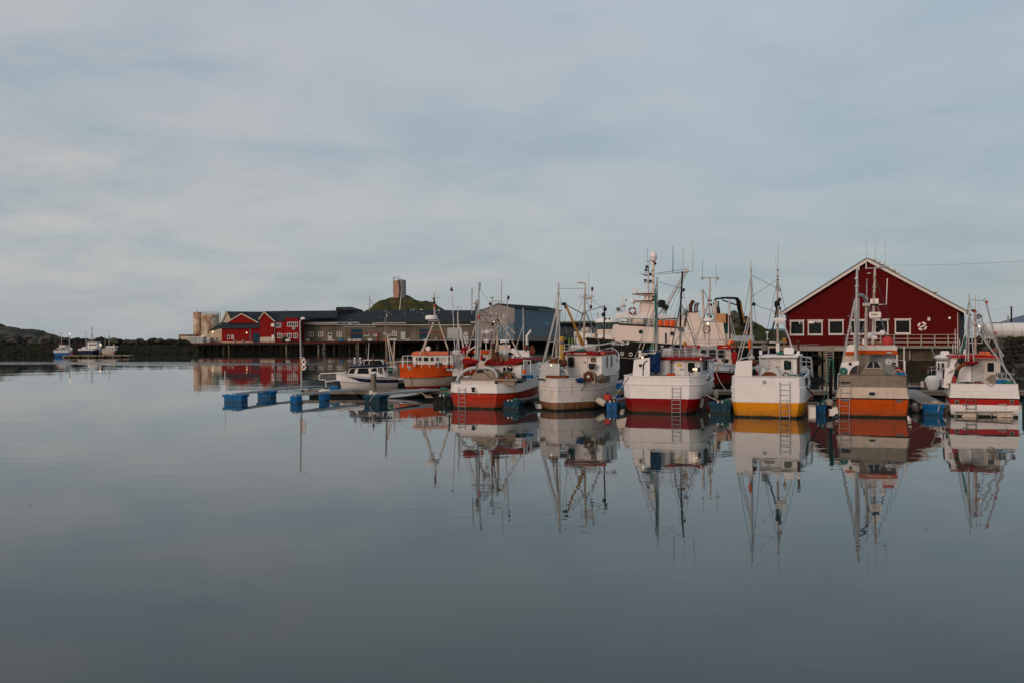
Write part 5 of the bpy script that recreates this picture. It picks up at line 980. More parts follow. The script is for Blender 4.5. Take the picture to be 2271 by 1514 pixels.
t.tube('whip_antenna', 'dgrey', [(1558, 616, 6), (1558, 577, 6)], .014); t.tube('whip_antenna', 'dgrey', [(1588.5, 616, 6), (1588.5, 589, 6)], .014); t.tube('antenna', 'dgrey', [(1588.5, 617, 6), (1588.5, 631, 6)], .02)
for a in ((1572.5, 668, 1538, 757), (1574, 668, 1605, 757)): t.tube('stay_leg', 'rmast', [(a[0], a[1], 6), (a[2], a[3], 5.2)], .055)
for a in ((1573, 670, 1543, 757), (1575, 670, 1598, 757)): t.tube('stay_wire', 'dark', [(a[0], a[1], 6), (a[2], a[3], 7)], .02)
t.tube('mast_ring', 'dark', [(1569, 667, 6), (1579, 667, 6)], .07); t.mk('spreader', MB().path([t.p(x, y, 6) for x, y in ((1567, 697, ), (1582, 697), (1574, 704), (1567, 697))], .035), 'dark')
radome(t, t.p(1572.5, 713, 5.8), .45, .28); t.bx('platform', 'galv', 1562, 713, 1584, 715, 5.4, .8); t.mk('deck_lamp', MB().ball(t.p(1570.5, 718, 5.5), .1, 8), 'lit')
t.mk('hose_loop', MB().torus(t.p(1567, 731, 5.6), .3, .03, n=16).torus(t.p(1571, 729, 5.6), .16, .025, n=12), 'dark'); t.tube('derrick', 'rmast', [(1563, 753, 6.5), (1558, 646, 6.5)], .09); t.tube('derrick_head', 'galv', [(1557, 643, 6.5), (1560, 651, 6.5)], .13); t.tube('stay_wire', 'dark', [(1560, 645, 6.5), (1573, 668, 6)], .02)
t.mk('buoy_ball', MB().ball(t.p(1617, 761, 4.8), .17), mat('orange_buoy', (.7, .24, .08), .5, stain=(.4, .1, .05), amt=.4)); t.mk('buoy_ball', MB().ball(t.p(1624, 758, 5), .15), 'orange2'); t.mk('net_bundle', MB().lump(t.p(1630, 769, 4.5), (.2, .2, .26), 3, .5), 'brown')
t.mk('hawse_hole', MB().torus(t.p(1622, 822, .3), .16, .03, (-.2, -1, 0), 14, 5), 'dark'); t.bx('rust_streak', mat('rust_run', (.40, .2, .08), .8, var=.3), 1590, 812, 1592, 822, -.02, .02)
t.mk('windlass', MB().lathe(t.p(1583, 802, 2.2), [(.1, -.3), (.26, -.25), (.2, 0), (.26, .25), (.1, .3)], 12, (1, 0, 0)), 'brown'); t.mk('hanging_gear', MB().lump(t.p(1580, 794, 1.4), (.1, .1, .35), 2, .5).lump(t.p(1609, 799, 1.6), (.28, .2, .2), 7, .4), 'dark'); t.mk('hanging_gear', MB().lump(t.p(1590, 806, 1.4), (.3, .2, .2), 5, .4), 'grey')
rope('pale mooring rope sagging from the bow of the red and white name board boat', t.world(t.p(1587, 822, .2)), P(1618, 866, 72), .35, .022); rope('thin pale rope beside the bow of the name board boat', t.world(t.p(1577, 832, .4)), P(1588, 864, 72), .1, .02)
pr = T('person', 'person in red work clothes standing on deck right of the name board wheelhouse', 'person', t.world(t.p(1629, 824, 3)))
sc_ = 1.75
body = bpy.data.meshes.new('body'); vv = [(0, 0, .95), (0, .02, 1.25), (0, 0, 1.48), (0, -.01, 1.6), (0, -.02, 1.72), (-.1, 0, .9), (-.12, .02, .48), (-.13, .0, .08), (.1, 0, .9), (.12, -.04, .48), (.13, .02, .08), (-.2, .0, 1.42), (-.27, -.02, 1.14), (-.2, -.16, .95), (.2, 0, 1.42), (.28, -.02, 1.14), (.24, -.12, .92), (-.13, -.16, .04), (.13, -.14, .04)]
ee = [(0, 1), (1, 2), (2, 3), (3, 4), (0, 5), (5, 6), (6, 7), (0, 8), (8, 9), (9, 10), (2, 11), (11, 12), (12, 13), (2, 14), (14, 15), (15, 16), (7, 17), (10, 18)]
rad = [.16, .17, .1, .06, .1, .1, .08, .06, .1, .08, .06, .08, .06, .045, .08, .06, .045, .05, .05]
body.from_pydata(vv, ee, []); bo = bpy.data.objects.new('body', body); COL.objects.link(bo); bo.parent = pr.e; md = bo.modifiers.new('skin', 'SKIN'); ss = bo.modifiers.new('sub', 'SUBSURF'); ss.levels = ss.render_levels = 1
for v_, q in zip(body.skin_vertices[0].data, rad): v_.radius = (q, q * .85)
body.skin_vertices[0].data[0].use_root = True
body.materials.append(M['red2']); pr.mk('head', MB().ball((0, -.02, 1.66), .105, 10, (.85, 1, 1.15)), mat('skin', (.4, .22, .15), .6)); pr.mk('cap', MB().lathe((0, -.02, 1.68), [(.115, 0), (.11, .07), (.05, .13), (0, .135)], 12), 'dark')
# ---- small white cabin boat behind the red striped one
t = T('cabin_boat', 'small rounded white cabin boat left behind the red striped boat', 'boat', P(2085, 862, 69), 22)
hull_at(t, t.loc(V((P(2092, 862, 70.5).x, 70.5, 0))), 0, 6, 2.3, [(-.3, -.3, .6), (0, 0, .8), (.9, 1.2, 1)], [0, 0], ['grey'], n=12)
t.mk('cabin', MB().ext([t.p(x, y, .5) for x, y in ((2077, 840), (2077.5, 801), (2110, 800), (2112, 840))], (0, 2.4, 0)), 'white', smooth=.4)
t.mk('cabin_roof', MB().ball(t.p(2106, 792, 1.6), 1, 20, (1.05, 1.5, .27)), 'white', smooth=1); t.win(2078.6, 803, 2085, 822, .48, fr='white', fw=.03, rad=.05); t.win(2086.8, 803, 2095, 824, .48, fr='white', fw=.03, rad=.05)
t.mk('outboard_engine', MB().lathe(t.p(2068.5, 846, -.8), [(.28, -.55), (.4, -.3), (.46, .1), (.44, .3), (.3, .42), (.1, .45)], 16), 'white', smooth=1); t.mk('engine_leg', MB().lathe(t.p(2069, 856, -.8), [(.16, -.4), (.3, .0), (.36, .28)], 12), 'grey')
t.mk('roof_box', MB().ext([(x, t.p(2095, 783, .9).y, z) for x, z in rr(t.p(2086, 788, .9).x, t.p(2086, 788, .9).z, t.p(2105, 778, .9).x, t.p(2105, 778, .9).z, .1)], (0, .6, 0)), 'white'); t.tube('fishing_rod', 'galv', [(2075, 795, -.2), (2065, 769, -.2), (2063, 772, -.2)], .03)
railing(t, [t.p(x, y, -.4) for x, y in ((2058, 828), (2066, 827), (2078, 826), (2090, 828))], .45, 2, 'alu', .018); t.mk('box', MB().box(t.p(2042, 858, -.5), t.p(2049, 845, -.5) + V((0, .4, 0))), 'white2')
t.mk('line_hauler', MB().lathe(t.p(2056, 814, -.6), [(.04, -.1), (.16, -.06), (.16, .06), (.04, .1)], 14, (0, -1, 0)), 'rust')
for x, y0, y1 in ((2114, 763, 782), (2119, 730, 782), (2124, 742, 782), (2129, 752, 782)): t.tube('whip_antenna', 'white', [(x, y1, 1.2), (x - .8, y0, 1.2)], .022)
t = T('fish_box', 'open blue lidded box with pale tray on the main pontoon behind the plank finger', 'box', P(2030, 866, 69.4)); t.mk('box', MB().box((-.45, 0, 0), (.45, .7, .28)), 'bluenet'); t.mk('tray', MB().box((-.5, -.04, .28), (.5, .74, .34)), 'pale')
# ---- black trawler N-85
t = T('trawler', 'large black hulled trawler with cream superstructure and white satellite dome', 'ship', P(1500, 838, 101))
TP = hull_at(t, t.loc(V((P(1702, 838, 104.6).x, 104.6, 0))), 267, 19.2, 6.6, [(-.6, -.4, .7), (0, .1, .88), (1.3, 2.3, .96), (1.36, 2.37, 1.0), (3.0, 4.12, 1.0)], [0, 0, 0, 0], ['black'], n=24, rake=.085, sm='cream', strakes=(2,), sr=.07, railr=.05, deck=2.9, curve=1.8)
YS = .8
body = [(1364, 758.5), (1372.5, 719), (1503, 726.5), (1521, 726.5), (1524, 693.5), (1549, 694), (1556, 716.5), (1604, 716.5), (1609, 752), (1609, 767), (1536, 770), (1470, 768)]
t.poly('superstructure', mat('pinkish_cream_ship_paint', (.72, .62, .54), .5, var=.05, stain=(.40, .28, .20), amt=.22, sscale=1.2), body, YS, 5.6); cs = 'pinkish_cream_ship_paint'; M['ship'] = MATS[cs]
t.mk('deck_edge', MB().path([t.p(x, y, YS - .03) for x, y in ((1372, 719.5), (1503, 726.7), (1521, 726.5))], .07), 'dark'); t.mk('rubbing_band', MB().path([t.p(x, y, YS - .05) for x, y in ((1364, 758.5), (1470, 768), (1536, 770), (1609, 768))], .06), 'dark')
a, b = t.p(1522.5, 693, YS - .1), t.p(1552, 691.5, YS - .1); t.mk('funnel_cap', MB().box((a.x, a.y, a.z), (b.x, a.y + 3, b.z)), 'dark'); t.tube('funnel_brace', 'dark', [(1522, 694, YS - .1), (1518, 724, YS - .1)], .09); t.tube('funnel_brace', 'galv', [(1556, 717, YS - .1), (1550, 695, YS - .1)], .04)
for q, r_ in (([(1531.5, 692, 1.5), (1531.5, 678, 1.5), (1538, 667, 1.5)], .2), ([(1541, 692, 1.5), (1541, 679, 1.5), (1545, 672, 1.5)], .09), ([(1546, 692, 1.5), (1546, 679, 1.5), (1550, 672, 1.5)], .09)): t.tube('exhaust_pipe', 'rust', q, r_, n=8)
t.bx('hatch_plate', mat('ochre_varnished_plate', (.50, .27, .12), .6, stain=(.25, .13, .07), amt=.3), 1590, 695.5, 1609.5, 716.5, 1, .3); t.bx('hatch_side', 'rust', 1609.5, 696, 1618, 716, 1.2, .5)
t.poly('bridge_bulwark', 'white', [(1368.5, 706.5), (1373, 696), (1378, 693), (1449, 697), (1449, 706)], 1.2, 3.6); t.bx('bridge_deckhouse', 'dgrey', 1397, 705, 1500, 724, 2.2, 2.4); t.bx('bridge_deckhouse', 'ship', 1500, 711, 1522, 727, 1.2, 3)
t.poly('boat_deck', 'white', [(1449, 702), (1455, 698), (1478, 699), (1493, 703), (1493, 706), (1449, 706)], 1.6, 2)
railing(t, [t.p(x, 720 + (x - 1375) * .052, YS + .1) for x in (1375, 1386, 1397, 1410, 1424, 1438, 1452, 1466, 1480, 1494, 1503)], .78, 4, 'white', .03)
t.mk('liferaft_canister', MB().lathe(t.p(1403, 714, 1.0), [(.12, 0), (.33, .08), (.35, .5), (.35, .62), (.33, 1.05), (.12, 1.13)], 14, (1, 0, 0)), 'cream', smooth=.5)
for x in (1464, 1479, 1492): t.mk('orange_float', MB().lathe(t.p(x, 726, 1.1), [(.3, 0), (.34, .1), (.34, .55), (.3, .68), (.1, .72)], 12), 'orange2')
t.poly('mast_house', 'ship', [(1419, 697), (1424, 672), (1432, 667), (1451, 667), (1451, 697)], 1.6, 1.8)
for y in (667, 651): t.poly('mast_platform', 'ship', [(1405, y + .2), (1451, y - .4), (1451, y + 5), (1447, y + 5), (1430, y + 3.4)], 1.2, 2.4); t.poly('platform_underside', 'rust', [(1406, y - .4), (1451, y - .8), (1446, y + 2.6), (1436, y + 2.6)], 1.12, .1)
t.poly('mast_base', 'ship', [(1431, 667), (1433, 654), (1451, 654), (1451, 667)], 1.7, 1.4)
t.tube('mast', 'ship', [(1448.5, 668, 1.9), (1448.8, 578, 1.9)], .2, r2=.12, n=10); t.tube('fore_mast', 'galv', [(1437, 667, 1.7), (1438, 581, 1.7)], .13, r2=.08, n=8)
c = t.p(1449.3, 575.5, 1.9); t.mk('satellite_dome', MB().lathe(c, [(.16, -.22), (.26, -.1), (.34, .0), (.36, .25), (.35, .5), (.27, .68), (.13, .78), (0, .8)], 20), 'radome', smooth=1); t.mk('dome_ring', MB().lathe(c, [(.362, .17), (.366, .2), (.362, .23)], 20), 'dgrey'); t.mk('dome_collar', MB().lathe(c, [(.12, -.36), (.18, -.22)], 10), 'vermilion')
for a in ((1402.5, 681, 1444, 619, .035, 'white'), (1441, 607, 1449, 597, .05, 'galv'), (1419, 607.5, 1437, 609, .03, 'galv'), (1419, 602, 1419, 609, .03, 'galv'), (1427, 626.5, 1445, 628, .05, 'galv'), (1434, 580.5, 1441, 580.5, .06, 'galv'), (1435.5, 581, 1435.5, 550, .02, 'dgrey'), (1441.5, 581, 1441.5, 575, .03, 'dgrey'), (1427, 604, 1436, 605, .03, 'galv'), (1440, 655, 1447, 640, .04, 'galv')): t.tube('mast_strut', a[5], [(a[0], a[1], 1.7), (a[2], a[3], 1.7)], a[4])
t.poly('mast_vane', 'dark', [(1423, 609), (1436, 610), (1436, 612.5), (1430, 611)], 1.6, .3)
for x, y in ((1434, 592), (1432.5, 599), (1442.5, 609), (1431, 622), (1442.5, 623.5), (1449.5, 657.5), (1453, 585), (1449.5, 665)): t.mk('mast_light', MB().lathe(t.p(x, y, 1.4), [(.08, -.14), (.13, -.08), (.13, .08), (.08, .14)], 8), 'dark')
t.mk('radar_scanner', MB().box(t.p(1399.5, 643, 1.8), t.p(1419.5, 640.5, 1.8) + V((0, .25, 0))).lathe(t.p(1409, 650, 1.9), [(.25, 0), (.25, .12), (.14, .2), (.14, .3)], 12), 'white'); t.mk('small_dome', MB().ball(t.p(1403, 669, 1.6), .24, 12, (1, 1, 1.15)), 'radome', smooth=1)
t.tube('derrick_boom', 'grey', [(1470, 695, 1), (1521.5, 603, 1)], .13, r2=.1, n=8); t.tube('derrick_line', 'dgrey', [(1463, 695, 1), (1517, 605, 1)], .025); t.tube('derrick_line', 'dgrey', [(1486, 688, 1), (1523, 606, 1)], .02); t.mk('boom_head', MB().ball(t.p(1523, 601, 1), .22, 8), 'rmast')
for a, b in (((1453, 607), (1522, 597)), ((1457, 609), (1522, 603)), ((1475, 690), (1490, 660))): t.tube('stay_wire', 'dark', [a + (1,), b + (1,)], .025)
t.mk('net_winch', MB().beam(t.p(1465, 675, .9), t.p(1481, 685, .9), .5, .5).lathe(t.p(1467, 674, 1.2), [(.2, -.4), (.4, -.3), (.4, .3), (.2, .4)], 12), 'dark'); t.mk('derrick_foot', MB().path([t.p(x, y, 1) for x, y in ((1462, 697), (1470, 686), (1478, 684), (1476, 697))], .06), 'dgrey')
# knuckle boom crane
for a, b, r_, m_ in (((1647, 722), (1637.5, 668), .42, 'black'), ((1638, 669), (1633, 662), .32, 'black'), ((1634, 662), (1611, 661), .22, 'black'), ((1611, 661), (1587, 663), .18, 'black'), ((1587, 663), (1582.5, 674), .14, 'black'), ((1601, 665.5), (1634, 677), .12, 'black'), ((1582.5, 673), (1586, 692), .08, 'dark')): t.mk('crane_arm', MB().beam(t.p(*a, 1.5), t.p(*b, 1.5), r_, r_, up=(0, 1, 0)), m_)
t.tube('crane_ram', 'yb', [(1643, 672, 1.2), (1651, 716, 1.2)], .07); t.tube('crane_hose', 'dark', [(1582, 673, 1.3), (1589, 664, 1.3), (1600, 660, 1.3), (1612, 659.5, 1.3)], .04); t.mk('grapple', MB().lump(t.p(1593, 688, 1.4), (.16, .16, .5), 4, .5).tube(t.p(1593, 668, 1.4), t.p(1593, 682, 1.4), .08), 'dark')
t.tube('post', 'cream', [(1586.5, 717, 1.3), (1586.5, 667, 1.3)], .17, n=8); t.tube('post', 'galv', [(1617, 752, .3), (1617, 666, 1.3)], .12, n=8); t.tube('post', 'rust', [(1619, 752, 0), (1618, 700, 0)], .09)
for a, b in (((1617, 690), (1632, 750)), ((1618, 688), (1626, 748)), ((1619, 690), (1622, 740)), ((1586, 668), (1575, 700))): t.tube('stay_wire', 'galv', [a + (.6,), b + (.2,)], .03)
t.bx('aft_bulwark', mat('blue_grey_ship_paint', (.33, .38, .41), .5, stain=(.2, .17, .13), amt=.3), 1626, 744, 1672, 757, .05, .2); t.bx('aft_house', 'ship', 1608, 740, 1626, 762, 1.2, 3.4); t.bx('net_rack', 'dark', 1607, 720, 1618, 745, 2, 1.5); t.mk('net', MB().lump(t.p(1612, 733, 1.9), (.3, .2, .8), 4, .5), 'green')
t.bx('draught_mark', 'black', 1475, 738.5, 1478.5, 768, YS - .04, .03); t.mk('buoy_ball', MB().ball(t.p(1656, 739, .3), .15), 'orange2')
def port(x, y, yl, m_='white', r_=.16): o = t.mk('porthole', MB().torus(t.p(x, y, yl), r_, .035, (0, -1, 0), 16, 5), m_); t.mk('pane', MB().lathe(t.p(x, y, yl), [(r_, .01), (0, .012)], 14, (0, -1, 0)), 'glass', o)
for x, y, yl in ((1421, 736, YS - .04), (1491, 740, YS - .04)): port(x, y, yl, 'white' if y > 750 else 'galv', .17 if y > 750 else .22)

def proj(w): q = CR.transposed() @ (V(w) - CP); return (1135.5 + FPX * q.x / -q.z, HZ - FPX * q.y / -q.z)
def surf(px, py, out=.03):          # the point of the trawler's near side seen at this pixel, and the direction along it
    best = None
    for side in (-1, 1):
        for i in range(160):
            tt = .3 + .7 * i / 159
            for r_ in range(1, 4):
                for k in (0, .2, .4, .6, .8):
                    l = TP(tt, side, r_).lerp(TP(tt, side, r_ + 1), k); q = proj(t.world(l)); d = math.hypot(q[0] - px, q[1] - py) + l.y * .3
                    if best is None or d < best[0]: best = (d, l, tt, side, r_)
    _, l, tt, side, r_ = best; a = TP(max(tt - .03, 0), side, r_) - TP(min(tt + .03, 1), side, r_); a.z = 0; a.normalize(); a = a if a.x > 0 else -a; n = V((a.y, -a.x, 0)); return l + n * out, math.degrees(math.atan2(a.y, a.x))
q0, an = surf(1379, 764.5, .12); u_ = V((math.cos(R(an)), math.sin(R(an)), 0)); text(t, 'N·85·Ø', q0 - u_ * .62 - V((0, 0, .16)), .47, 'white', u_rot=(90, 0, an))
for x, y in ((1379, 783.5), (1399.5, 784), (1359, 814)):
    q0, an = surf(x, y, .02); n_ = V((math.sin(R(an)), -math.cos(R(an)), 0)); o = t.mk('porthole', MB().torus(q0, .17, .035, n_, 16, 5), 'white'); t.mk('pane', MB().lathe(q0, [(.17, .01), (0, .012)], 14, n_), 'glass', o)
t.tube('fairlead', 'buoyred', [(1359, 752, 1.2), (1363, 752, 1.2)], .13); t.tube('fairlead', 'buoyred', [(1335, 750, 1.6), (1340, 750, 1.6)], .1); t.mk('bow_gear', MB().lump(t.p(1318, 745, 2.6), (.35, .5, .35), 3, .3), 'cream'); t.mk('anchor', MB().beam(t.p(1302, 748, 3), t.p(1314, 766, 3), .5, .16, up=(0, 1, 0)), 'dark')
tl = T('lifebuoy', 'red and white ring lifebuoy on the bridge wing of the black trawler', 'lifebuoy', t.world(t.p(1402.6, 689.8, .9))); tl.mk('ring', MB().torus((0, 0, 0), .32, .085, n=24, seg=lambda i: 1 if i % 6 else 0), ['white', 'red'])
# ---- blue-white vessel behind the trawler bow
t = T('ship', 'white ship with rounded navy window band behind the bow of the black trawler', 'ship', P(1345, 810, 128))
hull_at(t, t.loc(V((P(1420, 810, 131).x, 131, 0))), 268, 8.6, 6, [(-.5, -.4, .7), (0, .1, .9), (2.4, 3.4, 1), (4.2, 4.6, 1)], [0, 0, 0], ['white'], n=16)
cx = t.p(1348, 740, 4); rx = 30 / t.sc(0)
wl = lambda y: t.p(1348, y, 0).z
t.mk('wheelhouse', MB().lathe((cx.x, 3.4, 0), [(rx * .9, wl(755)), (rx * .93, wl(741)), (rx * .86, wl(730))], 20), 'cream', smooth=.5); gs = t.mk('window_band', MB().lathe((cx.x, 3.4, 0), [(rx * .86, wl(730)), (rx * .965, wl(715))], 20), 'navy', smooth=.5)
for k in range(7): q = R(198 + k * 24); c0_, s0_ = math.cos(q), math.sin(q); u = V((-s0_, c0_, 0)); z0, z1 = wl(728.5), wl(716.5); f_ = lambda rr_, z, s: V((cx.x, 3.4, z)) + V((c0_, s0_, 0)) * rr_ + u * s; t.mk('window', MB().ext([f_(rx * .885, z0, -.26), f_(rx * .885, z0, .26), f_(rx * .97, z1, .3), f_(rx * .97, z1, -.3)], V((c0_, s0_, 0)) * -.05), mat('green_tinted_window', (.05, .09, .075), .1, spec=.8), gs, 0)
t.mk('wheelhouse_roof', MB().lathe((cx.x, 3.4, 0), [(rx * 1.0, wl(715)), (rx * 1.02, wl(713.5)), (rx * .93, wl(708)), (rx * .8, wl(705)), (0, wl(704))], 20), 'white', smooth=.5)
t.mk('lattice_mast', MB().path([t.p(x, y, 2) for x, y in ((1377, 705), (1380, 662))], .06).path([t.p(x, y, 2) for x, y in ((1386, 705), (1383, 665))], .06).path([t.p(x, y, 2) for x, y in ((1372, 672), (1390, 672))], .04).path([t.p(x, y, 2) for x, y in ((1376, 680), (1389, 680))], .12).path([t.p(x, y, 2) for x, y in ((1374, 690), (1390, 690))], .06).path([t.p(x, y, 2) for x, y in ((1378, 662), (1378, 643))], .02).path([t.p(x, y, 2) for x, y in ((1381, 665), (1381, 646))], .03), 'white')
t.mk('searchlight', MB().lathe(t.p(1371.5, 686, 1.2), [(.26, 0), (.28, .1), (.2, .4)], 14, (0, 1, 0)), 'dgrey'); t.mk('radar_scanner', MB().box(t.p(1356, 693, 2), t.p(1374, 691.8, 2) + V((0, .2, 0))), 'cream'); t.tube('mast_light', 'rust', [(1388.5, 664, 2), (1388.5, 668, 2)], .1); t.mk('mast_cluster', MB().lump(t.p(1381, 677, 1.9), (.35, .2, .25), 2, .4), 'white2')
for x in (1344, 1351.5): t.mk('floodlight', MB().ball(t.p(x, 707.5, .3), .13, 8), 'dark')
t.mk('rescue_boat', MB().ball(t.p(1299, 731, 3), 1, 14, (.62, .5, .3)), 'cream'); railing(t, [t.p(x, 762, 2) for x in (1274, 1280, 1286, 1292)], 1.5, 6, 'white', .05); railing(t, [t.p(x, 742, 2) for x in (1282, 1292, 1302, 1312)], .5, 2, 'white', .03)
# ================================================================== FRONT ROW
H0 = 20.0
def winch(t, c, r_, w, m_='rust', f_='galv', ax=(0, -1, 0), plate=True):
    o = t.mk('winch_drum', MB().lathe(c, [(r_, -w / 2), (r_, -w / 2 + .03), (r_ * .55, -w / 2 + .05), (r_ * .55, w / 2 - .05), (r_, w / 2 - .03), (r_, w / 2)], 20, ax), m_, smooth=.4)
    t.mk('hub', MB().lathe(c, [(r_ * .3, 0), (r_ * .3, w / 2 + .06), (r_ * .12, w / 2 + .08)], 12, ax), f_, o); return o
def exsq(t, name, m_, pts, yl, dep, parent=None): return t.poly(name, m_, pts, yl, dep, parent)
# ---- N1 red hulled workboat
t = T('fishing_boat', 'red hulled workboat with white bulwark, steel chute and cluttered red roofed wheelhouse', 'boat', W(1054, 905.5), 21)
k = t.sc(); z = lambda y: t.p(1050, y, 0).z
B = 4.3
pt = hull(t, 10.4, B, [(-.5, -.2, .7), (0, .25, .88), (z(872.5), 1.75, .985), (z(870.5), 1.83, 1.0), (z(851), 2.15, .97)], [0, 0, 1, 2], ['vermilion', 'black', 'white'], st=.66, stl=.13, deck=.9, rake=.14, n=24, railr=.03)
t.mk('rubbing_groove', MB().path([pt(q, s_, 2) - V((0, .01, .24)) for s_, qs in ((-1, (.1, .0)), (1, (0, .1, .3, .5, .7))) for q in qs], .02), 'vermilion')
for i in range(3): c = pt(.15 + i * .03, 1, 2) + V((.012, 0, -.22)); t.mk('scupper', MB().beam(c - V((0, .15, 0)), c + V((0, .15, 0)), .03, .06), 'dark')
t.bx('stern_box', 'white2', 1022, 841.5, 1097, 852, .25, .9); t.bx('stern_box_lid', 'steel', 1020, 840, 1146, 842.3, .2, 1.0); t.bx('side_box', 'steel', 1104, 842, 1142, 853, .45, .3)
dome = [(1045, 843), (1046, 834), (1052, 826), (1060, 818), (1068, 815), (1076, 819), (1081, 823), (1088, 817), (1096, 820), (1102, 829), (1105, 843)]
t.poly('steel_chute', 'steel', dome, .5, .8); t.poly('chute_mouth', 'dark', [(1053, 830), (1059, 820), (1068, 817), (1076, 828)], .47, .03)
t.mk('chute_hood', MB().path([t.p(x, y, .45) for x, y in ((1068, 816), (1080, 815), (1092, 818), (1101, 828), (1103, 840))], .08, 8), 'alu'); t.mk('setting_tube', MB().path([t.p(x, y, .3) for x, y in ((1012, 850), (1017, 836), (1025, 826), (1038, 818), (1056, 814))], .10, 8), 'grey'); t.mk('chute_tray', MB().ext([t.p(x, y, .35) for x, y in ((1043, 842), (1056, 826), (1074, 826), (1092, 841))], (0, .1, 0)), 'steel')
t.mk('net_bundle', MB().lump(t.p(1044, 803, .8), (.46, .4, .22), 3, .5).lump(t.p(1037, 800, .9), (.3, .3, .22), 6, .6), 'rednet'); t.mk('float_string', MB().lump(t.p(1037, 795, .9), (.25, .2, .12), 8, .6).lump(t.p(1050, 799, .8), (.16, .2, .14), 9, .6), 'orange2')
WY = 3.0
t.mk('wheelhouse', MB().ext([t.p(x, y, WY) for x, y in ((1076, 848), (1076, 806), (1142, 806), (1142, 848))], (0, 3.2, 0)), 'white2', smooth=.3)
a = t.p(1142, 848, WY); b = t.p(1142, 806, WY); t.mk('front_deckhouse', MB().box((a.x - .02, WY + .02, a.z - .1), (a.x + .42, WY + 3, b.z - .05)), 'white', smooth=.3)
t.mk('wheelhouse_roof', MB().ext([t.p(x, y, WY - .3) for x, y in ((1072, 808.5), (1081, 797), (1092, 793), (1140, 794), (1156, 793.5), (1160, 800), (1150, 804), (1141, 808.5))], (0, 3.8, 0)), 'red', smooth=.3)
t.win(1114.5, 812, 1124.5, 825, WY, fr='white', rad=.08); o = t.mk('round_window', MB().torus(t.p(1131, 817, WY - .02), .16, .03, (0, -1, 0), 18, 5), 'dark'); t.mk('pane', MB().lathe(t.p(1131, 817, WY - .02), [(.16, 0), (0, .01)], 16, (0, -1, 0)), 'glass', o)
for y0 in (805, 815): pass
window(t, t.p(1150, 818, WY + .7) + V((.0, 0, 0)), (0, 1, 0), (0, 0, 1), .5, .6, None, 'white', .06, .04)
t.mk('hauler_frame', MB().ext([t.p(x, y, 1.6) for x, y in ((1106, 825), (1114, 846), (1150, 846), (1140, 826), (1130, 824))], (0, .08, 0)), 'steel'); winch(t, t.p(1126, 836.5, 1.4), .24, .4, 'brown'); t.mk('hauler_ring', MB().torus(t.p(1126, 836.5, 1.25), .2, .05, (0, -1, 0), 18, 6), 'yb'); t.mk('hauler_arch', MB().path([t.p(x, y, 1.3) for x, y in ((1113, 832), (1119, 824), (1131, 824), (1143, 835), (1150, 845))], .06), 'steel')
# masts and rigging
mast(t, [(1104.5, 797, 3.4), (1101.5, 694, 3.4)], .115, 'rmast', r2=.09, lights=((.7, 'galv'), (.85, 'dark'))); mast(t, [(1090.5, 797, 3.8), (1089.5, 672, 3.8)], .095, 'rmast', r2=.07, lights=((.5, 'radome'), (.72, 'radome'), (.62, 'dark')))
t.tube('crossarm', 'galv', [(1088, 678, 3.8), (1093, 668, 3.8), (1112, 667.5, 3.8)], .04); t.tube('antenna_mount', 'galv', [(1091.5, 669, 3.8), (1091.5, 660, 3.8)], .025); t.mk('wind_vane', MB().ball(t.p(1091.5, 660, 3.8), .07, 6, (2, 1, .4)), 'dark'); t.mk('loop_antenna', MB().torus(t.p(1102, 671, 3.8), .09, .02, n=14, m=5), 'white')
mast(t, [(1112, 672, 3.8), (1112.6, 620, 3.8)], .03, 'pale', name='tall_antenna'); t.tube('crossarm', 'galv', [(1066, 702, 3.4), (1127, 704, 3.6)], .035); t.tube('light_bar', 'pale', [(1044, 716, 2.6), (1112, 714.5, 3.4)], .05); t.mk('mast_light', MB().ball(t.p(1087, 674, 3.6), .1, 8), 'rust'); t.mk('anchor_lamp', MB().ball(t.p(1095, 714.5, 3.2), .05, 6), 'lit')
lat = [t.p(x, y, 2.2) for x, y in ((1054, 802), (1057, 688))]; lat2 = [t.p(x, y, 2.2) for x, y in ((1061.5, 802), (1061, 688))]
o = t.mk('lattice_mast', MB().tube(*lat, .05).tube(*lat2, .05), 'galv')
for i in range(18): q = i / 18; t.mk('lattice_brace', MB().tube(lat[0].lerp(lat[1], q), lat2[0].lerp(lat2[1], q + 1 / 18), .022, n=4), 'galv', o)
mast(t, [(1058.5, 830, 2.0), (1061.5, 690, 2.2), (1062.5, 628, 2.2)], .085, 'galv', r2=.06); t.tube('mast_top_arm', 'dgrey', [(1061, 629, 2.2), (1066, 628, 2.2)], .035); t.tube('hanging_line', 'dgrey', [(1065.5, 629, 2.2), (1064.5, 643, 2.2)], .02)
mast(t, [(1046.6, 697, 2.2), (1046.8, 639, 2.2)], .045, 'pale', name='antenna_tube'); t.tube('antenna_arm', 'galv', [(1046, 683, 2.2), (1058, 685, 2.2)], .03)
t.mk('radar_reflector', MB().add([t.p(x, y, yl) for x, y, yl in ((1058, 663, 2.2), (1050, 673, 2.2), (1058, 680, 2.2), (1065, 673, 2.2), (1057, 672, 2.0), (1057, 672, 2.45))], [(0, 1, 4), (1, 2, 4), (2, 3, 4), (3, 0, 4), (1, 0, 5), (2, 1, 5), (3, 2, 5), (0, 3, 5)]), 'alu', smooth=0); t.mk('reflector_gear', MB().lump(t.p(1056, 684, 2.2), (.1, .1, .22), 3, .5), 'dgrey'); t.mk('mast_light', MB().lathe(t.p(1062, 704, 2.1), [(.04, -.13), (.08, 0), (.05, .13)], 8), 'buoyred')
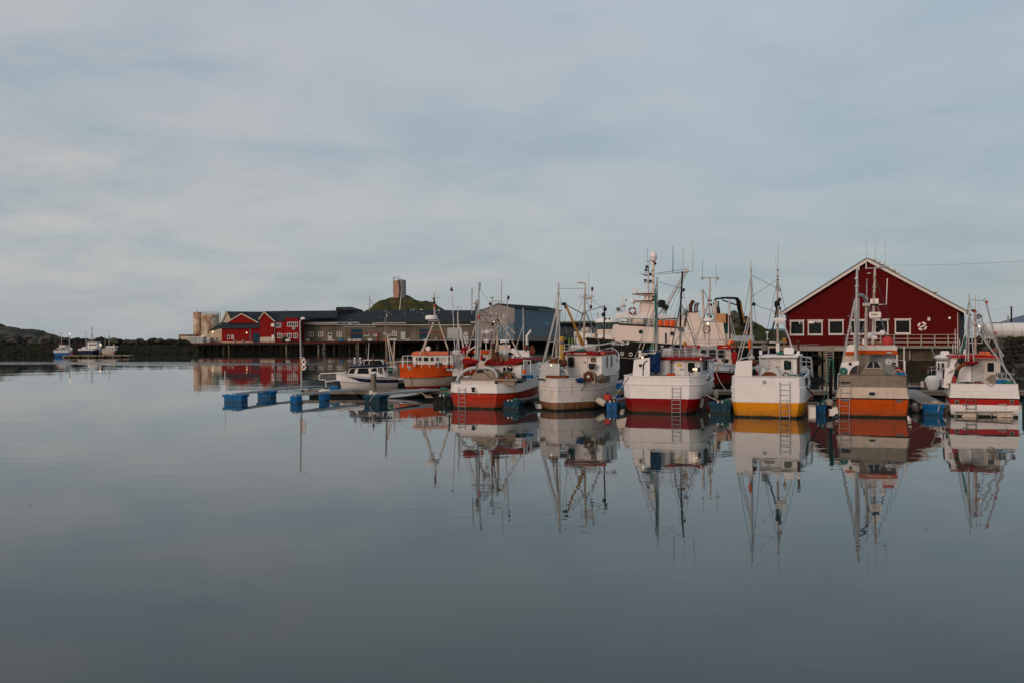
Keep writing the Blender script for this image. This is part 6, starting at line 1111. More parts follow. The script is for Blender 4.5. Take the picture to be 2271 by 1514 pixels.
for a in ((1106, 704, 1158, 796, .05), (1104, 706, 1143, 740, .035), (1086, 716, 1050, 800, .045), (1101, 717, 1083, 797, .04), (1072, 700, 1064, 800, .035), (1097, 740, 1092, 800, .05), (1104, 735, 1097, 800, .05), (1054, 722, 1031, 802, .045), (1063, 762, 1043, 825, .045), (1075, 740, 1052, 792, .04), (1125, 738, 1160, 797, .045), (1118, 690, 1118, 736, .03), (1119, 692, 1108, 736, .03)): t.tube('rigging_strut', 'rmast', [(a[0], a[1], 3.2), (a[2], a[3], 2.9)], a[4])
for a in ((1066, 686, 1090, 704), (1063, 700, 1104, 700)): t.tube('stay_beam', 'pale', [(a[0], a[1], 2.4), (a[2], a[3], 3.4)], .05)
radome(t, t.p(1078, 741, 3.0), .31, .25); t.tube('radar_leg', 'galv', [(1072, 742, 3), (1053, 780, 3)], .035); t.mk('searchlight', MB().lathe(t.p(1078, 756, 2.8), [(.1, -.14), (.13, 0), (.12, .14)], 12, (1, 0, 0)), 'radome'); t.tube('searchlight_stem', 'white', [(1078, 776, 2.8), (1078, 760, 2.8)], .04)
t.mk('exhaust_box', MB().box(t.p(1090, 798, 2.9), t.p(1102, 780, 2.9) + V((0, .4, 0))).lump(t.p(1100, 793, 2.8), (.22, .2, .22), 4, .5), 'rust'); t.tube('exhaust_stack', 'rust', [(1094, 782, 3), (1093, 762, 3)], .1, n=8)
t.bx('roof_box', 'conc', 1110, 788.5, 1127, 799, 2.7, .5); t.mk('liferaft', MB().lathe(t.p(1105, 783, 4), [(.1, 0), (.2, .05), (.2, .6), (.1, .66)], 12, (1, 0, 0)), 'radome'); t.mk('searchlight', MB().lathe(t.p(1139, 778, 3), [(.15, -.1), (.18, .08), (.1, .2)], 12, (-.6, 1, 0)), 'radome'); t.tube('stem', 'white', [(1136, 795, 3), (1142, 781, 3)], .05)
t.mk('hose_coil', MB().torus(t.p(1108, 797, 2.6), .2, .04, (0, -1, .4), 16, 5), 'brown'); mast(t, [(1121.5, 786, 2.6), (1126, 657, 2.6)], .04, 'galv', name='flag_staff'); t.mk('pennant', MB().lump(t.p(1127.5, 660, 2.6), (.07, .05, .14), 2, .4), 'dark')
t.mk('stern_frame', MB().path([t.p(x, y, 2.2) for x, y in ((1162, 830), (1162, 798), (1177, 799), (1177, 827))], .045).path([t.p(x, y, 2.2) for x, y in ((1169, 799), (1169, 829))], .03), 'galv'); t.tube('exhaust_stack', 'alu', [(1164.5, 822, 2.4), (1164.5, 798, 2.4)], .11, n=10); t.mk('buoy_ball', MB().ball(t.p(1163, 823, 1.8), .13), 'orange2')
t.mk('control_cabinet', MB().box(t.p(1157, 845, 2.2), t.p(1165, 832, 2.2) + V((0, .1, 0))), 'dark'); 
a, b = t.p(1025, 905, -.06), t.p(1024, 858.5, -.06); ladder(t, a, b, .42, 5, 'galv', .018); t.mk('bollard', MB().lathe(t.p(1049, 868, -.06), [(.08, 0), (.08, .2), (.13, .22), (.13, .26), (0, .28)], 12), 'dark')
railing(t, [pt(q, 1, 4) for q in (.62, .72, .82, .92, 1)], .55, 1, 'galv', .016); t.mk('bulwark_step', MB().ext([pt(.5, 1, 4) + V((-.05, 0, .0)), pt(.98, 1, 4) + V((-.02, 0, 0)), pt(.98, 1, 4) + V((-.02, 0, .42)), pt(.62, 1, 4) + V((-.05, 0, .4))], (-.05, 0, 0)), 'white')
rope('striped mooring rope from the red hull bollard down to the blue finger float', t.world(t.p(1052, 862, -.1)), f5.world((-.2, .2, .5)), .45, .03, 'wrope')
# ---- N2 rusty white boat
t = T('fishing_boat', 'rusty white double strake fishing boat with ochre crane boom and tall twin masts', 'boat', W(1262, 911.5), 24)
z = lambda y: t.p(1250, y, 0).z
M['rustband'] = mat('rust_bleeding_boot_top', (.20, .085, .04), .75, var=.5, scale=2.5, stain=(.30, .25, .22), amt=.5, sscale=1.3, stretch=(1, 1, .6))
pt = hull(t, 10.6, 3.75, [(-.5, -.2, .72), (0, .2, .9), (z(891.5), .85, 1.0), (z(865.5), 1.85, 1.03), (z(857), 2.1, 1.035), (z(840), 2.75, 1.02)], [0, 0, 1, 1, 1], ['rustband', 'white2'], st=.10, stl=.24, org=(t.p(1230, 911, 0).x, 0), deck=1.35, rake=.1, n=26, strakes=(2, 3, 4), sm='white2', t0=.36, railr=.035, sr=.03)
t.mk('stern_shelter', MB().ext([t.p(x, y, .55) for x, y in ((1196, 840), (1200, 806), (1212, 804), (1241, 806), (1240, 840))], (0, .1, 0)), 'grey'); t.mk('shelter_side', MB().ext([t.p(1198, 840, .6), t.p(1201, 806, .6), t.p(1201, 806, 2.2), t.p(1198, 840, 2.2)], (.05, 0, 0)), 'grey')
t.mk('chute_arch', MB().path([t.p(x, y, 1.1) for x, y in ((1241, 830), (1243, 823), (1250, 820), (1257, 824), (1260, 838))], .1, 8), 'grey'); t.bx('hatch_opening', 'brown', 1210, 832, 1256, 839, .52, .4)
WY = 2.6
t.mk('wheelhouse', MB().ext([t.p(x, y, WY) for x, y in ((1252, 846), (1254, 785), (1322, 786), (1322, 848))], (0, 3.0, 0)), 'white2', smooth=.3); a = t.p(1322, 848, WY)
t.mk('side_house', MB().box((a.x - .03, WY + .05, a.z + .4), (a.x + .34, WY + 2.9, t.p(1322, 788, WY).z)), 'white', smooth=.3); t.mk('wheelhouse_roof', MB().ext([t.p(x, y, WY - .3) for x, y in ((1250, 786), (1249.5, 780), (1253, 778), (1326, 780), (1328, 787))], (0, 3.5, 0)), 'red', smooth=.3)
for x0, x1 in ((1256, 1267), (1272, 1300)): t.bx('roof_stripe', 'white', x0, 783, x1, 784, WY - .34, .04)
t.win(1259.5, 790, 1274.5, 813.5, WY, fr='dgrey', fw=.05, rad=.14); t.win(1311, 792, 1321, 802, WY, fr='rust', fw=.06, rad=.02, cross=(2, 2))
for y in (.5, 1.35): c = V((a.x + .345, WY + .45 + y, t.p(1322, 802, WY).z)); window(t, c, (0, 1, 0), (0, 0, 1), .42, .75, None, 'white', .08, .04)
t.tube('door_handle', 'dark', [(1293.5, 801.5, WY - .05), (1300, 804, WY - .05)], .025); t.mk('door_frame', MB().path([t.p(x, y, WY - .02) for x, y in ((1303, 845), (1303, 790), (1321, 790))], .02), 'grey')
winch(t, t.p(1308.5, 834, 1.3), .31, .5, 'rust'); t.mk('winch_housing', MB().ext([t.p(x, y, 1.2) for x, y in ((1293, 841), (1293, 826), (1302, 823), (1320, 827), (1330, 842))], (0, .07, 0)), 'steel'); t.mk('winch_cover', MB().path([t.p(x, y, 1.1) for x, y in ((1299, 832), (1302, 825), (1309, 822), (1316, 825), (1319, 836), (1320, 850))], .06), 'steel'); t.mk('hauler_block', MB().lump(t.p(1333, 838, 1.4), (.26, .3, .26), 5, .4), 'steel')
t.mk('small_winch', MB().lathe(t.p(1312, 813, 2.2), [(.1, -.1), (.17, -.06), (.17, .06), (.1, .1)], 14, (0, -1, 0)).beam(t.p(1306, 807, 2.2), t.p(1320, 808, 2.2), .12, .12), 'dark')
t.bx('green_panel', mat('dull_green_paint', (.07, .12, .08), .6, stain=(.12, .08, .05), amt=.4), 1334, 822, 1346, 845, 4, .1)
mast(t, [(1233, 802, 1.2), (1237, 690, 1.2), (1239.3, 628, 1.2)], .115, 'rmast', r2=.05); 
for a in ((1203.5, 806, 1235, 682, .05), (1209, 796, 1236, 684, .045), (1223.5, 796, 1241, 690, .05), (1241, 795, 1240, 690, .04)): t.tube('mast_leg', 'alu', [(a[0], a[1], .8), (a[2], a[3], 1.2)], a[4])
t.tube('spreader', 'alu', [(1220, 758, .9), (1240, 757.5, 1.2)], .03); t.tube('shelter_rail', 'galv', [(1203, 805, .7), (1240, 789, 1.0)], .04); t.tube('spreader', 'alu', [(1232, 682, 1.2), (1241, 681, 1.2)], .04)
mast(t, [(1294.5, 780, 4.6), (1296, 690, 4.6), (1298, 628, 4.6)], .125, 'rmast', r2=.07, name='main_mast'); t.tube('mast_top_arm', 'pale', [(1298.5, 628.5, 4.6), (1281, 626.5, 4.6)], .05)
for a in ((1272.5, 768, 1293.5, 692, .05), (1330.5, 764, 1298, 690, .055)): t.tube('mast_leg', 'dgrey', [(a[0], a[1], 3.6), (a[2], a[3], 4.6)], a[4])
t.tube('crossarm', 'galv', [(1286, 660, 4.6), (1320, 657.5, 4.6)], .03); t.mk('gps_dome', MB().ball(t.p(1285.5, 654, 4.6), .07, 8), 'radome'); t.tube('gps_stem', 'galv', [(1286, 661, 4.6), (1285.5, 655, 4.6)], .02); t.mk('yagi', MB().lump(t.p(1305, 660, 4.6), (.22, .05, .1), 4, .5), 'galv')
t.tube('light_pole', 'rmast', [(1313.5, 642, 4.5), (1310.5, 680, 4.5)], .03)
for x, y in ((1313.5, 641), (1310.5, 681)): t.mk('mast_light', MB().lathe(t.p(x, y, 4.5), [(.05, -.12), (.08, -.06), (.08, .06), (.05, .12)], 8), 'rust')
for y in (655, 664, 672): t.tube('mast_step', 'galv', [(1294, y, 4.5), (1301, y, 4.5)], .018)
t.tube('whip_antenna', 'galv', [(1305, 657, 4.6), (1305.5, 605, 4.6)], .012)
t.tube('crane_boom', 'yb', [(1292, 764, 2.6), (1283, 742, 2.4), (1254, 676, 1.8)], .07, n=8); t.tube('crane_boom_root', 'yb', [(1292.5, 765, 2.6), (1284, 745, 2.4)], .12, n=8); t.mk('boom_head', MB().beam(t.p(1247, 674, 1.8), t.p(1255, 675, 1.8), .18, .18).tube(t.p(1253, 678, 1.8), t.p(1253, 684, 1.8), .05), 'dark'); t.tube('boom_stay', 'dgrey', [(1257, 677, 1.8), (1293, 697, 4.6)], .028); t.tube('boom_line', 'dark', [(1253, 684, 1.8), (1254, 715, 1.8)], .012)
t.tube('side_boom', 'alu', [(1246, 780, 1.6), (1362, 759, 3.2)], .045, n=7); t.mk('boom_end', MB().lump(t.p(1361, 762, 3.2), (.16, .1, .12), 3, .4), 'galv'); t.tube('post', 'dark', [(1338.5, 780, 3), (1341, 680, 3)], .045); t.mk('floodlight', MB().ball(t.p(1342, 686, 3), .12, 8).ball(t.p(1338.5, 698, 3), .13, 8), 'dark'); t.tube('stay_wire', 'dark', [(1341, 679, 3), (1299, 691, 4.6)], .02)
t.tube('post_head', 'galv', [(1336, 679, 3), (1342, 678.5, 3)], .04)
railing(t, [t.p(x, 779, WY + .4) for x in (1252, 1263, 1274, 1285, 1296, 1307, 1318, 1329)], .42, 2, 'alu', .022); t.mk('liferaft_canister', MB().lathe(t.p(1296, 772, WY + 1), [(.08, 0), (.2, .05), (.22, .3), (.22, .45), (.2, .68), (.08, .74)], 14, (1, 0, 0)), 'radome', smooth=.5); t.mk('liferaft_canister', MB().lathe(t.p(1266, 771, WY + 1), [(.08, 0), (.17, .05), (.17, .75), (.08, .8)], 14, (1, 0, 0)), 'radome', smooth=.5)
t.mk('net_heap', MB().lump(t.p(1286, 777, WY), (.38, .3, .14), 3, .4), 'green'); t.mk('plastic_tub', MB().box(t.p(1332, 786, 2.5), t.p(1340, 778, 2.5) + V((0, .3, 0))), 'buoyred')
t.mk('net_bundle', MB().lump(t.p(1227, 800, 1), (.24, .24, .34), 2, .7).lump(t.p(1222, 812, .9), (.15, .2, .3), 3, .5), 'brown'); t.mk('roller', MB().lathe(t.p(1239, 804, 1.4), [(.12, 0), (.22, .05), (.2, .42), (.12, .5)], 12, (1, .3, 0)), 'rust'); t.mk('lamp', MB().ball(t.p(1222, 809, .5), .045, 6), 'lit')
railing(t, [pt(q, 1, 5) for q in (.6, .68, .76, .84, .92, 1)] + [pt(.9, -1, 5)], .75, 2, 'white', .02)
t.mk('bulwark_gate', MB().ext([pt(.30, 1, 5) + V((.02, 0, .02)), pt(.40, 1, 5) + V((.02, 0, .02)), pt(.40, 1, 5) + V((.02, 0, -.5)), pt(.30, 1, 5) + V((.02, 0, -.5))], (.02, 0, 0)), 'steel')
t.mk('stern_line', MB().path([pt(.12, 1, 5) + V((.02, 0, .03)), pt(.12, 1, 4) + V((.04, 0, 0)), pt(.1, 1, 3) + V((.04, 0, 0))], .02, 5), 'green'); t.mk('cleat_rope', MB().lump(t.p(1199, 840, .35), (.2, .12, .06), 3, .6), 'drope')
rope('thin dark mooring line slanting over the rusty white boat side', t.world(pt(.1, 1, 3)), t.world(pt(.24, 1, 2) + V((.1, 0, -.1))), .02, .014, 'drope')
fender('left off white fender with blue end leaning off the rusty white boat', P(1321, 883, 58.5), P(1346, 897, 58.0), .20); fender('right off white fender leaning behind the red ball buoy', P(1354, 880, 60), P(1371, 894, 59.6), .18)
buoy('red ball buoy hanging between two fenders beside the rusty white boat', P(1347.5, 881.5, 58.6), .27, group=None, tip=(0, -.2, 1))
rope('pale taut mooring rope from the small blue float up to the red bottomed boat', f6.world((0, .2, .6)), W(1391, 916) + V((.1, .3, 2.0)), .02, .03, 'wrope')
# ---- N3 red bottomed boat
t = T('fishing_boat', 'white boat with dark red bottom, stern door and blue tarpaulin under its arch', 'boat', W(1462, 916.5), H0)
z = lambda y: t.p(1460, y, 0).z
pt = hull(t, 10.6, 4.35, [(-.5, -.2, .72), (0, .2, .90), (z(883), 1.15, .985), (z(880.5), 1.2, 1.0), (z(852), 2.05, 1.02), (z(834), 2.45, 1.0)], [0, 0, 1, 1, 1], ['red', 'white'], st=.76, stl=.08, deck=1.15, rake=.1, n=26, strakes=(4,), t0=.4, sr=.045)
railing(t, [pt(q, 1, 5) for q in (.42, .5, .58, .66, .74, .82, .9, .97)] + [pt(.9, -1, 5)], .72, 2, 'white', .028)
WY = 1.3
t.mk('shelter', MB().ext([t.p(x, y, .35) for x, y in ((1402.5, 836), (1406, 797), (1441, 792), (1441, 836), (1428, 836), (1428.5, 810), (1431.5, 803), (1437, 800), (1437, 798), (1430, 800.5), (1425, 808), (1424.5, 836))], (0, .08, 0)), 'white', smooth=.3)
t.mk('shelter_side', MB().ext([t.p(1403, 836, .4), t.p(1406, 797, .4), t.p(1406, 797, 4), t.p(1403, 836, 4)], (.06, 0, 0)), 'white'); t.bx('arch_inner', 'navy', 1429, 803, 1432, 836, .6, .4)
t.mk('wheelhouse', MB().ext([t.p(x, y, WY + .6) for x, y in ((1432, 840), (1440, 795), (1553, 795), (1553, 842))], (0, 3.4, 0)), mat('pale_blue_grey_paint', (.50, .54, .55), .45, stain=(.3, .26, .2), amt=.2), smooth=.3)
t.mk('wheelhouse_roof', MB().ext([t.p(x, y, WY) for x, y in ((1440, 797.5), (1440, 794), (1463, 791.5), (1557, 792.5), (1557, 798))], (0, 4.3, 0)), 'red', smooth=.3); t.bx('roof_end_box', 'red', 1548, 790.5, 1558, 800.5, WY - .12, .5); t.bx('roof_number', 'white', 1552.5, 793, 1555.5, 797.5, WY - .15, .02)
t.mk('locker', MB().lathe(t.p(1475.5, 830, WY + .35), [(.30, 0), (.31, .05), (.31, .9), (.30, .95)], 20), 'white', smooth=.5)
d = t.bx('door', 'white', 1495, 799, 1518.5, 836, WY + .55, .05, rad=.03); t.bx('door_sign', mat('yellow_sign', (.62, .50, .03), .5), 1502.5, 806, 1511, 812, WY + .5, .03, d); t.tube('door_handle', 'dark', [(1508, 817, WY + .45), (1515, 817.6, WY + .45)], .018, d)
for y in (803, 817, 826): t.bx('hinge', 'dgrey', 1493.3, y - 1, 1495.3, y + 1.2, WY + .5, .04, d)
t.tube('door_rail', 'white', [(1497, 820, WY + .5), (1517, 820, WY + .5)], .015)
t.win(1523.5, 801, 1543.5, 826, WY + .6, fr='white', fw=.05, rad=.13); window(t, V((t.p(1553, 812, WY + .6).x + .01, WY + 2.2, t.p(1553, 812, WY).z)), (0, 1, 0), (0, 0, 1), 1.1, .55, None, 'dark', .08, .04); t.bx('lamp_box', 'dark', 1417, 806.5, 1422.5, 812.5, .27, .08)
t.mk('tarpaulin', MB().lump(t.p(1451, 800, .7), (.32, .28, .62), 3, .5).lump(t.p(1456, 812, .7), (.22, .2, .36), 8, .5).lump(t.p(1446, 784, .7), (.42, .25, .16), 6, .4), 'bluenet')
t.bx('arm_platform', 'alu', 1419, 782, 1454, 784, .4, .2); t.bx('arm_platform', 'alu', 1434, 776, 1451, 778, .5, .2); t.mk('gps_dome', MB().ball(t.p(1419.5, 780, .4), .1, 10), 'radome'); t.bx('stand', 'white', 1416, 784, 1423, 791, .4, .2)
t.mk('deck_lamp', MB().ball(t.p(1425, 792, .2), .055, 6), 'lit'); t.tube('shelter_rail', 'alu', [(1408, 796, .3), (1443, 781, .4), (1456, 780, .5)], .035)
mast(t, [(1455, 800, 1.8), (1456.7, 700, 1.8), (1457, 615, 1.8)], .12, 'galv', r2=.07)
for a in ((1408, 794, 1450, 687, .04), (1424, 778, 1451, 690, .035)): t.tube('mast_leg', 'rmast', [(a[0], a[1], .3), (a[2], a[3], 1.7)], a[4])
t.mk('rope_bundle', MB().path([t.p(x, y, 1.6) for x, y in ((1453, 640), (1452.5, 680), (1454, 720), (1450, 760), (1447, 775))], .035, 5).path([t.p(x, y, 1.6) for x, y in ((1454.5, 650), (1455, 700), (1452, 740))], .035, 5), 'green'); t.tube('halyard', 'wrope', [(1450, 690, 1.5), (1445, 775, .8)], .012); t.tube('halyard', 'wrope', [(1453, 690, 1.5), (1449, 775, .8)], .012)
t.tube('crossarm', 'green', [(1415, 760, .6), (1452, 759.5, 1.2)], .025)
t.mk('net_on_rail', MB().lump(t.p(1437, 779, .5), (.3, .2, .08), 2, .5), 'bluenet'); t.mk('net_on_rail', MB().lump(t.p(1446, 774, .9), (.12, .1, .3), 2, .5), 'green')
mast(t, [(1508.5, 790, 7.2), (1509.5, 680, 7.2), (1513.5, 602, 7.2)], .085, 'dark', r2=.075, lights=((.30, 'dark'), (.5, 'galv'), (.78, 'dark')), name='main_mast')
for a in ((1489, 772, 1509, 675, .06), (1546, 775, 1512, 677, .045), (1494, 765, 1510, 740, .03)): t.tube('mast_leg', 'dgrey', [(a[0], a[1], 6.2), (a[2], a[3], 7.2)], a[4])
t.tube('crossarm', 'galv', [(1491, 604, 7.2), (1500, 607, 7.2), (1536, 602, 7.2)], .03); t.tube('crossarm', 'galv', [(1504, 649, 7.2), (1516, 648.5, 7.2)], .025)
for x, y0, y1, m_ in ((1492.3, 606, 545, 'navy'), (1514.7, 600, 549, 'grey'), (1536.5, 602, 542, 'rmast')): t.tube('whip_antenna', m_, [(x, y0, 7.2), (x + .5, y1, 7.2)], .024, r2=.014)
t.tube('antenna', 'galv', [(1506, 648, 7.2), (1506, 637, 7.2)], .02); t.mk('radar_reflector', MB().add([t.p(x, y, yl) for x, y, yl in ((1522, 683, 7), (1516, 687, 7), (1520, 697, 7), (1527, 690, 7), (1521, 689, 6.7))], [(0, 1, 4), (1, 2, 4), (2, 3, 4), (3, 0, 4), (0, 3, 2, 1)]), 'galv', smooth=0)
railing(t, [t.p(x, 791, WY + .6) for x in (1462, 1477, 1492, 1507, 1522, 1537, 1551)], .42, 5, 'galv', .018); railing(t, [t.p(x, 790, WY + 3.8) for x in (1469, 1487, 1505, 1523, 1541)], .5, 3, 'galv', .018)
t.mk('liferaft_canister', MB().lathe(t.p(1471, 786, WY + 1.6), [(.1, 0), (.2, .04), (.2, .48), (.1, .52)], 14, (1, 0, 0)).lathe(t.p(1471, 779, WY + 1.6), [(.1, 0), (.17, .04), (.17, .48), (.1, .52)], 14, (1, 0, 0)), 'radome', smooth=.5)
t.tube('radar_post', 'galv', [(1510, 775, 4), (1510, 738, 4)], .05); t.bx('radar_platform', 'galv', 1492, 735, 1538, 736.5, 4, .1); t.bx('monitor_box', 'dgrey', 1503, 725.5, 1515, 734, 3.8, .4, rad=.06); t.bx('white_box', 'white', 1515, 726.5, 1525, 732, 4, .4, rad=.03); t.mk('loudspeaker', MB().torus(t.p(1518, 740, 4), .1, .02, n=14, m=5).torus(t.p(1533, 741, 4), .1, .02, n=14, m=5), 'galv')
t.mk('searchlight', MB().lathe(t.p(1519, 762, 3.2), [(.08, -.13), (.13, 0), (.11, .1)], 12, (0, -1, .1)), 'yb'); t.tube('searchlight_stem', 'cream', [(1519, 788, 3.2), (1519, 765, 3.2)], .03); t.mk('horn', MB().lathe(t.p(1468, 776, 2.4), [(.03, 0), (.03, .12), (.12, .22), (.1, .26)], 10), 'radome'); t.mk('horn', MB().lathe(t.p(1487, 776, 3), [(.03, 0), (.03, .12), (.08, .2)], 10), 'radome')
for a in ((1510, 740, 1489, 776), (1512, 740, 1545, 776)): t.tube('stay_wire', 'galv', [(a[0], a[1], 4), (a[2], a[3], 3)], .02)
t.mk('control_stand', MB().ext([t.p(x, y, .9) for x, y in ((1536, 846), (1538, 826), (1541, 820), (1546, 820), (1551, 846))], (0, .25, 0)), 'grey'); t.mk('work_light', MB().ball(t.p(1538.5, 818, .8), .06, 8).ball(t.p(1544, 818, .8), .06, 8), 'lit'); t.bx('light_box', 'dark', 1547, 814, 1552, 824, 1.2, .2); t.mk('cable_coil', MB().torus(t.p(1533, 829, 1.2), .12, .025, n=14, m=5), 'dark')
a, b = t.p(1499.5, 918, -.08), t.p(1499.5, 856, -.08); ladder(t, a, b, .46, 7, 'galv', .017); t.mk('vent_box', MB().box(t.p(1557, 840, 2.5), t.p(1570, 830, 2.5) + V((0, .3, 0))), 'white')
fender('big white fender with dark end hanging at the bow side of the red bottomed boat', P(1551, 908, 55.6), P(1555, 876, 55.7), .18, cap='rubber'); fender('smaller white fender hanging further forward beside the teal finger float', P(1588, 888, 57.6), P(1586, 859, 57.8), .15, cap='rubber')
rope('rope with dark chafe guard from the red bottomed boat to the teal finger float', t.world(t.p(1545, 862, 1.2)), f7.world((-.1, .3, .62)), .03, .03, 'wrope'); o = MB().path([P(1543, 862, 55.6), P(1551, 875, 55.4), P(1560, 881, 55.2)], .045, 6).obj('chafe_guard', 'rubber'); tag(o, 'black hose guard around the rope at the red bottomed boat', 'hose')
# ---- N4 yellow bottomed boat
t = T('fishing_boat', 'white boat with ochre yellow bottom and silver ladder on its square stern', 'boat', W(1701, 925.5), H0)
z = lambda y: t.p(1700, y, 0).z
pt = hull(t, 10.4, 3.80, [(-.5, -.2, .74), (0, .2, .915), (z(892), 1.15, .985), (z(889), 1.25, 1.0), (z(858), 2.15, 1.02), (z(856.5), 2.18, 1.0), (z(834), 2.72, .99)], [0, 0, 1, 1, 1, 1], ['yellow', 'white'], st=.86, stl=.06, deck=1.2, rake=.1, n=26, strakes=(3,), t0=.42, sr=.02, rail=False)
t.mk('stern_cap', MB().path([t.p(1666, 833.5, -.02), t.p(1768, 834.5, -.02)], .035), 'grey')
t.mk('shelter', MB().ext([t.p(x, y, 0.0) for x, y in ((1628.5, 836), (1632.5, 800.5), (1668, 797.5), (1667.5, 836))], (0, .08, 0)), 'white', smooth=.3); t.mk('shelter_side', MB().ext([t.p(1628.5, 836, .1), t.p(1632.5, 800.5, .1), t.p(1632.5, 800.5, 4.5), t.p(1628.5, 836, 4.5)], (.06, 0, 0)), 'white')
a = pt(.2, 1, 6); t.mk('side_opening', MB().ext([pt(.06, 1, 6) + V((.03, 0, -.1)), pt(.24, 1, 6) + V((.03, 0, -.14)), pt(.24, 1, 6) + V((.03, 0, -.62)), pt(.1, 1, 6) + V((.03, 0, -.55))], (.01, 0, 0)), 'dark')
WY = 2.4
t.mk('wheelhouse', MB().ext([t.p(x, y, WY) for x, y in ((1685, 840), (1683.5, 790), (1767, 790), (1766, 842))], (0, 3.4, 0)), 'white', smooth=.3); t.mk('wheelhouse_roof', MB().ext([t.p(x, y, WY - .3) for x, y in ((1681, 791.5), (1684, 787.5), (1770, 787.5), (1770, 792)) ], (0, 4, 0)), 'white', smooth=.3); t.mk('roof_edge', MB().path([t.p(x, 791.8, WY - .32) for x in (1681, 1770)], .03), 'grey')
t.win(1736.5, 796, 1757.5, 821.5, WY, fr='white', fw=.05, rad=.13); d = t.bx('door', 'white2', 1706, 794, 1732, 834, WY - .03, .03); t.tube('door_handle', 'dark', [(1721.5, 811, WY - .08), (1727.5, 812.5, WY - .08)], .018, d)
for y in (800, 809, 816): t.bx('hinge', 'dgrey', 1703, y - .8, 1705, y + .8, WY - .05, .03, d)
t.bx('name_strip', 'grey', 1748, 799, 1755.5, 800.6, WY - .02, .015)
ch = [(1686, 832), (1690, 816), (1694, 812.5), (1698, 820), (1701, 823), (1706, 824), (1708, 817), (1714, 812.5), (1721, 813), (1727, 822), (1733, 833)]
t.mk('steel_chute', MB().ext([t.p(x, y, .5) for x, y in ch], (0, .5, 0)), mat('blue_grey_chute', (.33, .37, .39), .4, metal=.3, stain=(.2, .17, .13), amt=.3), smooth=.5); t.poly('chute_recess', 'brown', [(1688, 830), (1697, 824), (1712, 824), (1722, 829), (1722, 832), (1690, 833)], .46, .03)
mast(t, [(1666.5, 787, 1.0), (1666, 680, 1.0), (1665.5, 600, 1.0), (1665.3, 591, 1.0)], .10, 'alu', r2=.045, tip=.35); t.mk('mast_light', MB().ball(t.p(1672, 675, 1), .1, 8).tube(t.p(1667, 675, 1), t.p(1671, 675, 1), .04), 'dark'); t.tube('mast_ring', 'dark', [(1664, 602, 1), (1668, 602, 1)], .04)
for a in ((1634.5, 800, 1663.5, 690, .045), (1642, 797, 1665, 700, .04), (1659, 788, 1665, 770, .035)): t.tube('mast_leg', 'alu', [(a[0], a[1], .5), (a[2], a[3], 1)], a[4])
t.tube('shelter_rail', 'alu', [(1634, 801, .4), (1648, 794, .5), (1670, 788, .9)], .04); t.tube('shelter_rail', 'alu', [(1640, 794, .5), (1668, 792, .9)], .03); t.mk('oilskin', MB().lump(t.p(1662.5, 764, .8), (.08, .08, .3), 3, .3), 'orange2'); t.mk('net_bundle', MB().lump(t.p(1669, 803, .9), (.2, .2, .2), 4, .5), 'brown'); t.mk('net_bundle', MB().lump(t.p(1666, 792, .9), (.18, .18, .13), 5, .5), 'white2')
t.mk('black_cover', MB().lump(t.p(1672, 826, 1.2), (.12, .2, .22), 6, .4), 'dark'); railing(t, [t.p(x, 834, 1.6) for x in (1669, 1677, 1684)], .85, 4, 'alu', .018)
mast(t, [(1724.5, 787, 4.5), (1724.6, 680, 4.5), (1724.2, 602, 4.5)], .10, 'rmast', r2=.06, lights=((.66, 'dark'), (.78, 'galv'), (.55, 'dark')), name='main_mast', tip=None); t.tube('whip_antenna', 'grey', [(1725, 603, 4.5), (1726, 541, 4.5)], .025, r2=.012); t.tube('whip_antenna', 'grey', [(1722, 590, 4.5), (1718.5, 568, 4.5)], .012)
for y in (598, 612, 619, 634, 642): t.mk('mast_fitting', MB().box(t.p(1722, y + 2, 4.4), t.p(1727.5, y, 4.4) + V((0, .15, 0))), 'dgrey')
t.mk('mast_hub', MB().lathe(t.p(1723.5, 675, 4.5), [(.1, -.2), (.16, -.1), (.16, .1), (.1, .2)], 10), 'dark'); t.tube('mast_leg', 'alu', [(1725.5, 680, 4.4), (1757, 771, 3.6)], .055)
t.mk('cable', MB().path([t.p(x, y, 4.2) for x, y in ((1722.5, 680), (1719, 705), (1712, 735), (1704, 758), (1697, 770))], .05, 6), 'dark'); t.tube('wire', 'dark', [(1673, 675, 1.0), (1690, 683, 2), (1716, 690, 4)], .012); t.tube('wire_post', 'galv', [(1716, 690, 4), (1719, 702, 4)], .03)
t.bx('radar_base', 'radome', 1714.5, 705, 1742.5, 712, 4.0, .4, rad=.06); t.bx('radar_box', 'white', 1718, 712, 1741, 716, 4.05, .35); t.bx('radar_bracket', 'galv', 1720, 716, 1737, 718.5, 4.1, .3)
t.bx('roof_box', 'white', 1738, 770, 1760, 785, 3.0, .5, rad=.1); t.bx('roof_box_base', 'dark', 1741, 785, 1757, 788, 3.0, .5); t.mk('buoy_ball', MB().ball(t.p(1739.5, 754, 3.4), .12, 10), 'yb'); t.tube('ball_stem', 'yb', [(1739, 770, 3.4), (1739, 757, 3.4)], .03); t.mk('horn', MB().lathe(t.p(1701.5, 741, 3.4), [(.02, -.3), (.02, 0), (.09, .1), (.09, .14)], 10), 'radome'); t.tube('horn_arm', 'cream', [(1701.5, 748, 3.4), (1703, 754, 3.4), (1706, 752, 3.4)], .025)
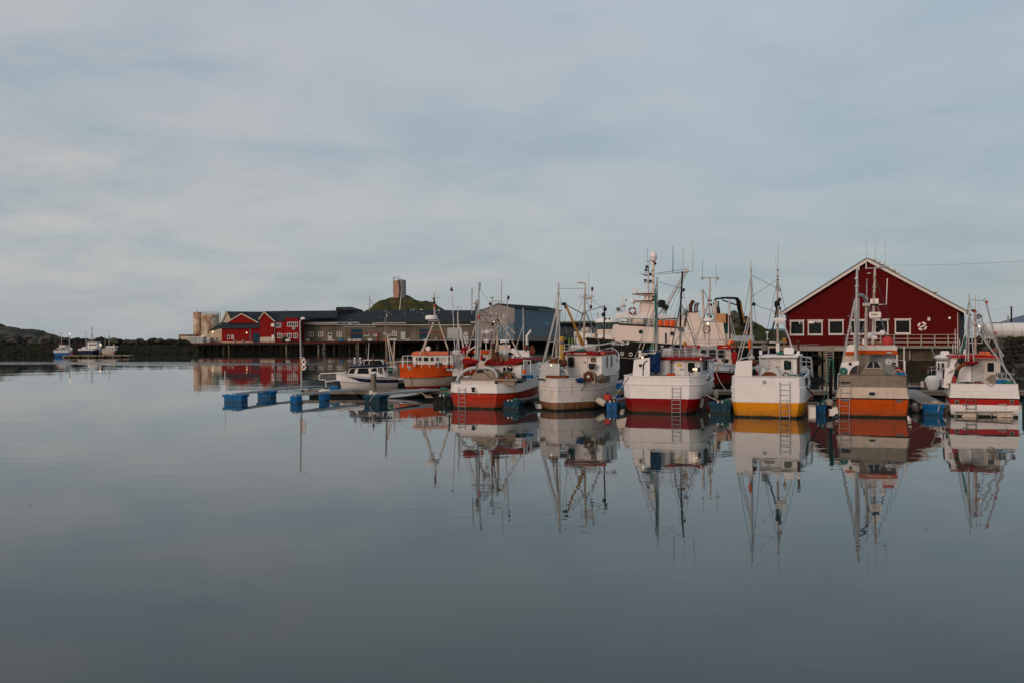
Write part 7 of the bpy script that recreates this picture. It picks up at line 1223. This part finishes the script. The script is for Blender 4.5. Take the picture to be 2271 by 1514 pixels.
t.bx('mast_case', 'white', 1721, 760, 1728, 781, 4.0, .3, rad=.08); t.mk('bucket', MB().lathe(t.p(1695, 777, 3.6), [(.16, 0), (.18, .34)], 12), 'conc'); t.tube('vent_stack', 'dgrey', [(1692, 765, 4), (1703, 752, 4)], .05); t.bx('roof_locker', 'white', 1683.5, 777, 1690, 786, 3, .4); t.tube('roof_post', 'alu', [(1704.5, 787, 3.2), (1704.5, 771, 3.2)], .05)
t.tube('roof_rail', 'white', [(1702, 759, 5), (1722, 759.5, 5)], .03); t.mk('rope_heap', MB().lump(t.p(1733, 783, 3.2), (.28, .2, .1), 3, .5), 'green'); t.tube('exhaust_stack', 'rust', [(1771, 829, 2.5), (1770.5, 758, 2.5)], .065, n=8); t.tube('exhaust_cap', 'rust', [(1770.5, 760, 2.5), (1770.5, 754, 2.5)], .1, n=8); t.poly('roof_fin', 'white', [(1764, 788), (1769, 777), (1774, 778), (1773, 788)], 2.2, .1)
railing(t, [t.p(x, 832, yl) for x, yl in ((1769, 3.4), (1778, 4.2), (1788, 5.2))] + [t.p(1799, 832, 6)] , 1.05, 4, 'white', .03); t.tube('rail_arc', 'white', [(1768, 790, 3), (1778, 790, 4), (1790, 792, 5), (1800, 797, 6), (1802, 835, 6)], .04)
t.mk('hull_port', MB().torus(t.p(1695.5, 846.5, -.02), .07, .025, n=14, m=5), 'dgrey'); a, b = t.p(1740.5, 928, -.09), t.p(1740.5, 846, -.09); ladder(t, a, b, .5, 7, 'galv', .017)
t.mk('gauge_box', MB().box(t.p(1747, 830, 1.8), t.p(1752, 823, 1.8) + V((0, .15, 0))), 'white'); t.mk('cable_coil', MB().torus(t.p(1743, 831, 1.6), .14, .03, (0, -1, .3), 14, 5), 'dark'); t.tube('stay_rope', 'green', [(1743, 797, 2.2), (1756, 833, 1.6)], .012)
rope('dark hose clad mooring rope from the yellow bottomed boat to the narrow blue float', t.world(pt(.1, 1, 5)), f8.world((0, .3, .6)), .05, .04, 'rubber'); rope('dark mooring rope from the yellow bottomed boat down to the teal finger', t.world(t.p(1624, 870, .3)), P(1603, 888, 57), .03, .035, 'rubber')
# ---- N5 orange bottomed boat
t = T('fishing_boat', 'orange hulled boat with stainless stern wall and pyramid chute before the red house', 'boat', W(1935, 924.5), H0)
z = lambda y: t.p(1935, y, 0).z
pt = hull(t, 10.4, 3.64, [(-.5, -.2, .8), (0, .2, .935), (z(921), .3, .94), (z(896), 1.1, .985), (z(885), 1.5, 1.0), (z(882), 1.56, 1.02), (z(858), 2.1, .96), (z(831), 2.6, .935)], [0, 2, 1, 1, 0, 3, 4], ['black', 'orange', 'navy', 'cream', 'steel'], st=.95, stl=.05, deck=1.25, rake=.1, n=26, t0=.42, strakes=(3,), sm='orange', sr=.012, rail=False)
t.mk('stern_cap', MB().path([t.p(1859, 830.2, -.02), t.p(1935, 829.6, -.02), t.p(2012, 832.4, -.02)], .025), 'steel'); o = t.mk('oval_vent', MB().add([], []), 'dgrey') if 0 else None
c = t.p(1934, 872, -.02); o = t.mk('oval_vent', MB().ext([(c.x + x, -.06, c.z + zz) for x, zz in rr(-.2, -.12, .2, .12, .12, 5)][::-1], (0, .06, 0)), 'galv', smooth=.4); t.mk('vent_mesh', MB().ext([(c.x + x, -.075, c.z + zz) for x, zz in rr(-.155, -.085, .155, .085, .085, 5)][::-1], (0, .04, 0)), 'dark', o)
for x0, x1 in ((1868, 1882), (1987, 2002)): t.bx('stern_step', 'dgrey', x0, 886 if x0 < 1900 else 887, x1, 890 if x0 < 1900 else 891, -.02, .05)
a, b = t.p(1872, 922, -.14), t.p(1875, 847, -.14); ladder(t, a, b, .5, 5, 'galv', .017); t.bx('ladder_bracket', 'dark', 1861, 846, 1887, 848.5, -.12, .1)
WY = 2.6
arch = [(1860, 834), (1866, 803), (1905, 799.5), (1905, 808), (1897, 809.5), (1889, 815), (1884, 824), (1882.5, 834)]
t.mk('shelter', MB().ext([t.p(x, y, .4) for x, y in arch], (0, .08, 0)), 'white', smooth=.3); t.mk('shelter_side', MB().ext([t.p(1861, 834, .4), t.p(1866, 803, .4), t.p(1866, 803, 4), t.p(1861, 834, 4)], (.05, 0, 0)), 'white')
t.bx('lamp_box', 'dark', 1882.5, 803, 1888, 809, .3, .08); t.mk('rope_coil', MB().torus(t.p(1870, 822, .3), .16, .05, (0, -1, 0), 16, 6).torus(t.p(1870, 822, .25), .1, .04, (0, -1, 0), 14, 6), 'green'); t.bx('vent_slot', 'red2', 1874, 823.6, 1880, 824.8, .36, .04)
t.poly('deckhouse', 'cream', [(1868, 803), (1874, 785), (1905, 785), (1905, 803)], 3.2, 2.5); t.bx('deckhouse_band', 'orange', 1874, 779.5, 1906, 786, 3.0, 2.8); t.poly('liferaft_cradle', 'white', [(1876, 779.5), (1879, 766), (1884, 763.5), (1899, 764), (1899, 779.5)], 3.4, 1)
t.mk('wheelhouse', MB().ext([t.p(x, y, WY + 1) for x, y in ((1900, 838), (1903, 770), (1984, 770), (1986, 838))], (0, 3.2, 0)), mat('mid_grey_paint', (.36, .36, .34), .5, stain=(.2, .17, .13), amt=.3), smooth=.3); t.bx('wheelhouse_roof', 'alu', 1904, 766, 1989, 776, WY - .7, 4.6, rad=.03); t.poly('roof_band', 'orange', [(1903, 776), (1990, 777.5), (1991, 785.5), (1906, 784)], WY - .8, .12); t.bx('roof_plate', 'dgrey', 1966, 779.5, 1980, 782.5, WY - .84, .04); t.mk('lettering_bar', MB().box(t.p(1967, 782, WY - .86), t.p(1979, 780.6, WY - .86) + V((0, .015, 0))), 'white')  # wheelhouse walls in one even grey with stains
t.bx('gantry_side', 'steel', 1903, 784, 1928, 832, WY - .6, .08); t.bx('door', 'grey', 1940, 792, 1958, 833, WY + .95, .06)
pyr = [t.p(x, y, .7) for x, y in ((1905, 832), (1920, 811), (1952, 811), (1963, 832))]; top = [t.p(x, y, 1.1) for x, y in ((1926, 801.5), (1947, 801.5))]
t.mk('steel_chute', MB().ext(pyr, (0, .5, 0)), 'steel', smooth=0); t.mk('chute_hood', MB().ext([t.p(1919, 815, .68), t.p(1926, 802, .68), t.p(1948, 802, .68), t.p(1955, 815, .68)], (0, .3, 0)), 'dark', smooth=0)
for a in ((1919, 816, 1927, 802), (1956, 816, 1947, 802), (1919, 816, 1956, 816), (1937, 802, 1937, 816)): t.tube('chute_rim', 'alu', [(a[0], a[1], .63), (a[2], a[3], .63)], .03)
t.win(1967, 797, 1976, 810, WY + 1, fr='white', fw=.03, rad=.04); t.bx('window_box', 'white', 1976, 795, 1990, 810, WY + .5, .3); t.win(1978, 803, 1988, 808, WY + .49, fr='galv', fw=.02, rad=.02); winch(t, t.p(1970, 801, 2.2), .17, .2, 'galv'); t.poly('red_hauler_cover', 'red', [(1984, 822), (1989, 814), (1997, 814), (2003, 820), (2004, 828)], .9, .3); t.mk('hauler_arm', MB().path([t.p(x, y, .8) for x, y in ((1983, 823), (1993, 818), (2005, 829))], .03), 'grey'); t.mk('steel_bin', MB().box(t.p(1985, 833, .9), t.p(2000, 824, .9) + V((0, .4, 0))), 'steel')
t.tube('rail_post', 'white', [(2006, 832, 1.2), (2006, 799, 1.2)], .055); t.tube('rail_post', 'white', [(2005, 800, 1.4), (2005, 769, 1.4)], .03); t.tube('rail', 'alu', [(1986, 797, 1.6), (2005, 799, 1.3)], .02); t.tube('davit', 'grey', [(1989, 786, 1.5), (1990, 812, 1.4)], .06)
mast(t, [(1898, 798, .9), (1900, 680, .9), (1901, 596, .9)], .13, 'galv', r2=.085); t.mk('mast_head', MB().box(t.p(1898, 600, .9), t.p(1906, 592.5, .9) + V((0, .2, 0))), 'galv'); t.bx('mast_block', 'galv', 1896, 615, 1902, 620, .7, .2)
for a in ((1861.5, 829, 1895, 668, .045), (1868, 804, 1897, 668, .04), (1895.5, 775, 1895.5, 664, .035), (1905, 775, 1905, 664, .035)): t.tube('mast_leg', 'alu', [(a[0], a[1], .5), (a[2], a[3], .9)], a[4])
t.tube('spreader', 'alu', [(1894, 664, .9), (1906.5, 664, .9)], .03); t.tube('mast_arm', 'galv', [(1904, 655, 1.2), (1911, 655, 1.6), (1917, 660, 2), (1920, 668, 2.4)], .085, n=8); t.tube('stay_wire', 'dark', [(1897, 620, .9), (1886, 740, .9)], .014)
mast(t, [(1920, 766, 2.8), (1922, 664, 2.8)], .115, 'rmast', r2=.1); t.mk('mast_bracket', MB().box(t.p(1913, 679, 2.6), t.p(1930, 672, 2.6) + V((0, .2, 0))).box(t.p(1919, 668, 2.6), t.p(1925, 660, 2.6) + V((0, .2, 0))), 'galv'); t.tube('whip_antenna', 'grey', [(1922, 662, 2.8), (1922.5, 618, 2.8)], .03, r2=.02)
mast(t, [(1935.5, 766, 6.6), (1938, 680, 6.6), (1940.5, 594, 6.6)], .12, 'rmast', r2=.09, name='main_mast'); t.tube('crossarm', 'galv', [(1920.5, 595.5, 6.6), (1964, 594.5, 6.6)], .045)
for x, y0, y1 in ((1921, 596, 532), (1941.5, 594, 534), (1963, 594, 533)): t.tube('whip_antenna', 'grey', [(x, y0, 6.6), (x + .5, y1, 6.6)], .018, r2=.01)
t.tube('antenna_mount', 'white', [(1921, 583, 6.6), (1921, 597, 6.6)], .03); t.mk('mast_cluster', MB().lump(t.p(1953, 593, 6.6), (.3, .08, .06), 5, .5), 'galv')
for a in ((1929, 680, 1904, 762, .05), (1945, 676, 1971, 763, .06), (1932, 684, 1926, 763, .04)): t.tube('mast_leg', 'dgrey', [(a[0], a[1], 5.8), (a[2], a[3], 5)], a[4])
t.bx('equipment_box', 'white', 1930, 663, 1935.5, 674, 5.6, .3); t.bx('equipment_box', 'white', 1940, 662.5, 1948.5, 674, 5.6, .3); t.bx('box_base', 'dark', 1931, 674, 1948, 678, 5.7, .3); t.tube('antenna_arm', 'white', [(1949, 675.5, 5.6), (1965.5, 675.5, 5.6), (1968, 618, 5.6)], .028)
t.bx('radar_base', 'radome', 1927.5, 692, 1954, 705, 5.2, .4, rad=.05); t.bx('radar_stripe', 'yb', 1932, 696.5, 1947, 699, 5.18, .03); t.bx('radar_bracket', 'galv', 1930, 705, 1950, 708, 5.3, .3); t.tube('mast_lamp', 'alu', [(1938, 727, 6), (1945, 725, 6)], .03)
t.mk('searchlight', MB().lathe(t.p(1930, 744, 3.6), [(.13, -.2), (.17, -.05), (.15, .14), (.06, .2)], 12, (1, -.3, .2)).lathe(t.p(1939, 749, 3.4), [(.1, -.15), (.12, 0), (.1, .15)], 10, (1, 0, 0)), 'radome'); t.tube('light_arm', 'white', [(1935, 739, 3.5), (1955, 738.5, 3.5)], .045); t.mk('horn', MB().lathe(t.p(1957, 738, 3.5), [(.1, 0), (.15, .06), (.12, .2)], 12, (0, 1, 0)), 'radome')
t.mk('ball_fender', MB().ball(t.p(1968.5, 758, 3.6), .32, 18), 'buoyred', smooth=1); t.tube('ochre_brace', 'yb', [(1938, 751, 4), (1948, 765, 4)], .04); t.bx('roof_stripe', 'orange', 1906, 763, 1962, 767, 3.6, .1)
railing(t, [t.p(1858 + i * .5, 860 - i * 7, 1 + i * 1.4) for i in range(4)], .3, 1, 'white', .03, name='side_rail')
# ---- N6 red striped boat
t = T('fishing_boat', 'white boat with bright red stripe and red roof, stern to the camera at far right', 'boat', W(2183, 923.5), 20.5)
z = lambda y: t.p(2183, y, 0).z
pt = hull(t, 10.2, 3.30, [(-.5, -.2, .84), (0, .2, .965), (z(897), 1.05, .985), (z(884.5), 1.45, 1.0), (z(882), 1.52, 1.015), (z(874), 1.75, 1.0), (z(866), 1.95, .98), (z(851), 2.25, .965)], [1, 1, 2, 0, 1, 1, 1], ['black', 'white', 'red2'], st=1.0, stl=.04, deck=1.2, rake=.1, n=26, t0=.42, strakes=(5, 6), sr=.015, railr=.022)
for x in (2122, 2244): o = t.bx('exhaust_plate', 'steel', x - 5, 886, x + 5, 895.5, -.03, .05); t.mk('exhaust_outlet', MB().lathe(t.p(x, 891, -.03), [(.06, 0), (.06, .05), (0, .05)], 12, (0, -1, 0)), 'dark', o)
for x0 in (2133, 2214): t.tube('grab_bar', 'galv', [(x0, 896.5, -.08), (x0 + 18, 896, -.08)], .03)
t.tube('bumper_bar', 'steel', [(2118, 911, -.1), (2122, 912.5, -.14), (2243, 912.5, -.14), (2247, 911, -.1)], .03); t.mk('swim_step', MB().box(t.p(2116, 913.5, -.12), t.p(2250, 911, -.12) + V((0, .12, 0))), 'white2')
for x in (2166.5, 2200): t.tube('strut', 'dgrey', [(x, 913, -.14), (x - 1.5, 924, -.12)], .022)
a, b = t.p(2153.5, 910, -.12), t.p(2153.5, 882, -.12); o = ladder(t, a, b, .46, 3, 'steel', .02); t.mk('end_cap', MB().ball(t.p(2119.5, 922, -.2), .1, 8), 'steel')
for x0 in (2131, 2210): t.poly('trim_tab', 'cream', [(x0, 924), (x0 + 8, 916), (x0 + 30, 916), (x0 + 38, 924)], -.06, .05)
WY = 2.2
t.mk('wheelhouse', MB().ext([t.p(x, y, WY) for x, y in ((2108, 858), (2110, 792), (2218, 792), (2220, 858))], (0, 3.6, 0)), mat('taupe_paint', (.52, .49, .44), .5, stain=(.3, .24, .18), amt=.25), smooth=.3); t.poly('wheelhouse_roof', 'red2', [(2107, 793), (2112, 789), (2160, 786), (2215, 788.5), (2219, 794)], WY - .6, 4.4); t.bx('roof_rim', 'white', 2110, 792.5, 2217, 794.5, WY - .55, .1)  # stained taupe, the same tone on every wheelhouse wall
t.poly('side_wing', 'white', [(2089, 858), (2093, 815), (2120, 812), (2116, 835), (2106, 860)], 1.7, .1); t.mk('side_wing_panel', MB().ext([t.p(2090, 858, 1.7), t.p(2093, 815, 1.7), t.p(2093, 815, 4.6), t.p(2090, 858, 4.6)], (.06, 0, 0)), 'white')
t.poly('wing_window', 'navy', [(2089.5, 838), (2091, 822), (2095, 816), (2093, 838)], 1.66, .03); t.mk('oval_light', MB().ball(t.p(2112, 806, 1.9), .13, 12, (.8, .4, 1.2)), 'radome'); t.bx('wall_lamp', 'white', 2103.5, 818, 2108.5, 824, 1.6, .1); t.tube('lamp_arm', 'dgrey', [(2103, 826, 1.55), (2117, 819, 1.55)], .02)
t.bx('locker', 'white', 2127, 812.5, 2154, 850, WY - .2, .3, rad=.04); t.bx('door', 'grey', 2155, 801, 2181, 851, WY - .04, .06, rad=.03); t.win(2188, 802, 2206, 825, WY - .01, fr='white', fw=.03, rad=.08); t.mk('door_handle', MB().ball(t.p(2178, 823, WY - .1), .03, 6), 'dark')
t.poly('front_pillar', 'white', [(2110, 792), (2126, 790), (2112, 820), (2106, 815)], WY - .4, .1)
t.mk('red_awning', MB().lump(t.p(2153, 804, 1.0), (.36, .3, .13), 3, .5).lump(t.p(2152, 798, 1.1), (.14, .14, .14), 7, .5), 'rednet'); t.mk('net_roll', MB().lathe(t.p(2125, 800, 1.6), [(.1, 0), (.17, .05), (.17, .4), (.1, .45)], 12, (1, 0, 0)), 'dark'); t.mk('hanging_net', MB().path([t.p(x, y, 1) for x, y in ((2139, 806), (2128, 813), (2123, 822), (2118, 838), (2113, 850))], .1, 7), 'brown'); t.tube('dark_roller', 'dark', [(2123, 820, .9), (2117, 836, .9)], .1, n=8)
t.mk('buoy_ball', MB().ball(t.p(2116, 838, .6), .12, 10).ball(t.p(2115, 845, .5), .13, 10), 'buoyred'); t.mk('black_sack', MB().lump(t.p(2145, 849, .15), (.24, .15, .1), 3, .4), 'dark'); t.mk('steel_hopper', MB().ext([t.p(x, y, .9) for x, y in ((2187, 841), (2199, 831), (2207, 831), (2211, 846), (2198, 848))], (0, .4, 0)), 'steel', smooth=.3); t.mk('hanging_hose', MB().path([t.p(x, y, -.05) for x, y in ((2190, 849), (2193, 854), (2200, 855), (2205, 849))], .014), 'drope')
t.mk('net_hauler', MB().lathe(t.p(2222, 831, 1.2), [(.12, -.16), (.16, -.1), (.16, .1), (.12, .16)], 12, (1, 0, 0)).lathe(t.p(2213, 830, 1.3), [(.08, -.1), (.12, 0), (.08, .1)], 12, (1, 0, 0)).lathe(t.p(2246, 830, 1.2), [(.08, -.1), (.1, 0), (.08, .1)], 12, (1, 0, 0)), 'dgrey'); railing(t, [t.p(x, 850, 1) for x in (2212, 2222, 2232, 2242)], .55, 2, 'galv', .02)
t.mk('roof_hatch', MB().ext([t.p(x, y, 3) for x, y in ((2170, 787), (2175, 779), (2194, 779), (2199, 787))], (0, .7, 0)), 'salmon', smooth=.3)
mast(t, [(2147.5, 802, 1.0), (2149, 700, 1.0), (2149.5, 652, 1.0)], .075, 'alu', r2=.04)
for a in ((2141, 801, 2147, 702, .04), (2160, 801, 2152, 702, .045), (2127, 790, 2146, 712, .03), (2152, 712, 2252, 848, .06), (2170, 700, 2226, 790, .05), (2163, 697, 2192, 760, .03)): t.tube('mast_leg', 'alu', [(a[0], a[1], .7), (a[2], a[3], .8)], a[4])
t.tube('light_boom', 'galv', [(2185, 666, 1.2), (2205, 740, 1.2), (2219, 790, 1.2), (2232, 825, 1.2)], .05, r2=None); t.mk('boom_sheave', MB().torus(t.p(2184.5, 665.5, 1.2), .07, .02, n=12, m=5), 'galv')
for x, y, q in ((2188.5, 670.5, 1.2), (2207, 739, 1.2), (2205, 775, 1), (2163.5, 692, 2.8), (2161, 722, 2.8)): t.mk('red_lamp', MB().lathe(t.p(x, y, q - .1), [(.05, -.06), (.075, 0), (.05, .06)], 10, (0, -1, 0)), 'buoyred')
mast(t, [(2163.5, 786, 3), (2163, 742, 3), (2162.5, 696, 3)], .09, 'rmast', r2=.08, name='main_mast', lights=((.4, 'rust'), (.65, 'white'))); t.tube('spreader', 'white', [(2150, 760.5, 3), (2178, 761, 3)], .03); t.tube('spreader', 'white', [(2178, 754, 3), (2178, 761, 3)], .03); t.mk('anchor_lamp', MB().ball(t.p(2172, 724, 2.6), .05, 6), 'lit'); t.tube('lamp_arm', 'alu', [(2163, 724, 2.8), (2181, 724, 2.8)], .02)
t.tube('whip_antenna', 'grey', [(2163, 696, 3), (2163, 653, 3)], .022); t.tube('whip_antenna', 'grey', [(2171, 697, 3), (2171, 656, 3)], .012); t.mk('winch_head', MB().lump(t.p(2159, 689, 2.9), (.12, .1, .08), 3, .4), 'rust'); t.mk('green_net', MB().path([t.p(x, y, 1.2) for x, y in ((2143, 745), (2138, 765), (2133, 785))], .06, 6), 'green')
for i in range(5): a = t.p(2158 + i * 17, 722 + i * 23, .8); b = t.p(2176 + i * 11, 712 + i * 16, .8); t.mk('truss_brace', MB().tube(a, b, .016, n=4), 'alu')
t.mk('side_rail', MB().path([t.p(x, y, yl) for x, y, yl in ((2093, 858, 3), (2093, 848, 3), (2105, 851, 1), (2105, 862, 1))], .025), 'dark'); railing(t, [pt(q, -1, 7) for q in (.55, .65, .75, .85, .95, 1)], .5, 1, 'galv', .018)
# fenders and balls between the boats
buoy('white topped navy ball fender left of the orange boat, upper one', P(1845, 870, 55.8), .17, 'fend', group=None, tip=(.8, -.5, -.2)); buoy('navy and white ball fender low at the left side of the orange boat', P(1840, 894, 54.8), .24, 'fend', group=None, tip=(-.2, -.6, -.7)); buoy('big white and navy ball fender afloat right of the orange boat', P(2031, 903, 55.2), .27, 'fend', group=None, tip=(.5, -.3, .6)); buoy('small white and navy ball fender right of the blue plank finger float', P(2097, 911, 54.6), .17, 'fend', group=None, tip=(-.3, -.2, .9)); buoy('black ball fender half sunk right of the small blue float', P(1391, 902, 57.6), .2, 'rubber', group=None)
rope('thin mooring line from the orange boat to the plank finger', W(2012, 924) + V((.1, 1.5, 1.8)), f9.world((-.3, .4, .62)), .35, .014, 'wrope'); rope('pale line from the plank finger float to the red striped boat stern', f9.world((.3, .2, .62)), P(2122, 891, 53.3), .05, .022, 'wrope'); rope('dark mooring rope at the right edge beside the red striped boat', P(2258, 872, 53.5), P(2285, 884, 53), .05, .03, 'drope')
rope('white coiled ropes hanging over the narrow finger left of the orange boat', P(1842, 866, 58), f8.world((.15, .7, .5)), .02, .06, 'wrope'); rope('second white rope hanging over the narrow finger left of the orange boat', P(1848, 869, 57.5), f8.world((.2, .5, .45)), .03, .045, 'wrope')
rope('green rope hanging in a long bight along the blue float finger beside the red hull', f5.world((.25, .8, .5)), f5.world((.35, 5, .5)), .2, .03, 'green'); rope('pale rope sagging from the black float towards the dark blue float finger', f4.world((-.4, .8, .5)), f3.world((.5, 5, .5)), .25, .02, 'wrope', n=14); rope('dark rope from the dark blue lidded float back to the skiff bow', f3.world((-.3, .2, .55)), f2.world((.6, 6, .6)), .15, .018, 'drope')

# ---- thin rigging and deck clutter on the front row
def byx(px):      # front row boat standing in this column
    return min([o for o in COL.objects if o.name.startswith('fishing_boat') and o.location.y < 66 and o.location.y > 45], key=lambda o: abs(o.location.x - P(px, 900, o.location.y).x))
class TT(T):
    def __init__(s, e): s.e = e; s.o = e.location.copy(); s.a = -e.rotation_euler.z; s.h = V((math.sin(s.a), math.cos(s.a), 0)); s.r = V((math.cos(s.a), -math.sin(s.a), 0))
for col, sets in ((1068, (((1061.5, 690, 2.2), ((1010, 850, .1), (1099, 848, .2), (1150, 800, 4))), ((1103, 700, 3.3), ((1075, 800, 2.6), (1158, 800, 5), (1088, 842, .6))), ((1090, 676, 3.8), ((1062, 640, 2.2), (1126, 668, 2.6))))),
                  (1262, (((1239, 640, 1.2), ((1201, 806, .5), (1296, 640, 4.6), (1259, 778, 3))), ((1297, 650, 4.6), ((1341, 690, 3), (1252, 779, 2.6), (1336, 786, 5.5))))),
                  (1462, (((1457, 625, 1.8), ((1409, 795, .3), (1512, 640, 7.2), (1462, 790, 2))), ((1512, 640, 7.2), ((1476, 780, 6), (1553, 790, 5))))),
                  (1701, (((1665.5, 610, 1), ((1634, 801, .3), (1724, 640, 4.5), (1684, 788, 2))), ((1724.5, 620, 4.5), ((1690, 787, 3), (1768, 787, 3), (1665, 660, 1))))),
                  (1935, (((1901, 610, .9), ((1866, 803, .5), (1938, 640, 6.6), (1905, 766, 2))), ((1940, 610, 6.6), ((1912, 765, 4), (1985, 765, 4), (2004, 798, 1.4))))),
                  (2183, (((2149.5, 665, 1), ((2112, 850, .3), (2186, 668, 1.2), (2185, 786, 3))), ((2163, 700, 3), ((2125, 790, 2.5), (2215, 789, 2.5)))))):
    tb = TT(byx(col))
    for tp, ft in sets: wires(tb, tp, ft)
rnd = random.Random(31)
def clutter(t, pts):
    for x, y, yl, kind, m_, s in pts:
        c = t.p(x, y, yl)
        if kind == 'box': t.mk('fish_crate', MB().box(c + V((-s, 0, 0)), c + V((s, s * 1.3, s * .75))).box(c + V((-s * 1.06, -.02, s * .65)), c + V((s * 1.06, s * 1.34, s * .78))), m_)
        elif kind == 'coil': t.mk('rope_coil', MB().torus(c, s, s * .2, (0, -.3, 1), 14, 5).torus(c + V((0, 0, s * .3)), s * .85, s * .2, (0, -.2, 1), 14, 5), m_)
        elif kind == 'net': t.mk('net_heap', MB().lump(c, (s * 1.4, s, s * .7), int(x), .6), m_)
        elif kind == 'can': t.mk('canister', MB().lathe(c, [(s * .5, 0), (s * .5, s * 1.3), (s * .3, s * 1.5), (s * .12, s * 1.6)], 10), m_)
clutter(TT(byx(1068)), ((1152, 843, 1.2, 'net', 'green', .2), (1170, 838, 3.5, 'box', 'plastic', .25), (1033, 841, .5, 'coil', 'green', .16), (1112, 840, .5, 'net', 'brown', .2), (1094, 841, .5, 'coil', 'wrope', .15), (1068, 797, 3, 'can', 'red2', .2)))
clutter(TT(byx(1262)), ((1248, 839, .8, 'coil', 'green', .18), (1284, 842, 1, 'net', 'bluenet', .22), (1340, 842, 5, 'box', 'plastic', .25), (1317, 846, 1.3, 'coil', 'wrope', .17), (1276, 778, 3, 'net', 'brown', .15)))
clutter(TT(byx(1462)), ((1487, 834, .8, 'box', 'orange', .22), (1524, 838, .9, 'coil', 'green', .18), (1561, 838, 3, 'net', 'green', .25), (1446, 834, .9, 'net', 'brown', .22), (1500, 791, 3, 'can', 'buoyred', .18)))
clutter(TT(byx(1701)), ((1692, 835, .3, 'coil', 'drope', .14), (1760, 834, .6, 'net', 'green', .16), (1748, 787, 4, 'coil', 'wrope', .16), (1785, 834, 4.6, 'box', 'plastic', .25), (1678, 834, 1.4, 'can', 'buoyred', .2)))
clutter(TT(byx(1935)), ((1893, 832, .5, 'net', 'brown', .2), (1969, 832, .5, 'coil', 'green', .16), (1998, 832, .5, 'box', 'plastic', .2), (1950, 765, 4, 'net', 'green', .15), (1916, 764, 4, 'can', 'white', .2)))
clutter(TT(byx(2183)), ((2132, 851, .3, 'coil', 'green', .17), (2170, 850, .4, 'net', 'brown', .2), (2222, 850, .8, 'box', 'plastic', .25), (2236, 849, .5, 'net', 'green', .18), (2139, 786, 4, 'can', 'white', .2)))
for i, (x, m_, l) in enumerate(((742, 'plastic', 'small blue fish crate on the main pontoon left of the cruiser'), (1232, 'orange', 'orange fish crate on the main pontoon behind the rusty white boat'), (1388, 'plastic', 'blue fish crate on the main pontoon left of the red bottomed boat'), (1838, 'cream', 'pale fish crate on the main pontoon left of the orange boat'))):
    w = onmain(x, -1.2); tc_ = T('fish_crate', l, 'crate', w, 15 + i * 20); tc_.mk('body', MB().box((-.3, -.2, 0), (.3, .2, .22)), m_); tc_.mk('rim', MB().box((-.33, -.23, .2), (.33, .23, .25)), m_)
for i, (x, m_, l) in enumerate(((985, 'green', 'green rope heap on the main pontoon below the orange boat'), (1215, 'drope', 'dark rope coil on the main pontoon right of the red hulled boat'), (1655, 'green', 'green net heap on the main pontoon left of the yellow bottomed boat'), (2118, 'wrope', 'pale rope coil on the main pontoon behind the red striped boat'))):
    w = onmain(x, -.8); tc_ = T('rope_heap', l, 'rope', w, 0); tc_.mk('rope', MB().torus((0, 0, .06), .28, .05, (0, 0, 1), 16, 5).torus((.03, .02, .14), .24, .05, (.1, 0, 1), 16, 5).lump((.1, 0, .1), (.2, .16, .1), i, .6), m_)
# work gear on the far quay and a little flotsam
for i, (x, yb, w, h, m_, l) in enumerate(((682, 757, 1.0, .8, 'conc', 'grey tub on the far quay below the leftmost window of the concrete store'), (737, 756.5, 1.4, .5, 'pale', 'stack of pale pallets beside the glazed door of the concrete store'), (756, 756.5, 1.0, .8, 'plastic', 'blue tub on the far quay left of the first blue door'), (820, 756, 1.3, .7, 'grey', 'grey bin on the far quay left of the red jib crane column'), (853, 755.5, 1.2, .6, 'orange', 'orange fish tub on the far quay below the wall sign'), (904, 755, 1.6, .6, 'pale', 'stack of pale pallets right of the grey door of the concrete store'), (967, 754.5, 1.1, .9, 'conc', 'grey tub on the far quay right of the second blue door'), (1016, 754, 1.5, .7, 'wood', 'stack of brown pallets on the far quay before the grey roller door'))):
    tt = T('pallet_stack' if 'pallets' in l else 'fish_tub', l, 'pallets' if 'pallets' in l else 'tub', P(x, yb, Yq - .5), 4 + i * 3)
    if 'pallets' in l:
        for k in range(4): tt.mk('pallet', MB().box((-w / 2 + .03 * (k % 2), 0, .15 * k), (w / 2 + .03 * (k % 2), 1.1, .15 * k + .11)), m_)
    else: tt.mk('body', MB().ext([(xx, 0, zz) for xx, zz in ((-w / 2 * .88, 0), (w / 2 * .88, 0), (w / 2, h), (-w / 2, h))], (0, .9, 0)), m_); tt.mk('rim', MB().box((-w / 2 - .04, -.04, h - .08), (w / 2 + .04, .94, h)), m_)
rnd = random.Random(77); mbw = MB()
for i in range(14):
    px = rnd.uniform(-50, 1300) if i % 3 else rnd.uniform(1000, 2250); w = W(px, rnd.uniform(905, 1180)); s = rnd.uniform(.02, .06); a = rnd.uniform(0, 3.1)
    mbw.add([(w.x + s * math.cos(a + k), w.y + s * .6 * math.sin(a + k), .012) for k in (0, 1.1, 2.3, 3.3, 4.6)], [(0, 1, 2, 3, 4)])
o = mbw.obj('floating_weed', 'wrack', smooth=0); tag(o, 'scattered scraps of dark weed floating on the calm water', 'weed', kind='stuff')
